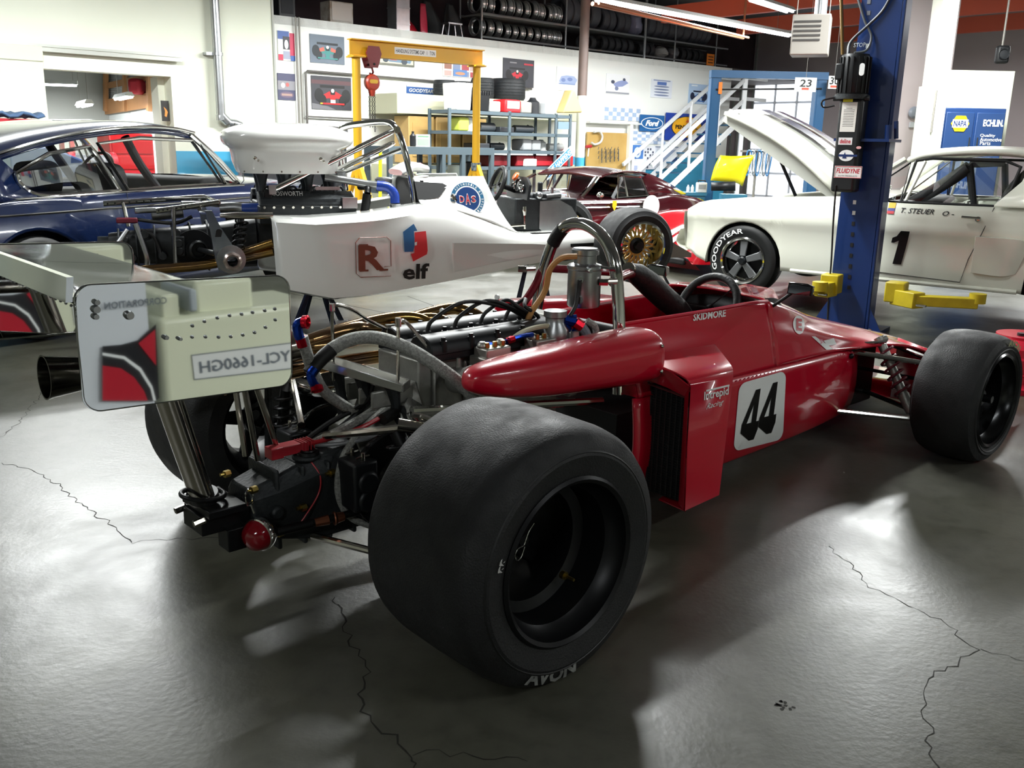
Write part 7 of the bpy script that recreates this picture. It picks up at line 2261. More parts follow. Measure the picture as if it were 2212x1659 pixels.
for nm, tx, (x, y), w, h in (('number_board', '23', (1740, 183), 0.30, 0.19), ('number_board', '30', (1802, 178), 0.16, 0.17)):
 c = at_y(x, y, 13.45 if tx == '23' else 13.4)
 o = thing('number_board', c, 0, {'23': 'white board with black number 23 hanging inside the blue lift frame', '30': 'white board with black number 30 right of the blue lift frame'}[tx], 'sign')
 MB().box((0, 0, 0), (w, 0.008, h)).build('board', WHITE, o)
 text('numeral', tx, 0.2, (0, -0.0048, 0.02), (1, 0, 0), (0, 0, 1), BLKPRINT, o, shear=0.1, bold=0.004, fit=(0.17 if tx == '23' else 0.13, 0.10))
 MB().box((0.0, -0.0045, -0.055), (0.10, 0.001, 0.03)).build('small_print', M('orange_print', 'cc5038', 0.5), o)
 MB().cyl((0, 0.004, h / 2), (0, 0.004, CEIL - c.z), 0.003, n=5).build('hang_wire', COND, o)

# ---- white stairs up to the loft --------------------------------------------------------------------
ST = M('stair_white', 'e4e6e8', 0.5)
ns = 0.9

def sp3(x, y, n=ns):
 return on_plane(x, y, -WN * (WP - n), WN)

foot = sp3(1452, 400)
stair = thing('staircase', (foot.x, foot.y, 0), 0, 'white steel staircase with railings rising to the loft', 'staircase')
fo = Vector((foot.x, foot.y, 0))
s_a, s_b = sp3(1452, 405), sp3(1602, 262)
run = (s_b - s_a)
lo_ = s_a - fo
lo_ = lo_ - run.normalized() * (lo_.z / run.normalized().z) if run.z else lo_

ZL = sp3(1602, 262).z

def hand(off, n, nm, r=0.045):
 top = lo_ + run.normalized() * (ZL / run.normalized().z) + WN * n + UZ * off
 MB().beam(lo_ + WN * n + UZ * off, top, r, r * 1.6).build(nm, ST, stair)
 return top

tops = []
for n in (0.0, -0.75):
 tops.append(hand(0.05, n, 'stringer', 0.06))
 hand(0.42, n, 'mid_rail')
 hand(0.85, n, 'hand_rail')
 L_ = (tops[-1] - lo_).length
 for k in range(4):
  p = lo_ + run.normalized() * (L_ * (0.1 + 0.3 * k)) + WN * n
  MB().beam(p, p + UZ * 0.88, 0.05, 0.05).build('baluster', ST, stair)
 tp = lo_ + run.normalized() * L_ + WN * n
 for k, dz_ in enumerate((0.45, 0.88)):
  MB().beam(tp + UZ * dz_, tp + UZ * dz_ + WD * 0.8, 0.05, 0.07).build('landing_rail', ST, stair)
 MB().beam(tp - UZ * tp.z, tp + UZ * 0.92, 0.09, 0.09).build('newel_post', ST, stair)
 MB().beam(tp + UZ * 0.0, tp + WD * 0.8, 0.06, 0.12).build('landing_beam', ST, stair)
nst = 9
for i in range(nst):
 p = lo_ + run.normalized() * ((tops[0] - lo_).length * (i + 0.5) / nst) - WN * 0.375
 b = MB()
 slab(b, p, WD, WN, UZ, 0.26, 0.72, 0.03)
 b.build('tread', M('tread_blue', '3c6c8c', 0.5), stair)

# ---- yellow bonnet stood on end on a trolley; charger; bottles -----------------------------------------
yb0 = at_y(1575, 372, 13.0)
yo = thing('bonnet_panel', (yb0.x, yb0.y, 0), 0, 'bright yellow car bonnet stood upright in front of the white stairs', 'car part')
YB = M('yellow_panel', 'e2d40c', 0.35, 0, coat=0.5)

def yl(x, y, d=0.0):
 return at_y(x, y, 13.0 + d) - Vector((yb0.x, yb0.y, 0))

b = MB().loft([[yl(1535, 390), yl(1562, 392, -0.04), yl(1590, 395, -0.04), yl(1602, 402)], [yl(1544, 360), yl(1570, 361, -0.06), yl(1596, 362, -0.06), yl(1615, 362)], [yl(1556, 336), yl(1578, 338, -0.03), yl(1606, 337, -0.03), yl(1630, 334)]], 3, 3)
b.build('panel_skin', YB, yo, solid=0.02)
b = MB().add([yl(1536, 394, -0.08), yl(1588, 392, -0.08), yl(1588, 412, -0.08), yl(1536, 412, -0.08)], [(0, 1, 2, 3)])
b.build('vent_recess', BLKPAINT, yo, solid=0.02)
MB().box((0.08, 0.0, 0.30), (0.34, 0.22, 0.6)).build('trolley', M('trolley_teal', '2c6a84', 0.5), yo)
cb0 = at_y(1519, 402, 13.1)
co_ = thing('bench', (cb0.x - 0.1, cb0.y + 0.2, 0), 0, 'teal workbench holding a battery charger and bottles below the stairs', 'workbench')
zb0 = at_y(1519, 417, 13.1).z
MB().box((0, 0, zb0 - 0.02), (0.34, 0.3, 0.04)).build('bench_top', M('trolley_teal', '2c6a84', 0.5), co_)
MB().box((0, 0, (zb0 - 0.04) / 2), (0.3, 0.26, zb0 - 0.04)).build('bench_body', M('trolley_teal', '2c6a84', 0.5), co_)
ch0 = thing('battery_charger', (cb0.x, cb0.y + 0.12, zb0), 0, 'white battery charger box on the teal bench beside the yellow bonnet', 'charger')
MB().box((0, 0, 0.07), (0.14, 0.12, 0.14)).build('case', M('charger_white', 'd6d8d8', 0.4), ch0, bevel=0.012)
MB().tube([(-0.05, 0, 0.14), (-0.05, 0, 0.165), (0.05, 0, 0.165), (0.05, 0, 0.14)], 0.009, 8, smooth=False).build('handle', BLACK, ch0)
MB().box((0, -0.061, 0.08), (0.10, 0.002, 0.06)).build('front_panel', M('panel_grey', '9a9c9e', 0.5), ch0)
for i, c in enumerate(('d8d8d4', 'c8ccd8')):
 o = MB().lathe([(0, 0), (0.022, 0), (0.022, 0.07), (0.010, 0.09), (0.010, 0.105), (0, 0.105)], (cb0.x - 0.13 - i * 0.06, cb0.y + 0.1, zb0), (0, 0, 1), 14).build('bottle', M('bottle_' + c, c, 0.3))
 tag(o, ['pale plastic bottle nearest the white battery charger', 'bluish plastic bottle at the outer end of the teal bench'][i], 'bottle')
# coiled hoses hanging behind the yellow bonnet
o = thing('hose_rack', at_y(1630, 350, 14.2)[:], 0, 'bundle of blue and white hoses hanging behind the yellow bonnet', 'hoses')
for i in range(7):
 x = -0.12 + i * 0.05
 MB().tube([(x, 0, 0.14), (x + 0.04, -0.02, 0.16), (x + 0.07, 0, 0.10), (x + 0.05, 0, -0.10), (x + 0.02, 0, -0.20), (x - 0.01, 0, -0.08)], 0.010, 6, closed=True).build('hose', M('hose_%d' % (i % 3), ('3a7cb4', 'c8ccd0', '70787c')[i % 3], 0.4), o)
MB().box((0.03, 0.02, 0.155), (0.5, 0.03, 0.03)).cyl((0.03, 0.03, 0.15), (0.03, 0.03, 0.15 - at_y(1630, 350, 14.2).z - 0.15), 0.02, n=8).build('rack_bar', COND, o)
# ================================================================== posters, banners, pegboard on the long wall
def poster(x0, y0, x1, y1, base, label, items, cat='poster', n=0.0, frame=None, name='poster'):
 """outline from two photo corners; items: (material colour, polygon in 0..1)"""
 sa, za = wpx(x0, y0, n)
 sb, zb = wpx(x1, y1, n)
 w, h = sb - sa, za - zb
 o = thing(name, wall((sa + sb) / 2, (za + zb) / 2, n - 0.05), 0, label, cat)
 org = Vector(o.location)
 b = MB()
 slab(b, Vector((0, 0, 0)), WD, UZ, WN, w, h, 0.012)
 b.build('sheet', M('print_' + base, base, 0.45), o)
 k = 0
 for col, poly in items:
  k += 1
  b = MB()
  b.add([WD * ((p[0] - 0.5) * w) + UZ * ((0.5 - p[1]) * h) + WN * (0.0065 + 0.0006 * k) for p in poly], [tuple(range(len(poly)))])
  b.build('print_patch', M('print_' + col, col, 0.45), o, keep_normals=True)
 if frame:
  b = MB()
  b.tube([WD * (a * w / 2) + UZ * (c * h / 2) + WN * 0.01 for a, c in ((-1, -1), (1, -1), (1, 1), (-1, 1))], 0.018, 4, closed=True, smooth=False)
  b.build('frame', M('frame_' + frame, frame, 0.5), o)
 return o, w, h

def rect(a, b, c, d):
 return [(a, b), (c, b), (c, d), (a, d)]

def ell(cx, cy, rx, ry, n=18):
 return [(cx + rx * math.cos(2 * PI * i / n), cy + ry * math.sin(2 * PI * i / n)) for i in range(n)]

def racer(cx, cy, s, body, dark='16181c', asp=1.2):
 """front view of a single-seater as flat print"""
 t = lambda pts: [(cx + p[0] * s, cy + p[1] * s * asp) for p in pts]
 return [(dark, t(rect(-0.36, -0.28, 0.36, -0.20))), (dark, t(ell(-0.40, 0.02, 0.13, 0.20))), (dark, t(ell(0.40, 0.02, 0.13, 0.20))),
   (body, t([(-0.30, 0.02), (-0.10, -0.10), (0.10, -0.10), (0.30, 0.02), (0.26, 0.12), (0.08, 0.10), (0.06, 0.26), (-0.06, 0.26), (-0.08, 0.10), (-0.26, 0.12)])),
   (dark, t([(-0.08, -0.12), (0.08, -0.12), (0.06, 0.0), (-0.06, 0.0)])), ('d8d8d4', t(ell(0, -0.12, 0.05, 0.06))), (dark, t(ell(-0.30, 0.16, 0.11, 0.16))), (dark, t(ell(0.30, 0.16, 0.11, 0.16))),
   (body, t(rect(-0.34, 0.24, 0.34, 0.29)))]

poster(602, 65, 641, 132, 'e4e6dc', 'tall white, blue and red poster with a racing driver at the wall edge',
 [('3c5a9c', rect(0, 0, 0.68, 0.28)), ('c83858', rect(0.70, 0.05, 1, 0.85)), ('34343c', rect(0.30, 0.18, 0.70, 0.62)), ('e0dcd8', ell(0.5, 0.45, 0.12, 0.16)), ('cc3050', rect(0, 0.80, 0.28, 1)), ('9aa0b4', rect(0.30, 0.68, 0.70, 0.95)), ('3c62a8', rect(0.72, 0.82, 1, 1))])
poster(602, 157, 642, 217, '4a4a66', 'dark poster of a crowded pit lane below the driver poster',
 [('8c8a90', rect(0, 0.28, 1, 0.62)), ('d4ccc8', ell(0.3, 0.45, 0.12, 0.1)), ('b8605c', ell(0.55, 0.42, 0.1, 0.08)), ('6a5a70', ell(0.5, 0.8, 0.4, 0.12)), ('a88a80', rect(0.2, 0.76, 0.8, 0.84))])
poster(672, 72, 748, 140, '6a7684', 'grey-blue poster of a green single-seater seen from the front', racer(0.5, 0.55, 0.85, '3f8a86', '20282e') + [('d86a58', [(0.25, 0.5), (0.38, 0.42), (0.42, 0.56), (0.28, 0.6)]), ('d86a58', [(0.6, 0.42), (0.74, 0.5), (0.72, 0.6), (0.58, 0.56)])])
poster(675, 162, 763, 239, '3a3a40', 'large dark poster of a red single-seater cornering, framed by the air line', [('5a3c40', rect(0, 0.12, 1, 0.24)), ('707074', [(0, 1), (0, 0.82), (0.4, 0.9), (0.6, 1)])] + racer(0.52, 0.55, 0.85, 'c41c20', '101214') + [('e0dcd4', rect(0.46, 0.70, 0.58, 0.80)), ('d8c830', rect(0.2, 0.80, 0.26, 0.84))])
poster(822, 89, 897, 143, 'ddd9bc', 'cream poster with a blue cutaway racing car drawing above the yellow gantry', [('6a86a0', [(0.08, 0.72), (0.35, 0.48), (0.62, 0.60), (0.95, 0.70), (0.9, 0.9), (0.3, 0.88)]), ('34404c', ell(0.18, 0.8, 0.08, 0.12)), ('34404c', ell(0.72, 0.84, 0.09, 0.13)), ('7c8488', [(0.58, 0.2), (0.7, 0.18), (0.88, 0.42), (0.84, 0.46), (0.64, 0.34)]), ('b85a48', [(0.3, 0.7), (0.5, 0.68), (0.5, 0.8), (0.3, 0.8)])], frame='8c8c84')
grid_items = []
for i in range(4):
 for j in range(4):
  grid_items.append((('b04048', '7c8cac', '9c6a58', 'c8a8a0')[(i * 3 + j) % 4], rect(0.04 + i * 0.24, 0.03 + j * 0.25, 0.24 + i * 0.24, 0.22 + j * 0.25)))
poster(960, 105, 1037, 170, 'e6e2dc', 'white poster with a grid of small car pictures behind the gantry beam', grid_items + [('5a86c0', rect(0.28, 0.72, 0.66, 0.97)), ('c8906a', ell(0.47, 0.86, 0.14, 0.06))])
poster(1091, 124, 1156, 190, '3c3c44', 'dark poster of a red racing car above the stacked tyres', racer(0.45, 0.55, 0.7, 'd02838', '16161a') + [('c83040', rect(0.66, 0.14, 0.96, 0.2)), ('88888c', rect(0.2, 0.12, 0.42, 0.17))])
po, w, h = poster(882, 183, 943, 228, '3a62a4', 'blue tyre-maker poster with white lettering beside the gantry post', [('e4e6ea', rect(0, 0, 1, 0.08)), ('1c2c50', [(0.3, 0.75), (0.45, 0.45), (0.7, 0.5), (0.95, 0.75)]), ('20242c', ell(0.25, 0.68, 0.12, 0.14)), ('e8e8e8', ell(0.25, 0.68, 0.04, 0.05)), ('c8d0dc', rect(0.0, 0.82, 1, 1)), ('2c3448', rect(0.04, 0.85, 0.24, 0.97)), ('2c3448', rect(0.28, 0.85, 0.48, 0.97)), ('2c3448', rect(0.52, 0.85, 0.72, 0.97))])
text('poster_lettering', 'GOODYEAR', 0.1, UZ * (h * 0.24) + WN * 0.012, WD, UZ, WHITE, po, shear=0.2, bold=0.003, fit=(w * 0.86, h * 0.2))
poster(1207, 143, 1252, 198, 'eef0f2', 'white poster with a pale blue engine drawing partly behind the column', [('a8b8dc', [(0.1, 0.62), (0.2, 0.4), (0.45, 0.34), (0.8, 0.36), (0.95, 0.5), (0.85, 0.7), (0.3, 0.74)]), ('7c90c4', ell(0.3, 0.55, 0.1, 0.08)), ('7c90c4', ell(0.6, 0.5, 0.12, 0.08)), ('8ca0cc', rect(0.1, 0.68, 0.85, 0.73))])
poster(1314, 158, 1362, 205, 'f2f3f5', 'white poster with a small blue car cutaway and grey strip', [('98a4d0', [(0.3, 0.5), (0.5, 0.35), (0.8, 0.25), (0.95, 0.4), (0.7, 0.6), (0.4, 0.65)]), ('50566a', ell(0.28, 0.4, 0.08, 0.09)), ('50566a', ell(0.76, 0.24, 0.06, 0.07)), ('7c88a8', ell(0.45, 0.72, 0.08, 0.1)), ('9a9ca4', rect(0, 0.9, 1, 0.98))])
poster(1411, 170, 1454, 213, 'e4e8f0', 'pale poster with rows of small blue racing cars', [('8c98b8', rect(0.1, 0.02, 0.9, 0.08)), ('5c78b8', rect(0.28, 0.12, 0.72, 0.3))] + [('7c88a8', ell(0.5, 0.38 + 0.16 * i, 0.36, 0.045)) for i in range(4)])
poster(1493, 180, 1533, 226, 'b4cce8', 'light blue poster of a dark racing car nearest the blue lift frame', racer(0.5, 0.6, 0.8, '3c6cb4', '1c2440') + [('e8f0f8', rect(0.1, 0.05, 0.4, 0.12))])
poster(350, 217, 370, 262, '2c2a28', 'small black poster with an orange horse on the store room wall', [('d88a40', [(0.3, 0.3), (0.6, 0.4), (0.8, 0.55), (0.6, 0.8), (0.35, 0.75), (0.45, 0.5)])], n=-0.02)
# banners
po, w, h = poster(1387, 247, 1437, 285, '1f5f9c', 'blue banner with a white oval and script name', [('f0f2f4', ell(0.5, 0.5, 0.46, 0.36, 28)), ('1f5f9c', ell(0.5, 0.5, 0.425, 0.32, 28))], cat='banner', n=0.04, name='banner')
text('banner_lettering', 'Ford', 0.1, WN * 0.0105, WD, UZ, WHITE, po, shear=0.35, bold=0.006, fit=(w * 0.58, h * 0.36))
po, w, h = poster(1443, 243, 1528, 305, '1d3fa0', 'blue banner with a yellow oval oil-maker name beside the stairs', [('1a1a20', ell(0.51, 0.5, 0.375, 0.40, 32)), ('f0b020', ell(0.51, 0.5, 0.355, 0.38, 32)), ('e86040', rect(0.36, 0.68, 0.62, 0.76)), ('e06838', [(0.46, 0.32), (0.52, 0.2), (0.56, 0.32)])], cat='banner', n=0.04, name='banner')
text('banner_lettering', 'PENNZOIL', 0.1, WN * 0.0105, WD, UZ, BLKPRINT, po, bold=0.004, fit=(w * 0.54, h * 0.15))
text('banner_lettering', 'Safe Lubrication', 0.1, WN * 0.0105 - UZ * h * 0.26, WD, UZ, M('brown_ink', '8a5a20', 0.5), po, fit=(w * 0.32, h * 0.05))

def checker(x0, y0, x1, y1, nx, ny, label, c='a8bcd8'):
 it = [(c, rect(i / nx, j / ny, (i + 1) / nx, (j + 1) / ny)) for i in range(nx) for j in range(ny) if (i + j) % 2 == 0]
 return poster(x0, y0, x1, y1, 'eef2f8', label, it, cat='banner', n=0.0, name='checkered_banner')

checker(1310, 231, 1385, 262, 9, 3, 'faded checkered banner above the tan pegboard')
checker(1372, 283, 1440, 312, 8, 4, 'checkered blue and white banner below the script-name banner')
# pegboard with tools
s0_, z0_ = wpx(1268, 285)
s1_, z1_ = wpx(1360, 372)
pb = thing('pegboard', wall((s0_ + s1_) / 2, 1.0, 0.0), 0, 'tan pegboard hung with hand tools behind the maroon car', 'tool board')
b = MB()
slab(b, UZ * ((z0_ + z1_) / 2 - 1.0), WD, UZ, WN, s1_ - s0_, z0_ - z1_, 0.03)
b.build('board', M('hardboard_tan', 'b8924a', 0.6, noise=(3, 'c8a868', 0.3)), pb)
for x in (1358,):
 b = MB()
 a, c = wpx(x, 262), wpx(x, 372)
 slab(b, wall(a[0], (a[1] + c[1]) / 2, 0.05) - pb.location, WD, UZ, WN, 0.09, a[1] - c[1], 0.09)
 b.build('white_post', WHITE, pb)
b = MB()
a, c = wpx(1266, 263), wpx(1378, 260)
slab(b, wall((a[0] + c[0]) / 2, a[1], 0.06) - pb.location, WD, UZ, WN, c[0] - a[0], 0.03, 0.1)
b.build('lamp_rail', FIX, pb)
STEEL = M('tool_steel', '8e9092', 0.3, 0.9)

def wtool(name, px, r, mat, label, n=0.08):
 pts = [wpt(x, y, n) for x, y in px]
 o = MB().tube(pts, r, 8, smooth=len(px) > 3).build(name, mat)
 return tag(o, label, 'tool')

wtool('g_clamp', [(1283, 285), (1295, 284), (1301, 295), (1297, 307), (1285, 312), (1278, 308)], 0.022, M('clamp_white', 'd8d8d4', 0.4), 'white curved clamp at the upper left of the tan pegboard')
o = wtool('hammer', [(1270, 338), (1272, 318)], 0.014, M('hammer_handle', 'e4dccc', 0.5), 'red-headed hammer hanging at the left of the tan pegboard')
MB().tube([wpt(1266, 317, 0.09), wpt(1277, 316, 0.09)], 0.03, 8, smooth=False).build('hammer_head', M('hammer_red', 'b02028', 0.4), o)
for i in range(5):
 wtool('spanner', [(1300 + i * 9, 322), (1300 + i * 9, 352 - i)], 0.011, STEEL, ['long steel spanner nearest the clamp on the pegboard', 'steel spanner second along the pegboard', 'steel spanner in the middle of the pegboard', 'steel spanner fourth along the pegboard', 'short steel spanner nearest the white post'][i])
for j, y in enumerate((323, 332, 343)):
 o = thing('tool_row', wpt(1312, y, 0.07)[:], 0, ['top', 'middle', 'lowest'][j] + ' row of small dark pliers on the tan pegboard', 'tools')
 for i in range(7):
  p = wpt(1292 + i * 7, y + (i % 2) * 2, 0.12) - Vector(o.location)
  MB().beam(p, p + UZ * 0.05 + WD * 0.02, 0.018, 0.012).build('plier', DARKM, o)
# pinned papers
for k, (x0, y0, x1, y1, c, items, lb) in enumerate(((1347, 305, 1372, 343, 'f0f0ee', [('c8c8c8', rect(0.3, 0.3, 0.9, 0.7))], 'white sheet of paper right of the pegboard'),
  (1371, 313, 1395, 343, '4a80c8', [('e8eef4', ell(0.4, 0.55, 0.3, 0.4)), ('4a80c8', ell(0.4, 0.55, 0.16, 0.2))], 'blue sheet with a white figure on the wall'),
  (1394, 316, 1418, 366, 'e8e8ec', [('50566a', rect(0.1 + 0.2 * (i % 4), 0.08 + 0.13 * (i // 4), 0.22 + 0.2 * (i % 4), 0.17 + 0.13 * (i // 4))) for i in range(26) if i % 3], 'tall sheet crowded with small dark parts drawings'),
  (1419, 316, 1466, 364, 'e6eaf2', [('a8b8d4', rect(0.3, 0.15, 0.95, 0.75)), ('4878c0', rect(0.72, 0.5, 0.98, 0.95)), ('8090a8', rect(0, 0, 1, 0.05))], 'pale blue diagram sheet nearest the stairs'),
  (1337, 343, 1398, 372, 'e4e8ec', [('b8c0dc', rect(0.4, 0.5, 0.7, 0.85)), ('d8cc80', rect(0.05, 0.1, 0.2, 0.3))], 'wide pale cabinet front under the papers'))):
 poster(x0, y0, x1, y1, c, lb, items, cat='paper', n=0.01 + 0.004 * k, name='wall_sheet')
# ================================================================== loft storage: racks, rims, tyres, odds and ends
RACK = M('rack_steel', '8a8c8e', 0.4, 0.7)
def gapk(xs, i, y, wid):
 p = [lz(x, y)[0] for x in xs]
 g = [abs(p[i] - p[j]) for j in (i - 1, i + 1) if 0 <= j < len(p)]
 return min(g) / wid * 0.96

def lz(x, y, n=-0.25):
 return wpx(x, y, n)

rk = thing('pipe_rack', wall(wpx(1300, 110)[0], zM, -0.5), 0, 'long steel pipe rack along the loft edge carrying wheel rims and tyres', 'rack')
ro0 = Vector(rk.location)
zsh = zM + 0.62

def rackp(name, a, b_, r=0.02):
 MB().tube([a - ro0, b_ - ro0], r, 8, smooth=False).build(name, RACK, rk)

sR0, sR1 = lz(1030, 60)[0], lz(1560, 130)[0]
zmid = lz(1212, 55)[1]
KT, KR = (zmid - zM - 0.12) / 0.56, (zmid - zM - 0.115) / 0.37
for n in (-0.12, -0.72):
 rackp('shelf_rail', wall(sR0, zmid, n), wall(sR1, zmid - 0.03, n))
 rackp('floor_rail', wall(sR0, zM + 0.05, n), wall(sR1, zM + 0.05, n))
for x in (1030, 1212, 1384, 1450, 1540):
 s = lz(x, 60)[0]
 for n in (-0.12, -0.72):
  rackp('upright', wall(s, zM, n), wall(s, CEIL, n), 0.028 if x == 1384 else 0.018)
b = MB()
wbox(b, sR0, lz(1212, 60)[0], zmid - 0.03, zmid, -0.75, -0.1)
b.v = [p - ro0 for p in b.v]
b.build('shelf_board', M('shelf_grey', '7c7c7a', 0.5, 0.4), rk)
b = MB()
wbox(b, lz(1212, 60)[0], sR1, zmid - 0.03, zmid - 0.01, -0.72, -0.12)
b.v = [p - ro0 for p in b.v]
b.build('shelf_board', RACK, rk)

ang = math.atan2(WD.y, WD.x)
SILV = M('silver_rim', 'b8b8b8', 0.25, 0.9)

def rim_thing(lbl, grp):
 o = thing('wheel_rim', (0, 0, 0), ang, lbl, 'wheel rim', grp)
 MB().lathe([(0.17, -0.13), (0.185, -0.128), (0.18, -0.11), (0.155, -0.10), (0.15, -0.03), (0.135, 0.0), (0.15, 0.03), (0.155, 0.10), (0.18, 0.11), (0.185, 0.128), (0.17, 0.13)], (0, 0, 0), (1, 0, 0), 28).build('barrel', SILV, o)
 MB().lathe([(0.15, 0.02), (0.06, 0.05), (0.0, 0.05)], (0, 0, 0), (1, 0, 0), 20).build('centre', DARKM, o)
 return o

base = rim_thing('silver wheel rim on the upper shelf of the loft rack', 'silver rims on the upper loft shelf')
firstU = True
ups = [1038, 1056, 1082, 1098, 1116, 1134, 1152, 1166, 1184, 1194, 1204]
for i, x in enumerate(ups):
 s = lz(x, 40)[0]
 o = base if firstU else copy_tree(base)
 firstU = False
 sc_ = (0.92, 0.98, 0.98) if i % 3 else (1.0, 1.06, 1.06)
 o.scale = (min(0.62 * sc_[0], gapk(ups, i, 40, 0.26)), 0.95 * sc_[1], 0.95 * sc_[2])
 o.location = wall(s, zmid + 0.175 * sc_[2] + 0.004, -0.34)
lows = [1037, 1056, 1074, 1094, 1110, 1126, 1142, 1158, 1172, 1184, 1195, 1205]
for i, x in enumerate(lows):
 s = lz(x, 80)[0]
 o = copy_tree(base)
 k = KR * (1.0 if i < 3 else 0.9)
 o.scale = (min(0.62 * k, gapk(lows, i, 80, 0.26)), k, k)
 o.location = wall(s, zM + 0.07 + 0.185 * k, -0.34)
 o['label'] = 'silver wheel rim on the floor tier of the loft rack'
 o['group'] = 'silver rims on the lower loft tier'

def tyre_thing(lbl, grp, mat=None):
 o = thing('race_tyre', (0, 0, 0), ang, lbl, 'tyre', grp)
 MB().lathe(tyre_prof(0.28, 0.24, 0.175, 0.035) + [(0.178, 0.09), (0.18, -0.09)], (0, 0, 0), (1, 0, 0), 32, closed=True).build('carcass', mat or M('stored_rubber', '3a3b40', 0.55, noise=(5, '484950', 0.3)), o)
 return o

tb0 = tyre_thing('grey racing tyre on the upper shelf of the loft rack', 'tyres on the upper loft shelf')
f_ = True
TU = (1224, 1240, 1258, 1282, 1308, 1322, 1340, 1354, 1404, 1420, 1434, 1450, 1466, 1482, 1497, 1508, 1518, 1528)
for i, x in enumerate(TU):
 s = lz(x, 60)[0]
 o = tb0 if f_ else copy_tree(tb0)
 f_ = False
 k = 1.0 if i < 4 else (0.82 if i < 8 else 0.95)
 o.scale = (min(k, gapk(TU, i, 60, 0.26)), k, k)
 o.location = wall(s, zmid + 0.28 * k + 0.0, -0.42)
tb1 = tyre_thing('dark racing tyre on the floor tier of the loft rack', 'tyres on the lower loft tier', M('stored_rubber_dark', '28292c', 0.6))
f_ = True
TL = (1272, 1288, 1312, 1326, 1340, 1354, 1368, 1392, 1404, 1416, 1484, 1496, 1510, 1522)
for i, x in enumerate(TL):
 s = lz(x, 115)[0]
 o = tb1 if f_ else copy_tree(tb1)
 f_ = False
 k = KT * (1.0 if 2 <= i < 7 else 0.9)
 o.scale = (min(k, gapk(TL, i, 115, 0.26)), k, k)
 o.location = wall(s, zM + 0.074 + 0.28 * k, -0.44)
# plastic-wrapped bundle, sacks
for x, y, zz, sc_, c, lb in ((1379, 75, zmid + 0.0, (0.17, 0.20, 0.22), '7c7c90', 'shiny plastic-wrapped bundle between the tyres on the upper loft shelf'), (1436, 135, zM + 0.07, (0.14, 0.20, 0.12), '8e8c8a', 'grey crumpled sheet on the loft floor between tyres'), (1460, 140, zM + 0.07, (0.14, 0.2, 0.13), '55565a', 'dark grey sack on the loft floor tier')):
 s = lz(x, y)[0]
 b = MB().sphere((0, 0, sc_[2]), 1.0, 14, 10, sc_)
 random.seed(int(x))
 b.v = [p + Vector((random.uniform(-.02, .02), random.uniform(-.02, .02), random.uniform(-.015, .015))) for p in b.v]
 b.v = [Vector((p.x, p.y, max(p.z, 0.0))) for p in b.v]
 o = b.build('wrapped_bundle', M('wrap_' + c, c, 0.2))
 o.location = wall(s, zz, -0.40)
 o.rotation_euler = (0, 0, ang)
 tag(o, lb, 'bundle')
# black speaker cabinet at the loft's left end
s = lz(618, 10)[0]
b = MB()
slab(b, Vector((0, 0, 0.28)), WD, UZ, WN, lz(640, 10)[0] - lz(604, 10)[0], 0.56, 0.4)
o = tag(b.build('speaker', M('speaker_black', '121316', 0.5), bevel=0.01), 'black loudspeaker cabinet at the left end of the loft', 'speaker')
o.location = wall(s, zM, -0.42)
b = MB()
slab(b, WN * 0.203 + UZ * 0.28, WD, UZ, WN, 0.2, 0.44, 0.004)
b.build('grille', M('grille_black', '1c1e22', 0.7), o)
# boxes and a plywood case
s = lz(742, 30)[0]
b = MB()
slab(b, UZ * 0.17, WD, UZ, WN, 0.42, 0.34, 0.3)
o = tag(b.build('wooden_case', M('ply_worn', '8a7460', 0.6, noise=(9, 'b8b4ac', 0.2)), bevel=0.01), 'worn plywood case with a pale corner on the loft edge', 'case')
o.location = wall(s, zM, -0.45)
b = MB()
slab(b, UZ * 0.19 + WN * 0.155, WD, UZ, WN, 0.36, 0.26, 0.01)
b.build('case_lid', M('foil_pale', 'b4aca4', 0.35), o)
# galvanised duct rising at the loft edge
s = lz(861, 30)[0]
b = MB()
slab(b, UZ * ((CEIL - zM) / 2), WD, UZ, WN, 0.26, CEIL - zM, 0.26)
o = tag(b.build('vent_duct', GALV), 'square galvanised vent duct standing at the loft edge', 'duct')
o.location = wall(s, zM, -0.25)
for i in range(3):
 b = MB()
 slab(b, UZ * (0.1 + 0.25 * i), WD, UZ, WN, 0.275, 0.02, 0.275)
 b.build('duct_seam', GALV, o)
# red body panels and two black seats
for x, y, sz, c, tilt, lb in ((897, 55, (0.38, 0.26, 0.03), 'b01428', 0.9, 'red fibreglass panel leaning in the loft'), (928, 50, (0.16, 0.50, 0.06), 'c02c48', 0.15, 'upright pink-red body panel beside the black seats')):
 s = lz(x, y)[0]
 b = MB().loft([[Vector((-sz[0] / 2, 0.0, 0)), Vector((0, -0.05, 0)), Vector((sz[0] / 2, 0, 0))], [Vector((-sz[0] * 0.45, 0.1 * tilt, sz[1] * 0.5)), Vector((0, 0.02 * tilt, sz[1] * 0.5)), Vector((sz[0] * 0.45, 0.1 * tilt, sz[1] * 0.5))], [Vector((-sz[0] * 0.3, 0.25 * tilt, sz[1])), Vector((0, 0.2 * tilt, sz[1])), Vector((sz[0] * 0.35, 0.25 * tilt, sz[1]))]], 4, 4)
 o = tag(b.build('body_panel', M('panel_' + c, c, 0.3, 0, coat=0.5), solid=0.02), lb, 'body panel')
 o.location = wall(s, zM + 0.005, -0.4)
 o.rotation_euler = (0, 0, ang)
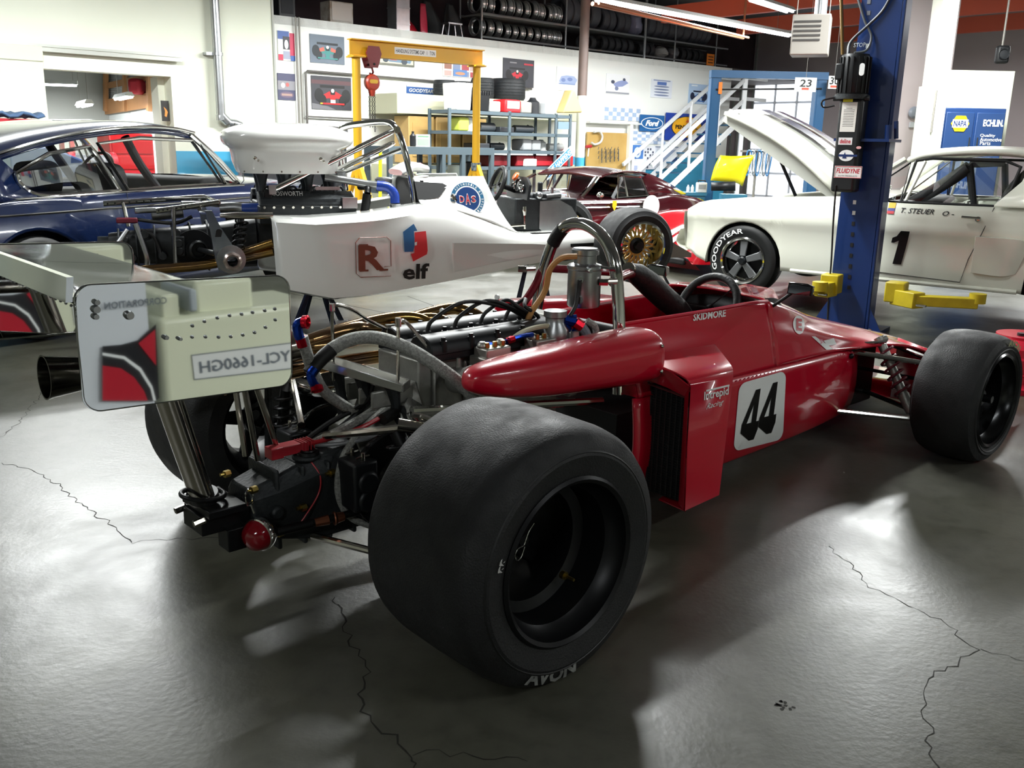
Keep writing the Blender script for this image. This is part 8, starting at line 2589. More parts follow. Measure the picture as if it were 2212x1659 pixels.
for i, x in enumerate((948, 998)):
 s = lz(x, 55)[0]
 o = thing('bucket_seat', wall(s, zM, -0.55), ang, ['black bucket seat standing in the loft, left of the pair', 'black bucket seat standing in the loft, right of the pair'][i], 'seat')
 MB().loft([[(-0.2, -0.1, 0.02), (0, -0.06, 0.02), (0.2, -0.1, 0.02)], [(-0.22, -0.06, 0.25), (0, 0.06, 0.25), (0.22, -0.06, 0.25)], [(-0.14, 0.02, 0.45), (0, 0.1, 0.46), (0.14, 0.02, 0.45)], [(-0.08, 0.06, 0.58), (0, 0.1, 0.6), (0.08, 0.06, 0.58)]], 4, 4).build('shell', M('seat_black', '101012', 0.5), o, solid=0.03)
s = lz(980, 68)[0]
o = thing('metal_stool', wall(s, zM, -0.30), ang, 'small metal step stool in front of the black bucket seats', 'stool')
MB().box((0, 0, 0.22), (0.30, 0.2, 0.025)).build('stool_top', ALU, o)
for sx_ in (-1, 1):
 for sy in (-1, 1):
  MB().beam((sx_ * 0.16, sy * 0.09, 0), (sx_ * 0.12, sy * 0.08, 0.21), 0.02, 0.02).build('leg', ALU, o)
# orange sign at the loft's right end
s, z = lz(1521, 130)
b = MB()
slab(b, Vector((0, 0, 0)), WD, UZ, WN, 0.26, 0.24, 0.01)
o = tag(b.build('warning_sign', M('sign_orange', 'd87820', 0.5)), 'small orange warning sign hung at the right end of the loft', 'sign')
o.location = wall(s, z, -0.08)
for k in range(3):
 b = MB()
 slab(b, UZ * (0.06 - 0.06 * k) + WN * 0.006, WD, UZ, WN, 0.18, 0.02, 0.002)
 b.build('sign_line', M('sign_ink', '4a2c10', 0.5), o)
# copper-coloured pipe run below the strip light
b = MB()
a, c = at_z(1280, 8, 3.08), at_z(1605, 82, 3.08)
b.tube([a, a.lerp(c, 0.5), c], 0.03, 8, smooth=False).tube([a + Vector((0.08, -0.06, 0)), c + Vector((0.08, -0.06, 0))], 0.02, 8, smooth=False)
b.tube([c, c + Vector((0, 0, CEIL - 3.1))], 0.02, 8, smooth=False)
tag(b.build('copper_pipe', M('copper_run', 'b87858', 0.35, 0.7)), 'copper-coloured pipe run under the long strip light', 'pipe')
# ================================================================== gantry, shelving, benches
def plane_n(n):
 return -WN * (WP - n)

# ---- yellow gantry crane --------------------------------------------------------------
GYL = M('gantry_yellow', 'd8a414', 0.45)
gA, gB = at_y(1030, 145, 12.4), at_y(770, 178, 11.4)
gz = at_y(1045, 115, 12.4).z
g0 = Vector((gA.x, gA.y, 0))
gdx = (Vector((gB.x, gB.y, 0)) - g0)
gl = gdx.length
gx = gdx.normalized()
gan = thing('gantry_crane', g0, math.atan2(gx.y, gx.x), 'yellow portable gantry crane with a lettered top beam', 'gantry crane')
beam_h = 0.19
zb_ = at_y(1040, 142, 12.4).z
zt_ = zb_ + beam_h

def gpart2(n, b, m, **k):
 return b.build(n, m, gan, **k)

bm_ = MB().box((gl / 2, 0, zb_ + beam_h / 2), (gl + 0.16, 0.015, beam_h)).box((gl / 2, 0, zt_ - 0.006), (gl + 0.16, 0.12, 0.012)).box((gl / 2, 0, zb_ + 0.006), (gl + 0.16, 0.12, 0.012))
bo_ = gpart2('top_beam', bm_, GYL)
# local y: +90 deg ccw of gx; camera side sign
gy_ = Vector((-gx.y, gx.x, 0))
sg = 1 if (CAM - g0).dot(gy_) > 0 else -1
pl3 = MB().box((gl * 0.53, sg * 0.0085, zb_ + beam_h * 0.52), (gl * 0.34, 0.002, beam_h * 0.42)).build('name_plate', WHITE, bo_)
text('plate_lettering', 'HANDLING SYSTEMS CAP   1   TON', 0.1, (gl * 0.53, sg * 0.0105, zb_ + beam_h * 0.52), (-sg, 0, 0), (0, 0, 1), BLKPRINT, bo_, bold=0.001, fit=(gl * 0.32, 0.045))
for x, hh in ((0.0, 1), (gl, 1)):
 gpart2('leg_post', MB().cyl((x, 0, 0.08), (x, 0, zb_), 0.05, n=20), GYL)
 gpart2('leg_plate', MB().box((x, 0, zb_ - 0.008), (0.16, 0.2, 0.016)), GYL)
 for s in (-1, 1):
  gpart2('leg_brace', MB().beam((x, s * 0.55, 0.12), (x, s * 0.03, 0.92), 0.05, 0.07), GYL)
  gpart2('caster', MB().cyl((x - 0.03, s * 0.55, 0.06), (x + 0.03, s * 0.55, 0.06), 0.06, n=18), BLACK)
 gpart2('foot_rail', MB().box((x, 0, 0.13), (0.06, 1.15, 0.06)), GYL)
gpart2('strap_band', MB().cyl((0, 0, 0.86), (0, 0, 0.96), 0.062, n=20), M('strap_grey', '7c8a92', 0.5, noise=(30, '2c3a4c', 0.1)))
# chain hoist on its trolley
hx = gl - 0.2
hst = thing('chain_hoist', g0 + gx * hx, math.atan2(gx.y, gx.x), 'red chain hoist hanging from the yellow gantry beam', 'hoist')
HR = M('hoist_red', 'b4402c', 0.4)
HM = M('hoist_maroon', '7a2a2c', 0.4)
for s in (-1, 1):
 MB().prism([(-0.10, 0.02), (-0.07, 0.10), (0.07, 0.10), (0.10, 0.02), (0.05, -0.14), (-0.05, -0.14)], (0, s * 0.075, zb_ + 0.02), (1, 0, 0), (0, 0, 1), 0.012).build('trolley_plate', HM, hst)
 for x in (-0.05, 0.05):
  MB().cyl((x, s * 0.066, zb_ + 0.045), (x, s * 0.02, zb_ + 0.045), 0.032, n=14).build('trolley_wheel', HM, hst)
MB().cyl((0, -0.08, zb_ - 0.08), (0, 0.08, zb_ - 0.08), 0.014, n=10).build('cross_bolt', DARKM, hst)
MB().tube([(0, 0, zb_ - 0.08), (0.0, 0.02, zb_ - 0.13), (-0.02, 0.0, zb_ - 0.17), (0.0, -0.02, zb_ - 0.2), (0.02, 0, zb_ - 0.18)], 0.012, 8).build('top_hook', HM, hst)
MB().lathe([(0.0, -0.05), (0.075, -0.05), (0.095, -0.02), (0.095, 0.03), (0.075, 0.055), (0, 0.06)], (0, 0, zb_ - 0.285), (0, 1, 0.0), 20).lathe([(0.05, 0), (0.03, 0.09), (0.0, 0.09)], (0, 0, zb_ - 0.35), (0, 0, -1), 12).build('hoist_body', HR, hst)
MB().prism(rrect(0.11, 0.045, 0.02), (0, sg * 0.062, zb_ - 0.275), (1, 0, 0), (0, 0, 1), 0.002 * sg).build('hoist_label', M('label_yellow', 'e0b030', 0.4), hst)
for k, x in enumerate((-0.035, -0.005, 0.03)):
 ch = MB()
 zc_ = zb_ - 0.40
 for i in range(16 + 2 * (k == 0)):
  ch.torus((x, 0, zc_ - i * 0.026), (1, 0, 0) if i % 2 else (0, 1, 0), 0.011, 0.0035, 8, 5)
 o = ch.build('chain', M('chain_dark', '3c3c3e', 0.4, 0.8), hst)
 o['kind'] = 'stuff'

# ---- grey steel shelving ---------------------------------------------------------------
SHG = M('shelf_slate', '56646c', 0.45, 0.3)
nS = 1.6
pA, pB = on_plane(972, 262, plane_n(nS), WN), on_plane(1234, 236, plane_n(nS), WN)
sA, sB = pA.dot(WD), pB.dot(WD)
sM_ = on_plane(1102, 245, plane_n(nS), WN).dot(WD)
zS = on_plane(1102, 243, plane_n(nS), WN).z
sh = thing('shelving_unit', wall((sA + sB) / 2, 0, nS - 0.25), 0, 'slate grey steel shelving loaded with parts beside the column', 'shelving')
so = Vector(sh.location)

def shbox(name, s0, s1, z0, z1, n0, n1, mat=SHG, par=None):
 b = MB()
 wbox(b, s0, s1, z0, z1, n0, n1)
 b.v = [p - so for p in b.v]
 return b.build(name, mat, par or sh)

for s in (sA, sM_, (sM_ + sB) / 2 + 0.35, sB):
 for n in (nS, nS - 0.5):
  shbox('upright', s - 0.025, s + 0.025, 0, zS + 0.02, n - 0.025, n)
levels = [zS]
for y in (286, 325, 360):
 levels.append(on_plane(1102, y, plane_n(nS), WN).z)
levels.append(0.15)
for z in levels:
 shbox('shelf', sA, sB, z - 0.05, z, nS - 0.5, nS)
shbox('bin_front', (sM_ + sB) / 2 + 0.4, sB - 0.03, levels[1] + 0.08, levels[1] + 0.2, nS - 0.03, nS - 0.01, M('bin_blue', '6a8090', 0.5))
random.seed(11)
PARTC = ['2c3034', '3c4044', 'a8aaa8', '22252a', '707478', '4c5054', 'c0c0bc', '181a1c']

def shelf_item(s, z, w, h, d, c, lb, cat_='part', name='spare_part', shape=0):
 o = thing(name, wall(s, z + 0.003, nS - 0.25), ang, lb, cat_)
 m = M('item_' + c, c, 0.5)
 up_z = [v for v in levels if v > z + 0.01]
 if up_z:
  h = min(h, (min(up_z) - z - 0.06) / 1.03)
 if shape == 0:
  MB().box((0, 0, h / 2), (w, d, h)).build('body', m, o, bevel=min(w, h) * 0.12)
  MB().box((0, 0, h * 0.97), (w * 0.7, d * 0.7, h * 0.1)).build('lid', m, o)
 elif shape == 1:
  MB().lathe([(0, 0), (w / 2, 0), (w / 2, h * 0.72), (w * 0.3, h * 0.85), (w * 0.2, h), (0, h)], (0, 0, 0), (0, 0, 1), 18).build('body', m, o)
 elif shape == 2:
  MB().cyl((-w / 2, 0, h * 0.5), (w / 2, 0, h * 0.5), h * 0.5, n=16).cyl((w * 0.2, 0, h * 0.5), (w * 0.3, 0, h * 1.0), h * 0.2, n=10).build('body', m, o)
 return o

z1 = levels[0]

def sxp(x):
 return on_plane(x, 250, plane_n(nS - 0.25), WN).dot(WD)

shelf_item(sxp(1057), z1, 0.22, 0.16, 0.3, 'd8d8d4', 'grey and white printed carton on top of the shelving', 'carton', 'carton')
o = shelf_item(sxp(1094), z1, 0.34, 0.2, 0.32, 'c41c24', 'red parts carton on top of the shelving', 'carton', 'carton')
b = MB()
slab(b, UZ * 0.12, (1, 0, 0), (0, 0, 1), (0, 1, 0), 0.26, 0.12, 0.34)
b.build('carton_label', M('carton_label', 'b8b0b4', 0.5), o)
shelf_item(sxp(1124), z1, 0.24, 0.18, 0.3, '8c8a84', 'grey lidded tub on top of the shelving', 'tub', 'tub')
shelf_item(sxp(1150), z1, 0.22, 0.26, 0.26, '1c1e22', 'black cap-shaped canister on top of the shelving', 'canister', 'canister', 1)
shelf_item(sxp(1176), z1, 0.22, 0.2, 0.3, 'c8cacc', 'pale plastic bag of parts on top of the shelving', 'bag', 'bag')
o = thing('cushion', wall(sxp(1213), z1 + 0.035, nS - 0.25), ang, 'tan triangular cushion at the right end of the shelving top', 'cushion')
MB().prism([(-0.25, 0), (0.22, 0.02), (0.02, 0.36), (-0.06, 0.38)], (0, -0.1, 0), (1, 0, 0), (0, 0, 1), 0.2).build('cover', M('cushion_tan', 'c0ac74', 0.7), o, bevel=0.03)
for i, (s, w, h, c, shp, lb, ct, nm) in enumerate(((sxp(990), 0.2, 0.2, 'b8c04c', 0, 'green and yellow printed box on the second shelf', 'box', 'box'), (sxp(1013), 0.2, 0.23, 'e4e4e0', 1, 'white plastic jug on the second shelf by the gantry post', 'jug', 'jug'), (sxp(1050), 0.3, 0.14, '3c4044', 2, 'dark cylinder part on the second shelf beside the jug', 'part', 'spare_part'), (sxp(1083), 0.3, 0.08, '22252a', 0, 'flat black part on the second shelf left of the middle upright', 'part', 'spare_part'), (sxp(1130), 0.4, 0.12, '2c3034', 2, 'long dark starter part on the second shelf right of the middle upright', 'part', 'spare_part'))):
 shelf_item(s, levels[1], w, h, 0.3, c, lb, ct, nm, shp)
for i, (s, w, h, c, shp, lb) in enumerate(((sxp(1030), 0.3, 0.1, '22252a', 0, 'flat black block on the third shelf behind the gantry post'), (sxp(1072), 0.3, 0.11, '2c3034', 2, 'dark round part on the third shelf left of the middle upright'), (sxp(1128), 0.2, 0.18, '8c8e90', 0, 'grey caliper casting on the third shelf'), (sxp(1148), 0.2, 0.17, '8c8e90', 0, 'second grey caliper casting on the third shelf'), (sxp(1170), 0.18, 0.18, 'a8aaa8', 1, 'pale alloy part on the third shelf'), (sxp(1200), 0.34, 0.12, 'a8aaa8', 2, 'pale alloy cylinder part at the right end of the third shelf'))):
 shelf_item(s, levels[2], w, h, 0.3, c, lb, 'part', 'spare_part', shp)
for i, (s, w, h, c, lb) in enumerate(((sxp(1124), 0.4, 0.17, '8c1420', 'dark red crate on the lower shelf right of the middle upright'), (sxp(1165), 0.4, 0.17, 'a01824', 'red crate in the middle of the lower shelf'), (sxp(1212), 0.36, 0.18, 'c81c24', 'bright red box at the right end of the lower shelf'), (sxp(1068), 0.44, 0.17, '6c1018', 'dark red crate on the lower shelf behind the gantry brace'))):
 if lb:
  shelf_item(s, levels[3], w, h, 0.32, c, lb, 'crate', 'crate')
o = shelf_item(sM_ + 0.22, levels[3], 0.26, 0.12, 0.1, 'e0dcd6', 'small white carton in front of the red crates', 'carton', 'carton')
o.location = wall(sxp(1131), levels[3] + 0.003, nS - 0.085)
# tyres laid on top of the back ledge
LEDGE = M('ledge_cream', 'c4c4a8', 0.6)
pa, pb_ = on_plane(838, 236, plane_n(0.5), WN), on_plane(1245, 222, plane_n(0.5), WN)
zl = on_plane(1120, 218, plane_n(0.6), WN).z
ld_o = thing('storage_ledge', wall((pa.dot(WD) + pb_.dot(WD)) / 2, 0, 0.35), 0, 'cream boarded ledge behind the shelving, carrying black tyres', 'ledge')
b = MB()
wbox(b, pa.dot(WD), pb_.dot(WD), zl - 0.30, zl, 0.0, 0.75)
b.v = [p - Vector(ld_o.location) for p in b.v]
b.build('ledge_box', LEDGE, ld_o)
for i in range(3):
 b = MB()
 s = pa.dot(WD) + 0.25 + i * 0.55
 wbox(b, s, s + 0.5, zl - 1.05, zl - 0.33, 0.3, 0.7)
 b.v = [p - Vector(ld_o.location) for p in b.v]
 d_ = b.build('cupboard_door', M('oak_door', 'b89458', 0.5, noise=(6, 'c4a468', 0.3)), ld_o, bevel=0.01)
 b = MB()
 wbox(b, s + 0.07, s + 0.43, zl - 0.95, zl - 0.43, 0.7, 0.712)
 b.v = [p - Vector(ld_o.location) for p in b.v]
 b.build('door_panel', M('oak_panel', 'c09c60', 0.5), d_)
b = MB()
wbox(b, pa.dot(WD), pb_.dot(WD), 0, zl - 1.08, 0.0, 0.7)
b.v = [p - Vector(ld_o.location) for p in b.v]
b.build('lower_case', LEDGE, ld_o)
TT = M('treaded_black', '1e2124', 0.6, bump=(50, 0.4))
for i, (x, y, r, w, lb) in enumerate(((960, 212, 0.185, 0.26, 'black tyre lying flat at the left of the ledge, behind the crates'), (1000, 205, 0.185, 0.26, 'black tyre lying flat second from the left on the ledge'), (1042, 196, 0.2, 0.34, 'tall black tyre lying flat behind the gantry post'), (1098, 193, 0.31, 0.36, 'largest black treaded tyre lying flat on the ledge'))):
 p = on_plane(x, y, plane_n(0.42), WN)
 rr2 = 0.38
 o = MB().lathe([(r * 0.6, 0), (r * 0.9, 0.0), (r, 0.05), (r, w - 0.05), (r * 0.9, w), (r * 0.6, w), (r * 0.58, w / 2)], (0, 0, 0), (0, 0, 1), 36, closed=True).build('tyre', TT)
 o.location = wall(p.dot(WD), zl + 0.002, 0.40 if i % 2 else 0.42)
 tag(o, lb, 'tyre')
 for k in range(5):
  MB().torus((0, 0, 0.08 + (w - 0.16) * k / 4), (0, 0, 1), r + 0.001, 0.004, 36, 4).build('tread_rib', TT, o)
# white and black crates in front of the tyres
for x, y, c, lb in ((992, 222, 'dcdcd6', 'white ribbed plastic crate on the shelving, beside the black one'), (1030, 222, '141518', 'black ribbed plastic crate on the shelving')):
 p = on_plane(x, y, plane_n(nS - 0.2), WN)
 o = thing('plastic_crate', wall(p.dot(WD) if c != 'dcdcd6' else p.dot(WD), levels[0] + 0.003, nS - 0.25), ang, lb, 'crate')
 w_, h_ = (0.31, 0.40) if c == 'dcdcd6' else (0.34, 0.30)
 MB().box((0, 0, h_ / 2), (w_ * 0.85, 0.34, h_), taper=1.12).build('crate_body', M('crate_' + c, c, 0.4), o, bevel=0.015)
 for k in range(7):
  MB().box((-w_ * 0.42 + k * w_ * 0.14, -0.19, h_ - 0.03), (0.012, 0.02, 0.06)).build('crate_rib', M('crate_' + c, c, 0.4), o)
# two-tier slate bench in front
nB = 2.6
pa2, pb2 = on_plane(840, 318, plane_n(nB), WN), on_plane(1068, 326, plane_n(nB), WN)
bn2 = thing('parts_bench', wall((pa2.dot(WD) + pb2.dot(WD)) / 2, 0, nB - 0.3), 0, 'slate grey steel bench frame behind the chrome roll bar', 'workbench')
bo2 = Vector(bn2.location)
zB = on_plane(960, 318, plane_n(nB), WN).z
for z0, z1_ in ((zB - 0.10, zB), (zB - 0.62, zB - 0.52)):
 b = MB()
 wbox(b, pa2.dot(WD), pb2.dot(WD), z0, z1_, nB - 0.6, nB)
 b.v = [p - bo2 for p in b.v]
 b.build('bench_shelf', SHG, bn2)
for s in (pa2.dot(WD) + 0.03, (pa2.dot(WD) + pb2.dot(WD)) / 2, (pa2.dot(WD) + pb2.dot(WD)) / 2 + 0.35, pb2.dot(WD) - 0.03):
 for n in (nB - 0.03, nB - 0.57):
  b = MB()
  wbox(b, s - 0.03, s + 0.03, 0, zB - 0.1, n - 0.03, n + 0.03)
  b.v = [p - bo2 for p in b.v]
  b.build('bench_leg', SHG, bn2)
p = on_plane(918, 300, plane_n(nB - 0.3), WN)
poster(903, 290, 933, 318, 'dfe8dc', 'pale green notice card standing on the slate bench', [('7ca07c', rect(0.08, 0.35, 0.92, 0.9)), ('5a7a60', rect(0.1, 0.1, 0.9, 0.22))], cat='card', n=nB - 0.25, name='notice_card')
for x, c, h_, lb in ((892, '1c1c1e', 0.20, 'slim black bottle on the slate bench'), (1022, '2c2c30', 0.3, 'dark can under the slate bench'), (985, 'b8c4bc', 0.25, 'pale green drum under the slate bench')):
 p = on_plane(x, 316, plane_n(nB - 0.3), WN)
 zz = zB if 'on the' in lb else zB - 0.52
 o = MB().lathe([(0, 0), (0.04, 0), (0.045, 0.02), (0.045, h_ * 0.7), (0.018, h_ * 0.85), (0.018, h_), (0, h_)] if h_ == 0.20 else [(0, 0), (0.12, 0), (0.12, h_), (0.10, h_ + 0.02), (0, h_ + 0.02)], (0, 0, 0), (0, 0, 1), 18).build('bottle' if h_ == 0.20 else 'can', M('can_' + c, c, 0.35))
 o.location = wall(p.dot(WD), zz + 0.003, nB - 0.3)
 tag(o, lb, 'bottle' if h_ == 0.20 else 'can')
# leaning street-style sign
sgc = on_plane(1207, 352, plane_n(nS + 0.12), WN)
ux_ = (on_plane(1234, 326, plane_n(nS + 0.12), WN) - on_plane(1180, 380, plane_n(nS + 0.12), WN))
Ls = ux_.length
ux_ = ux_.normalized()
uy_ = WN.cross(ux_) * 1.0
if uy_.z < 0:
 uy_ = -uy_
sgn = thing('street_sign', sgc, 0, 'blue and white joke street sign tilted on the shelving upright', 'sign')
b = MB()
hs = Ls * 0.11
L2_ = Ls * 0.54
b.prism([(-L2_, -hs), (L2_, -hs), (L2_ - 0.03, 0), (L2_, hs), (-L2_, hs), (-L2_ + 0.03, 0)], (0, 0, 0), ux_, uy_, 0.006)
b.build('sign_plate', M('sign_white', 'd4e0e8', 0.4), sgn)
b = MB().prism([(-L2_ + 0.05, -hs * 0.82), (L2_ - 0.05, -hs * 0.82), (L2_ - 0.05, hs * 0.82), (-L2_ + 0.05, hs * 0.82)], WN * 0.0075, ux_, uy_, 0.0004)
b.build('sign_field', M('sign_blue', '3478a8', 0.4), sgn)
text('sign_lettering', 'SHIT HAPPENS', 0.1, WN * 0.0095, ux_, uy_, WHITE, sgn, bold=0.002, fit=(L2_ * 1.7, hs * 1.15))

# ---- cardboard sheet and horn by the column; yellow pole -------------------------------------
o = MB().cyl((0, 0, 0), (0.02, 0.02, 0.62), 0.022, n=10).build('yellow_pole', M('pole_yellow', 'd8dc28', 0.4))
p = on_plane(818, 345, plane_n(nB + 0.3), WN)
o.location = (p.x, p.y, 0)
o.scale = (1, 1, (at_y(815, 325, p.y).z) / 0.62)
tag(o, 'bright yellow upright pole behind the white car roll bar stay', 'pole')

# ---- black folded screen behind the airbox --------------------------------------------------
pa3, pb3 = on_plane(556, 264, plane_n(1.2), WN), on_plane(745, 268, plane_n(1.2), WN)
o = thing('covered_bench', wall((pa3.dot(WD) + pb3.dot(WD)) / 2, 0, 1.0), 0, 'long bench under a black cover against the cream wall', 'bench')
b = MB()
wbox(b, pa3.dot(WD), pb3.dot(WD), 0.05, pa3.z - 0.05, 0.7, 1.25)
b.v = [p - Vector(o.location) for p in b.v]
b.build('bench_body', M('cover_black', '17181c', 0.5), o, bevel=0.03)
b = MB()
pts = []
for i in range(13):
 s = pa3.dot(WD) + (pb3.dot(WD) - pa3.dot(WD)) * i / 12
 random.seed(i)
 pts.append([wall(s, pa3.z - 0.03 + random.uniform(-0.02, 0.02), n_) - Vector(o.location) + UZ * (-0.14 if n_ in (0.66, 1.29) else 0) for n_ in (0.66, 0.68, 0.95, 1.27, 1.29)])
b.grid(pts)
b.build('black_cover', M('cover_black', '17181c', 0.5), o)

# ---- left: red racks and tools seen behind and through the coupe --------------------------------
REDT = M('workshop_red', 'a01424', 0.4)

def wthing(name, x, y, n, lb, ct):
 p = on_plane(x, y, plane_n(n), WN)
 return thing(name, wall(p.dot(WD), 0, n), ang, lb, ct), p

o, p = wthing('red_rack', 70, 262, 0.7, 'dark red steel rack with a folded blue cloth at the far left', 'rack')
zr = p.z
for x in (-0.5, 0.42):
 MB().box((x, 0, zr / 2), (0.05, 0.05, zr)).build('rack_post', REDT, o)
 MB().box((x, 0.4, zr / 2), (0.05, 0.05, zr)).build('rack_post', REDT, o)
MB().box((-0.05, 0, zr), (1.0, 0.05, 0.05)).box((-0.05, 0.4, zr), (1.0, 0.05, 0.05)).build('rack_bar', REDT, o)
MB().box((-0.05, 0.2, zr - 0.45), (0.98, 0.42, 0.03)).build('rack_shelf', REDT, o)
cl = MB().grid([[Vector((-0.7 + 0.075 * i, y_, 0.02 + 0.03 * math.sin(i * 1.7 + j))) for i in range(12)] for j, y_ in enumerate((-0.06, 0.05, 0.2, 0.35, 0.46))]).build('blue_cloth', M('denim_cloth', '3c5474', 0.8), solid=0.03)
cl.location = wall(p.dot(WD), zr + 0.065, 0.7)
cl.rotation_euler = (0, 0, ang)
tag(cl, 'crumpled blue-grey cloth lying over the dark red rack', 'cloth')
o, p = wthing('carton_stack', 25, 305, 2.0, 'dark printed case below the blue cloth at the far left', 'case')
MB().box((0, 0.1, p.z / 2), (0.55, 0.4, p.z)).build('case_body', M('case_dark', '2a2228', 0.5), o, bevel=0.02)
MB().box((0, -0.102, p.z - 0.1), (0.35, 0.004, 0.12)).build('case_label', M('case_label', 'b8b4b0', 0.5), o)
o, p = wthing('tool_cabinet', 275, 360, 0.6, 'bright red roll-up tool cabinet seen through the coupe windows', 'tool cabinet')
MB().box((0, 0, 0.62), (0.55, 0.45, 1.24)).build('carcass', M('cabinet_red', 'c01018', 0.35), o, bevel=0.015)
for i in range(6):
 MB().box((0, -0.23, 0.12 + i * 0.19), (0.5, 0.02, 0.16)).build('drawer', M('cabinet_red', 'c01018', 0.35), o, bevel=0.005)
o, p = wthing('machine_guard', 140, 365, 3.2, 'dark blue machine housing seen through the coupe rear window', 'machine')
MB().prism([(-0.45, 0.1), (0.2, 0.1), (0.35, 0.45), (0.25, 0.85), (-0.1, 1.0), (-0.45, 0.95)], (0, 0.1, 0.1), (1, 0, 0), (0, 0, 1), -0.3).build('housing', M('machine_blue', '14305c', 0.4), o, bevel=0.02)
MB().cyl((0.05, -0.21, 0.72), (0.05, -0.25, 0.72), 0.03, n=12).build('lamp_button', WHITE, o)
o, p = wthing('bench_grinder', 200, 375, 2.2, 'red pedestal grinder seen through the coupe door window', 'grinder')
MB().box((0, 0, 0.4), (0.16, 0.16, 0.8), taper=0.7).build('pedestal', REDT, o)
MB().cyl((-0.2, 0, 0.9), (0.2, 0, 0.9), 0.10, n=20).build('motor', M('grinder_grey', '5a5c60', 0.4), o)
for x in (-0.22, 0.22):
 MB().cyl((x - 0.03, 0, 0.9), (x + 0.03, 0, 0.9), 0.13, n=22).build('wheel_guard', REDT, o)
b = MB()
wbox(b, -2, d0 - 0.02, 0, 0.95, 0.095, 0.10)
structure('trim_4', b, BLUEW)
b = MB()
wbox(b, d1, sL - 0.03, 0, 1.02, 0.0, 0.006)
structure('trim_5', b, BLUEW)

# ---- right: pillar, panel, blue parts cabinet, bell, heater ---------------------------------------------
qy = 12.0
pc = at_y(2018, 200, qy)
pil = thing('cream_pillar', (pc.x, pc.y, 0), 0, 'cream boxed pillar at the right beside the blue parts cabinet', 'pillar')
wpil = at_y(2035, 200, qy).x - at_y(2001, 200, qy).x
MB().box((0, 0, CEIL / 2), (wpil, 0.3, CEIL)).build('pillar_shaft', CREAM, pil)
MB().box((-0.05, -0.08, 1.0), (wpil + 0.08, 0.2, 2.0)).build('pillar_casing', CREAM, pil)
MB().tube([(-0.06, -0.2, 1.95), (-0.06, -0.2, 1.45)], 0.012, 6, smooth=False).build('pillar_conduit', COND, pil)
c0_, c1_ = at_y(2030, 150, 12.2), at_y(2196, 148, 12.2)
b = MB().box(((c0_.x + c1_.x) / 2, 12.3, c0_.z / 2), (c1_.x - c0_.x, 0.15, c0_.z))
structure('wall_office', b, M('office_cream', 'cfd2bd', 0.6))
n0, n1 = at_y(2032, 232, 11.9), at_y(2166, 225, 11.9)
zn0 = at_y(2090, 345, 11.9).z
cabn = thing('parts_cabinet', ((n0.x + n1.x) / 2 + 0.06, 12.05, 0), 0, 'dark blue two-door parts cabinet with a yellow hexagon and white lettering', 'cabinet')
cw_, cz = n1.x - n0.x, n0.z
CBL = M('cabinet_blue', '1c3c70', 0.4)
MB().box((0, 0.0, cz / 2), (cw_, 0.3, cz)).build('carcass', CBL, cabn, bevel=0.01)
for s in (-1, 1):
 dr = MB().box((s * cw_ / 4, -0.16, cz * 0.5), (cw_ / 2 - 0.03, 0.025, cz * 0.94)).build('door', M('cabinet_door_blue', '23406f', 0.4), cabn, bevel=0.008)
 MB().tube([(s * 0.05, -0.19, cz * 0.80), (s * 0.05, -0.19, cz * 0.73)], 0.008, 8, smooth=False).build('handle', CHROME, dr)

def cpx(x, y):
 p = at_y(x, y, 12.05 - 0.178)
 return Vector((p.x - cabn.location.x, -0.178, p.z))

hp = cpx(2074, 267)
hr_ = (cpx(2094, 267).x - hp.x)
hx_ = [(hr_ * math.cos(R(60 * i)), hr_ * 0.95 * math.sin(R(60 * i))) for i in range(6)]
hb2 = MB().prism(hx_, hp, (1, 0, 0), (0, 0, 1), 0.003).build('yellow_hexagon', M('hex_yellow', 'e8c818', 0.4), cabn)
MB().box(hp + Vector((0, -0.0035, 0)), (hr_ * 1.7, 0.001, hr_ * 0.85)).build('hexagon_band', M('hex_white', 'e4e8e8', 0.4), hb2)
text('brand_lettering', 'NAPA', 0.1, hp + Vector((0, -0.0045, 0)), (1, 0, 0), (0, 0, 1), M('hex_blue', '18306c', 0.4), hb2, bold=0.003, fit=(hr_ * 1.4, hr_ * 0.62))
text('brand_lettering', 'ECHLIN.', 0.1, cpx(2146, 266), (1, 0, 0), (0, 0, 1), WHITE, cabn, bold=0.004, fit=(cpx(2166, 266).x - cpx(2122, 266).x, 0.085))
for i, (tx, y) in enumerate((('Quality', 293), ('Automotive', 301), ('Parts', 309))):
 wd = (0.19, 0.27, 0.13)[i]
 text('brand_lettering', tx, 0.1, cpx(2117, y) + Vector((wd / 2, 0, 0)), (1, 0, 0), (0, 0, 1), WHITE, cabn, bold=0.001, fit=(wd, 0.045))
bp_ = at_y(1975, 243, 13.0)
o = thing('alarm_bell', bp_, 0, 'round grey alarm bell on the mauve wall left of the pillar', 'bell')
MB().lathe([(0, 0.05), (0.05, 0.045), (0.075, 0.02), (0.08, 0)], (0, 0, 0), (0, -1, 0), 24).build('gong', M('bell_grey', '7c828c', 0.4), o)
MB().box((0, 0.03, -0.16), (0.06, 0.05, 0.07)).build('bell_box', M('bell_box', 'b4b8bc', 0.5), o)
o.location = bp_
b = MB().box((at_y(1975, 200, 13.1).x, 13.12, CEIL / 2), (0.9, 0.12, CEIL))
structure('wall_mauve', b, M('mauve_block_wall', 'b4a6a8', 0.75))
sk0 = at_y(2165, 118, 12.6)
o = thing('wall_speaker', sk0, R(-10), 'black round wall speaker high on the right above the cream panel', 'speaker')
MB().box((0, 0, 0), (0.16, 0.12, 0.22)).build('case', M('speaker_black', '121316', 0.5), o, bevel=0.03)
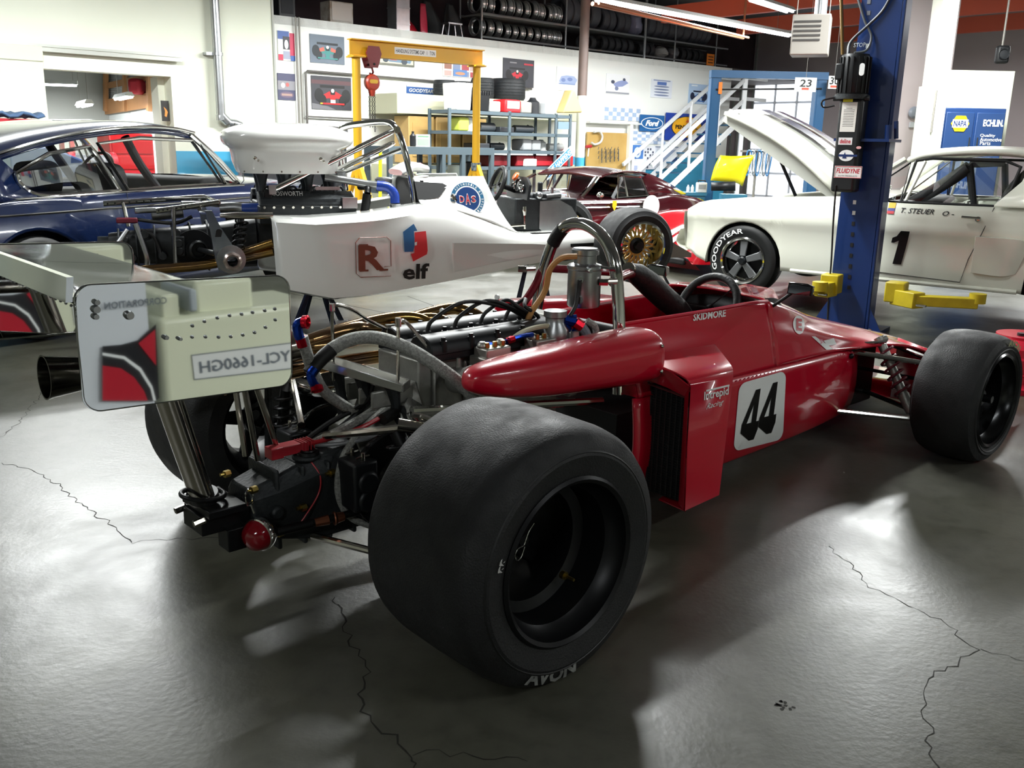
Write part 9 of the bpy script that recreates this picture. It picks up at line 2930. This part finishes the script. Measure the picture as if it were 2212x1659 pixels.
MB().lathe([(0.0, 0.01), (0.05, 0.0), (0.065, 0.02)], (0, -0.065, 0), (0, -1, 0), 18).build('cone', M('grille_black', '1c1e22', 0.7), o)
MB().cyl((0, 0.05, 0.1), (0, 0.05, CEIL - sk0.z), 0.012, n=8).build('bracket', COND, o)
# unit heater with flue
hc = at_y(1752, 78, 11.4)
ht = thing('unit_heater', hc, R(-20), 'grey hanging gas heater with louvred face and flue pipe near the ceiling', 'heater')
HG = M('heater_grey', '9a968f', 0.4, 0.2)
MB().box((0, 0, 0), (0.42, 0.36, 0.44)).build('case', HG, ht, bevel=0.012)
for i in range(5):
 MB().box((-0.04, -0.183, 0.14 - i * 0.05), (0.30, 0.012, 0.022)).build('louvre', M('louvre_dark', '3c3a38', 0.5), ht)
MB().tube([(0.08, 0, 0.22), (0.08, 0, CEIL - hc.z)], 0.07, 16, smooth=False).build('flue', GALV, ht)
for x in (-0.18, 0.18):
 MB().cyl((x, 0, 0.22), (x, 0, CEIL - hc.z), 0.006, n=6).build('hanger', COND, ht)
# lit roll-up doors in the far wall, lattice of the second door leaf
for i, (x0, y0, x1, y1) in enumerate(((1632, 172, 1764, 300),)):
 a, c = far(x0, y0, 0.16), far(x1, y1, 0.16)
 sx0, sx1 = (a - WD * FAR_S).dot(WN), (c - WD * FAR_S).dot(WN)
 top, bot = a.z, 0.0
 b = MB()
 slab(b, WD * (FAR_S - 0.14) + WN * ((sx0 + sx1) / 2) + UZ * (top / 2), WN, UZ, WD, abs(sx1 - sx0), top, 0.06)
 dr = structure('door_2', b, M('door_white', 'd8dadc', 0.5))
 for k in range(5):
  for j in range(3):
   b = MB()
   slab(b, WD * (FAR_S - 0.18) + WN * (min(sx0, sx1) + abs(sx1 - sx0) * (j + 0.5) / 3) + UZ * (top * (k + 0.5) / 5), WN, UZ, WD, abs(sx1 - sx0) / 3 - 0.08, top / 5 - 0.06, 0.02)
   b.build('door_panel', M('daylit_pane', 'f0f2f4', 0.4, emit=('eef4ff', 1.1)), dr)
b = MB()
for i in range(4):
 a = far(1600 + i * 14, 100)
 slab(b, WD * (FAR_S - 0.12) + WN * (a - WD * FAR_S).dot(WN) + UZ * (CEIL / 2), WN, UZ, WD, 0.05, CEIL, 0.05)
structure('trim_6', b, M('grey_trim', 'a8aaa2', 0.5))
# red drum at the right edge of the picture
dr0 = at_z(2228, 852, 0)
o = thing('red_drum', (dr0.x + 0.02, dr0.y + 0.18, 0), 0, 'red plastic drum with a lid at the right edge behind the front tyre', 'drum')
zdt = at_y(2215, 722, dr0.y + 0.18).z
rD = 0.20
MB().lathe([(rD * 0.97, 0.05), (rD, 0.07), (rD, zdt * 0.62), (rD * 0.93, zdt * 0.66), (rD * 0.93, zdt * 0.80), (rD * 0.78, zdt * 0.92), (rD * 0.70, zdt * 0.95), (rD * 0.70, zdt), (0, zdt + 0.004)], (0, 0, 0), (0, 0, 1), 40).build('drum_body', M('drum_red', 'c01c34', 0.35, 0, coat=0.3), o)
MB().lathe([(rD * 1.15, 0.0), (rD * 1.2, 0.03), (rD * 1.1, 0.035), (rD * 0.97, 0.05)], (0, 0, 0), (0, 0, 1), 40).build('drum_base', M('drum_red', 'c01c34', 0.35), o)
MB().cyl((-0.05, -0.05, zdt), (-0.05, -0.05, zdt + 0.016), 0.02, n=12).build('drum_bung', BLACK, o)
MB().lathe([(rD * 1.002, zdt * 0.32), (rD * 1.03, zdt * 0.34), (rD * 1.002, zdt * 0.36)], (0, 0, 0), (0, 0, 1), 40).build('drum_hoop', M('drum_red', 'c01c34', 0.35), o)
# ================================================================== machine tool beside the photographer (seen mirrored in the wing end plate)
def mirrored(x, y, vm):
 """where the view ray, bounced off the end plate (v = 0.40), meets the plane v = vm; car coordinates"""
 d = ray(x, y)
 o = CAM - CAR0
 du, dv, dw = d.dot(CD), d.dot(CR), d.z
 ou, ov, ow = o.dot(CD), o.dot(CR), o.z
 t = (0.40 - ov) / dv
 k = t + (0.40 - vm) / dv
 return ou + du * k, ow + dw * k

VM = 2.55
ma = thing('lathe', CAR0 + CR * VM, PI / 2 - PSI, 'cream machine lathe with a white model-number plate, mirrored in the polished wing end plate', 'machine')
CRM = M('machine_cream', 'dde0c4', 0.35, 0, coat=0.4)

def mm(x, y, o=0.0):
 u, w = mirrored(x, y, VM - o)
 return Vector((u, -o, max(w, 0.0)))

def mbx(name, x0, y0, x1, y1, d0, d1, mat, **k):
 a, c = mm(x0, y0), mm(x1, y1)
 b = rb().box(((a.x + c.x) / 2, (d0 + d1) / 2, (a.z + c.z) / 2), (abs(a.x - c.x), abs(d1 - d0), abs(a.z - c.z)))
 return b.build(name, mat, ma, **k)

mbx('bed_casting', 343, 688, 700, 885, 0, 0.45, CRM, bevel=0.03, seg=4)
mbx('headstock', 430, 612, 562, 690, 0.05, 0.45, CRM, bevel=0.02)
mbx('gear_cover', 352, 640, 395, 690, 0.02, 0.4, CRM, bevel=0.01)
mbx('lever_box', 405, 625, 425, 672, -0.02, 0.3, M('lever_grey', 'a8b0b4', 0.4), bevel=0.01)
q1, q2, q3, q4 = mm(415, 768, 0.004), mm(640, 740, 0.004), mm(640, 795, 0.004), mm(421, 820, 0.004)
b = rb().add([q1, q2, q3, q4], [(0, 1, 2, 3)])
np2 = b.build('model_plate', M('plate_white', 'dfe0dc', 0.4), ma)
rb().tube([q1, q2, q3, q4], 0.003, 5, closed=True, smooth=False).build('plate_border', M('plate_grey', '70767c', 0.4), np2)
ux, uy = (q2 - q1).normalized(), (q1 - q4).normalized()
cq = (q1 + q2 + q3 + q4) / 4 + Vector((0, -0.003, 0))
text('model_number', 'YCL-1660GH', 0.1, cq, -ux, uy, M('plate_ink', '5c646c', 0.4), np2, bold=0.002, flip=True, fit=((q2 - q1).length * 0.88, (q1 - q4).length * 0.5))
ob = thing('machine_cabinet', CAR0 + CR * VM, PI / 2 - PSI, 'white and red machine cabinet mirrored at the left of the end plate', 'machine')

def cabp(name, px, o, mat):
 P = [mm(x, y, o) for x, y in px]
 return rb().add(P, [tuple(range(len(P)))]).build(name, mat, ob)

a, c = mm(120, 560), mm(341, 890)
rb().box(((a.x + c.x) / 2, 0.26, (a.z + c.z) / 2), (abs(a.x - c.x) - 0.01, 0.5, a.z - c.z)).build('cabinet_body', M('cabinet_white', 'd4d8dc', 0.4), ob)
arc = [(222, 748), (262, 745), (300, 735), (338, 700)]
cabp('black_swoosh', arc + [(338, 720), (345, 860), (338, 866), (222, 866)], 0.003, M('swoosh_black', '17181c', 0.35))
cabp('white_swoosh', [(222, 762), (270, 770), (305, 795), (330, 835), (338, 866), (222, 866)], 0.005, WHITE)
cabp('inner_black', [(222, 768), (268, 776), (302, 802), (326, 840), (332, 866), (222, 866)], 0.007, M('swoosh_black', '17181c', 0.35))
cabp('red_panel', [(222, 790), (262, 796), (290, 815), (312, 845), (320, 866), (222, 866)], 0.009, M('swoosh_red', 'b8182c', 0.35))
cabp('red_flash', [(300, 742), (336, 712), (338, 790)], 0.009, M('swoosh_red', 'b8182c', 0.35))
t0 = mm(295, 655, 0.004)
text('maker_name', 'CORPORATION', 0.05, t0, (-1, 0, 0), (0, 0, 1), M('plate_ink', '5c646c', 0.4), ob, bold=0.001, flip=True, fit=(0.26, 0.03))
